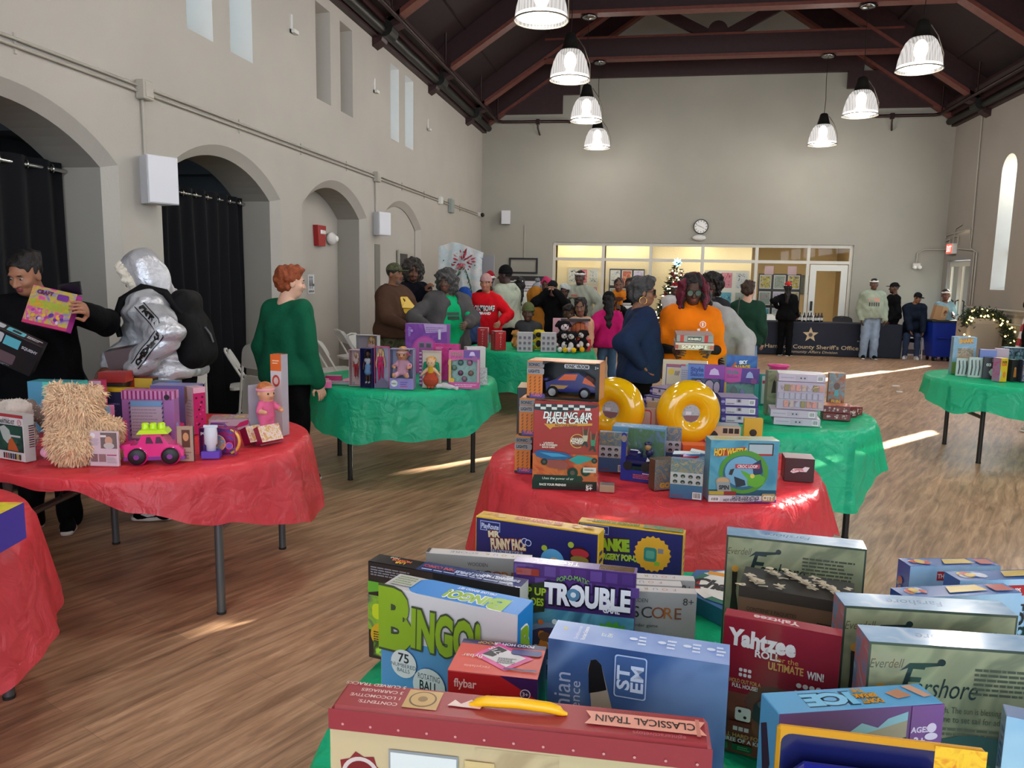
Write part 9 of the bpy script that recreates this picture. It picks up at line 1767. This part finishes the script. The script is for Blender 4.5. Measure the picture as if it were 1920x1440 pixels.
# black empty frame and poster stand on the back wall
m = MB(); fb = M('frame_black', '#141112', .5)
for (a0,a1,c0,c1) in ((-3.41,-2.7,2.02,2.06),(-3.41,-2.7,1.68,1.72),(-3.41,-3.37,1.72,2.02),(-2.74,-2.7,1.72,2.02)): m.bx(a0,a1,YB-.03,YB,c0,c1,fb)
tag(m.build('wall_frame'), 'empty black rectangular frame on the back wall left of the office', 'frame')
m = MB(); m.bx(-3.55,-2.42,YB-.4,YB-.34,.6,1.62,fb); f = Face(m,(-3.5,YB-.401,.62),(1,0,0),(0,0,1),(0,-1,0),1.03,.95); f.rect(0,0,1,.93,C('#c9c6cc')); f.rect(.02,.45,.3,.9,'#2a2238'); f.rect(.35,.62,.95,.85,'#d6d4d8'); f.lines(.4,.64,.9,.84,3,'#8a8792',3)
for s in (-1, 1): m.bx(-2.98+s*.45-.02, -2.98+s*.45+.02, YB-.39, YB-.35, 0, .6, fb)
tag(m.build('display_board'),'black topped display board with a purple photo against the back wall','display board')
# painted backdrop cloth
t = thing('backdrop_stand','grey folding panel behind the painted flower cloth','panel',(-3.1,13.75,0),R_(-4)); m = MB(); m.bx(-.2,.34,0,.04,.0,1.98,C('#8d8d92',.6)); m.bx(-.62,-.2,.0,.04,0,2.1,C('#8d8d92',.6)); m.build('panel',t)
vs = []; fs = []; N, K = 40, 30; wd, ht = .86, 1.62
for i in range(N+1):
    for k in range(K+1):
        u,v = i/N,k/K; zz = 2.22-.11*abs(2*u-.6)*(1 if v < .1 else .6)-ht*v; vs.append(((u-.5)*wd+.02*math.sin(9*v+3*u),-.05-.025*math.sin(u*23+2*v)*(.4+v)-.02*math.sin(7*v),zz-.08*abs(u-.45)))
for i in range(N):
    for k in range(K): a = i*(K+1)+k; fs.append((a, a+K+1, a+K+2, a+1))
bd = mesh_obj('painted_cloth',vs,fs,[artmat('snow_cloth',['#d3d3d4','#dcdedd','#c3d4d8','#d9d9da'],3,.8)],None,[True]*len(fs),None,(-3.38,13.775,0),R_(-4)); tag(bd,'white painted cloth backdrop with a red poinsettia and green fronds','backdrop')
r = random.Random(11); m = MB()
for k in range(46):
    a = r.uniform(0,2*PI); d = r.uniform(.02,.17); cx,cz = .06+d*math.cos(a),1.86+d*math.sin(a)*1.0; L = r.uniform(.05,.1); m.prism([(0,-.008),(L*.5,-.014),(L,0),(L*.5,.014),(0,.008)],(math.cos(a),0,math.sin(a)),(-math.sin(a),0,math.cos(a)),(0,-1,0),(cx,-.1-.0007*k,cz),.002,C(('#a8243a','#c04a5a','#8d1f30','#c97f86')[k % 4]))
for s in (-1, 1):
    for k in range(26):
        tt = k/26; cx = .06+s*(.06+.14*tt+.05*math.sin(3*tt)); cz = 1.76-.75*tt; a = -1.2*s-.8+r.uniform(-.5,.5); m.prism([(0,-.007),(.04,-.012),(.085,0),(.04,.012)],(math.cos(a),0,math.sin(a)),(-math.sin(a),0,math.cos(a)),(0,-1,0),(cx,-.11-.0006*k,cz),.002,C(('#2f5a3f','#4a6a4f','#274a3a')[k % 3]))
for k in range(14): m.ball((r.uniform(-.36,.36),-.11,r.uniform(1.2,2.1)),.012,C(('#2a2a2e','#c9ccd0')[k % 2]),8)
m.build('painted_flower', bd)
# navy banner table with gold lettering
t = thing('banner_table','long table under a navy fitted cloth printed Hamilton County Sheriff’s Office','table',(3.78,17.98,0))
nb = M('banner_navy','#11182a',.75,noise=(4,.1)); m = MB(); L_ = 1.62; m.box((0,0,.365),(2*L_,.6,.73),nb,bev=.02); m.build('cloth',t)
m = MB(); f = Face(m,(-L_,-.301,0),(1,0,0),(0,0,1),(0,-1,0),2*L_,.73); Face.LIFT = .001; go = '#cbb58f'
f.star(.42,.63,.17,go,5,.42,PI/2); f.ell(.42,.63,.05,'#8d7a5c'); f.ell(.42,.63,.035,'#3a3440'); f.text('Hamilton County Sheriff’s Office',.43,.27,.085,go,1.95,bold=.01); f.text('Community Affairs Division',.43,.12,.055,go,1.1,shear=.2); f.text('SCAN ME',.75,.48,.025,'#b9bac0',.2,bold=.03); Face.LIFT = .00022; m.build('lettering',t)
r = random.Random(2)
for k in range(9):
    t = thing('trophy_bottle','small dark bottle with a pale label, one of the row on the navy table','bottle',(3.2+.075*k+r.uniform(-.01,.01),17.95+.05*(k % 3),.732),0,'row of bottles on the navy table'); m = MB(); m.lathe([(0,0),(.03,0),(.032,.11),(.014,.15),(.013,.2),(0,.2)],C('#15141a',.2),12); m.build('body',t); m = MB(); m.lathe([(.0325,.03),(.033,.09)],C('#d6d2cc'),12); m.build('label',t)
# Christmas tree
def tree():
    t = thing('christmas_tree','lit Christmas tree with red ornaments and a glowing blue star','tree',(.55,16.2,0)); r = random.Random(21); m = MB(); m.tube([(0,0,0),(0,0,1.85)],[.05,.012],C('#3a2a1c'),8); m.build('trunk',t)
    vs = []; fs = []; gm = M('tree_needles', '#1c2f1c', .8, noise=(20, .4))
    for k in range(2600):
        z = 1.8*(1-math.sqrt(r.random()))+.18; R = .58*(1-(z-.15)/1.8)+.03; a = r.uniform(0,2*PI); d = R*math.sqrt(r.uniform(.25,1)); c = Vector((d*math.cos(a),d*math.sin(a),z)); o = Vector((math.cos(a)+r.uniform(-.5,.5),math.sin(a)+r.uniform(-.5,.5),r.uniform(-.4,.35))).normalized()*r.uniform(.07,.13); s_ = o.cross(Vector((r.uniform(-1,1),r.uniform(-1,1),1))).normalized()*.018; n = len(vs); vs += [c-s_,c+s_,c+o*.6+s_*.8,c+o,c+o*.6-s_*.8]; fs.append((n,n+1,n+2,n+3,n+4))
    o = mesh_obj('needles', vs, fs, [gm], None, None, t); o['kind'] = 'stuff'
    rm = M('ornament_red', '#7d1420', .2, coat=.5); wl = M('fairy_light', '#ffe6b8', .4, emis=7)
    for k in range(34):
        z = r.uniform(.25,1.75); R = .6*(1-(z-.15)/1.8)+.03; a = r.uniform(PI,2*PI); m = MB(); m.ball((R*math.cos(a),R*math.sin(a),z),.035,rm,10); m.build('ornament',t)
    for k in range(95):
        z = r.uniform(.2,1.8); R = .61*(1-(z-.15)/1.8)+.04; a = r.uniform(PI*.95,2.05*PI); m = MB(); m.ball((R*math.cos(a),R*math.sin(a),z),.014,wl,6); m.build('fairy_light',t)
    m = MB(); m.prism([((.1 if i % 2 == 0 else .062)*math.cos(PI*i/8),(.1 if i % 2 == 0 else .062)*math.sin(PI*i/8)) for i in range(16)],(1,0,0),(0,0,1),(0,1,0),(0,-.02,1.95),.04,M('star_glow','#a9e4f0',.4,emis=1.6)); m.build('star',t)
tree()
# blue bin
def bin_():
    t = thing('wheeled_bin','tall blue wheeled recycling bin by the side door','bin',(6.1,17.6,0),R_(6)); bm = M('bin_blue','#12309a',.4); m = MB(); vs = []
    for (w_,d,z) in ((.19,.17,.09),(.27,.24,.82)): vs += [(-w_,-d,z),(w_,-d,z),(w_,d,z),(-w_,d,z)]
    m.add(vs,[(0,3,2,1),(0,1,5,4),(1,2,6,5),(2,3,7,6),(3,0,4,7)],bm); m.box((0,-.2,.5),(.3,.08,.03),bm); m.build('body',t)
    m = MB(); m.box((0, 0, .84), (.57, .52, .05), M('bin_lining', '#20241f', .6), bev=.015); m.build('rim', t)
    for sx in (-1, 1):
        for sy in (-1,1): m = MB(); m.cyl((sx*.15,sy*.13,.045),.045,.03,blackmetal,14,(1,0,0)); m.build('wheel',t)
bin_()
# beige podium, garland, candy cane, wreath
t = thing('podium','beige panelled podium box under the lit garland','podium',(6.06,15.55,0)); pm = M('podium_beige','#a39684',.6,noise=(4,.04)); m = MB(); m.box((0,0,.5),(.62,.5,1.0),pm,bev=.01); m.build('body',t); m = MB(); m.box((0,-.252,.48),(.5,.012,.86),M('podium_panel','#958979',.6),bev=.004); m.build('panel',t)
gp = [(5.74,15.3,.45),(5.72,15.25,.85),(5.76,15.35,1.05),(5.95,15.4,1.1),(6.15,15.38,1.08),(6.3,15.36,1.02),(6.4,15.2,.85),(6.38,15.0,.62),(6.36,14.6,.42),(6.36,14.2,.5),(6.36,13.8,.78)]
def garland():
    t = thing('garland','evergreen garland with warm fairy lights over the podium','garland',(0,0,0)); r = random.Random(31); vs = []; fs = []
    P = [Vector(p) for p in gp]
    def at(u): i = min(len(P)-2, int(u)); return P[i].lerp(P[i+1], u-i)
    for k in range(1900):
        c = at(r.uniform(1.2,len(P)-1.001))+Vector((r.gauss(0,.05),r.gauss(0,.05),r.gauss(0,.05))); o = Vector((r.uniform(-1,1),r.uniform(-1,1),r.uniform(-.8,1))).normalized()*r.uniform(.05,.1); s_ = o.cross(Vector((r.uniform(-1,1),r.uniform(-1,1),1))).normalized()*.014; n = len(vs); vs += [c-s_,c+s_,c+o*.6+s_*.8,c+o,c+o*.6-s_*.8]; fs.append((n,n+1,n+2,n+3,n+4))
    o = mesh_obj('leaves',vs,fs,[M('garland_green','#2c3a20',.8,noise=(20,.4))],None,None,t); o['kind'] = 'stuff'
    for k in range(64): c = at(r.uniform(0.0,len(P)-1.001))+Vector((r.gauss(0,.05),-.06+r.gauss(0,.04),r.gauss(0,.05))); m = MB(); m.ball(c,.018,M('fairy_light_warm','#ffe08a',.4,emis=6),6); m.build('fairy_light',t)
garland()
t = thing('candy_cane','tall red and white striped candy cane leaning by the garland','decoration',(6.1,14.3,0)); m = MB(); A,B = Vector((0,0,0)),Vector((.2,0,1.2)); cr_ = C('#9a1a22',.4); cw = C('#d6cfc6',.4)
for k in range(10): m.tube([A.lerp(B, k/10), A.lerp(B, (k+1)/10)], .035, cr_ if k % 2 else cw, 10)
m.build('cane', t)
def wreath():
    t = thing('wreath','dark green wreath at the right edge behind the last table','wreath',(5.9,12.6,.78)); r = random.Random(5); vs = []; fs = []
    for k in range(900): a = r.uniform(0,2*PI); c = Vector((.24*math.cos(a),r.gauss(0,.04),.24*math.sin(a)))+Vector((r.gauss(0,.04),0,r.gauss(0,.04))); o = Vector((r.uniform(-1,1),r.uniform(-1,1),r.uniform(-1,1))).normalized()*.09; s_ = o.cross(Vector((.3,.2,1))).normalized()*.015; n = len(vs); vs += [c-s_,c+s_,c+o*.6+s_*.8,c+o,c+o*.6-s_*.8]; fs.append((n,n+1,n+2,n+3,n+4))
    o = mesh_obj('leaves', vs, fs, [M('garland_green', '#2c3a20', .8)], None, None, t); o['kind'] = 'stuff'
    m = MB(); m.tube([(0,.0,-.2),(0,.03,-.78)],.015,blackmetal,6); m.box((0,.03,-.77),(.3,.3,.02),blackmetal); m.build('stand',t)
wreath()
# seat under the hunched man
folding_chair((5.66, 17.9, 0), R_(165), 'white folding chair under the hunched person by the back wall', chw)
# writing on the exit sign, washroom sign, table maker plates
m = MB(); f = Face(m, (-.16, .1055, -.1), (1, 0, 0), (0, 0, 1), (0, 1, 0), .32, .2)
for_sign = Face(m,(.16,.1055,-.1),(-1,0,0),(0,0,1),(0,1,0),.32,.2); for_sign.text('EXIT',.5,.5,.12,M('exit_lettering','#ffd9d2',.4,emis=1.2),.26,bold=.05); m.build('lettering',EXIT_PARENT)
m = MB(); m.bx(0,.012,-.1,.1,-.13,.13,C('#d6d8da')); f = Face(m,(.0125,.1,-.13),(0,-1,0),(0,0,1),(1,0,0),.2,.26); f = Face(m,(.0125,-.1,-.13),(0,1,0),(0,0,1),(1,0,0),.2,.26)
for u in (.3,.6): f.ell(u,.84,.017,'#1d2a3a'); f.poly([(u-.12,.4),(u-.06,.76),(u+.06,.76),(u+.12,.4)],'#1d2a3a'); f.rect(u-.05,.26,u+.05,.42,'#1d2a3a')
f.ell(.86,.45,.022,'#1d2a3a'); f.text('RESTROOM',.5,.12,.022,'#1d2a3a',.16,bold=.04); tag(m.build('restroom_sign',None,(XL-.419,9.92,1.46)),'small white restroom sign with figures inside the third arch','sign')
for (tn, i0) in (('round_table', 1), ('round_table.003', 0)):
    tb = bpy.data.objects.get(tn)
    if tb:
        cb = [o for o in bpy.data.objects if o.parent == tb and o.name.startswith('crossbar')][i0]; s_ = 1 if i0 else -1; m = MB(); x0 = .5*s_
        f = Face(m,(x0+.0195*s_,-.09*s_,.405),(0,s_,0),(0,0,1),(s_,0,0),.18,.03); f.rect(0,.05,1,.95,'#c9cbcb',.008); f.rect(.03,.14,.97,.86,'#3a3d40',.007); f.text('LIFETIME',.5,.5,.014,'#d6d8d8',.12,bold=.04); m.build('maker_plate',cb)
# scraps of paper on the open floor
for x,y,a,lb in ((3.9,12.9,.3,'crumpled white paper scrap on the open floor, nearer the back'),(3.75,12.2,1.1,'torn white paper scrap on the open floor, nearer the tables')):
    m = MB(); m.prism([(-.07,-.03),(.02,-.05),(.08,.0),(.03,.05),(-.05,.03)],(math.cos(a),math.sin(a),0),(-math.sin(a),math.cos(a),0),(0,0,1),(0,0,.001),.012,C('#dcd8d0')); tag(m.build('paper_scrap',None,(x,y,0)),lb,'litter','paper scraps')
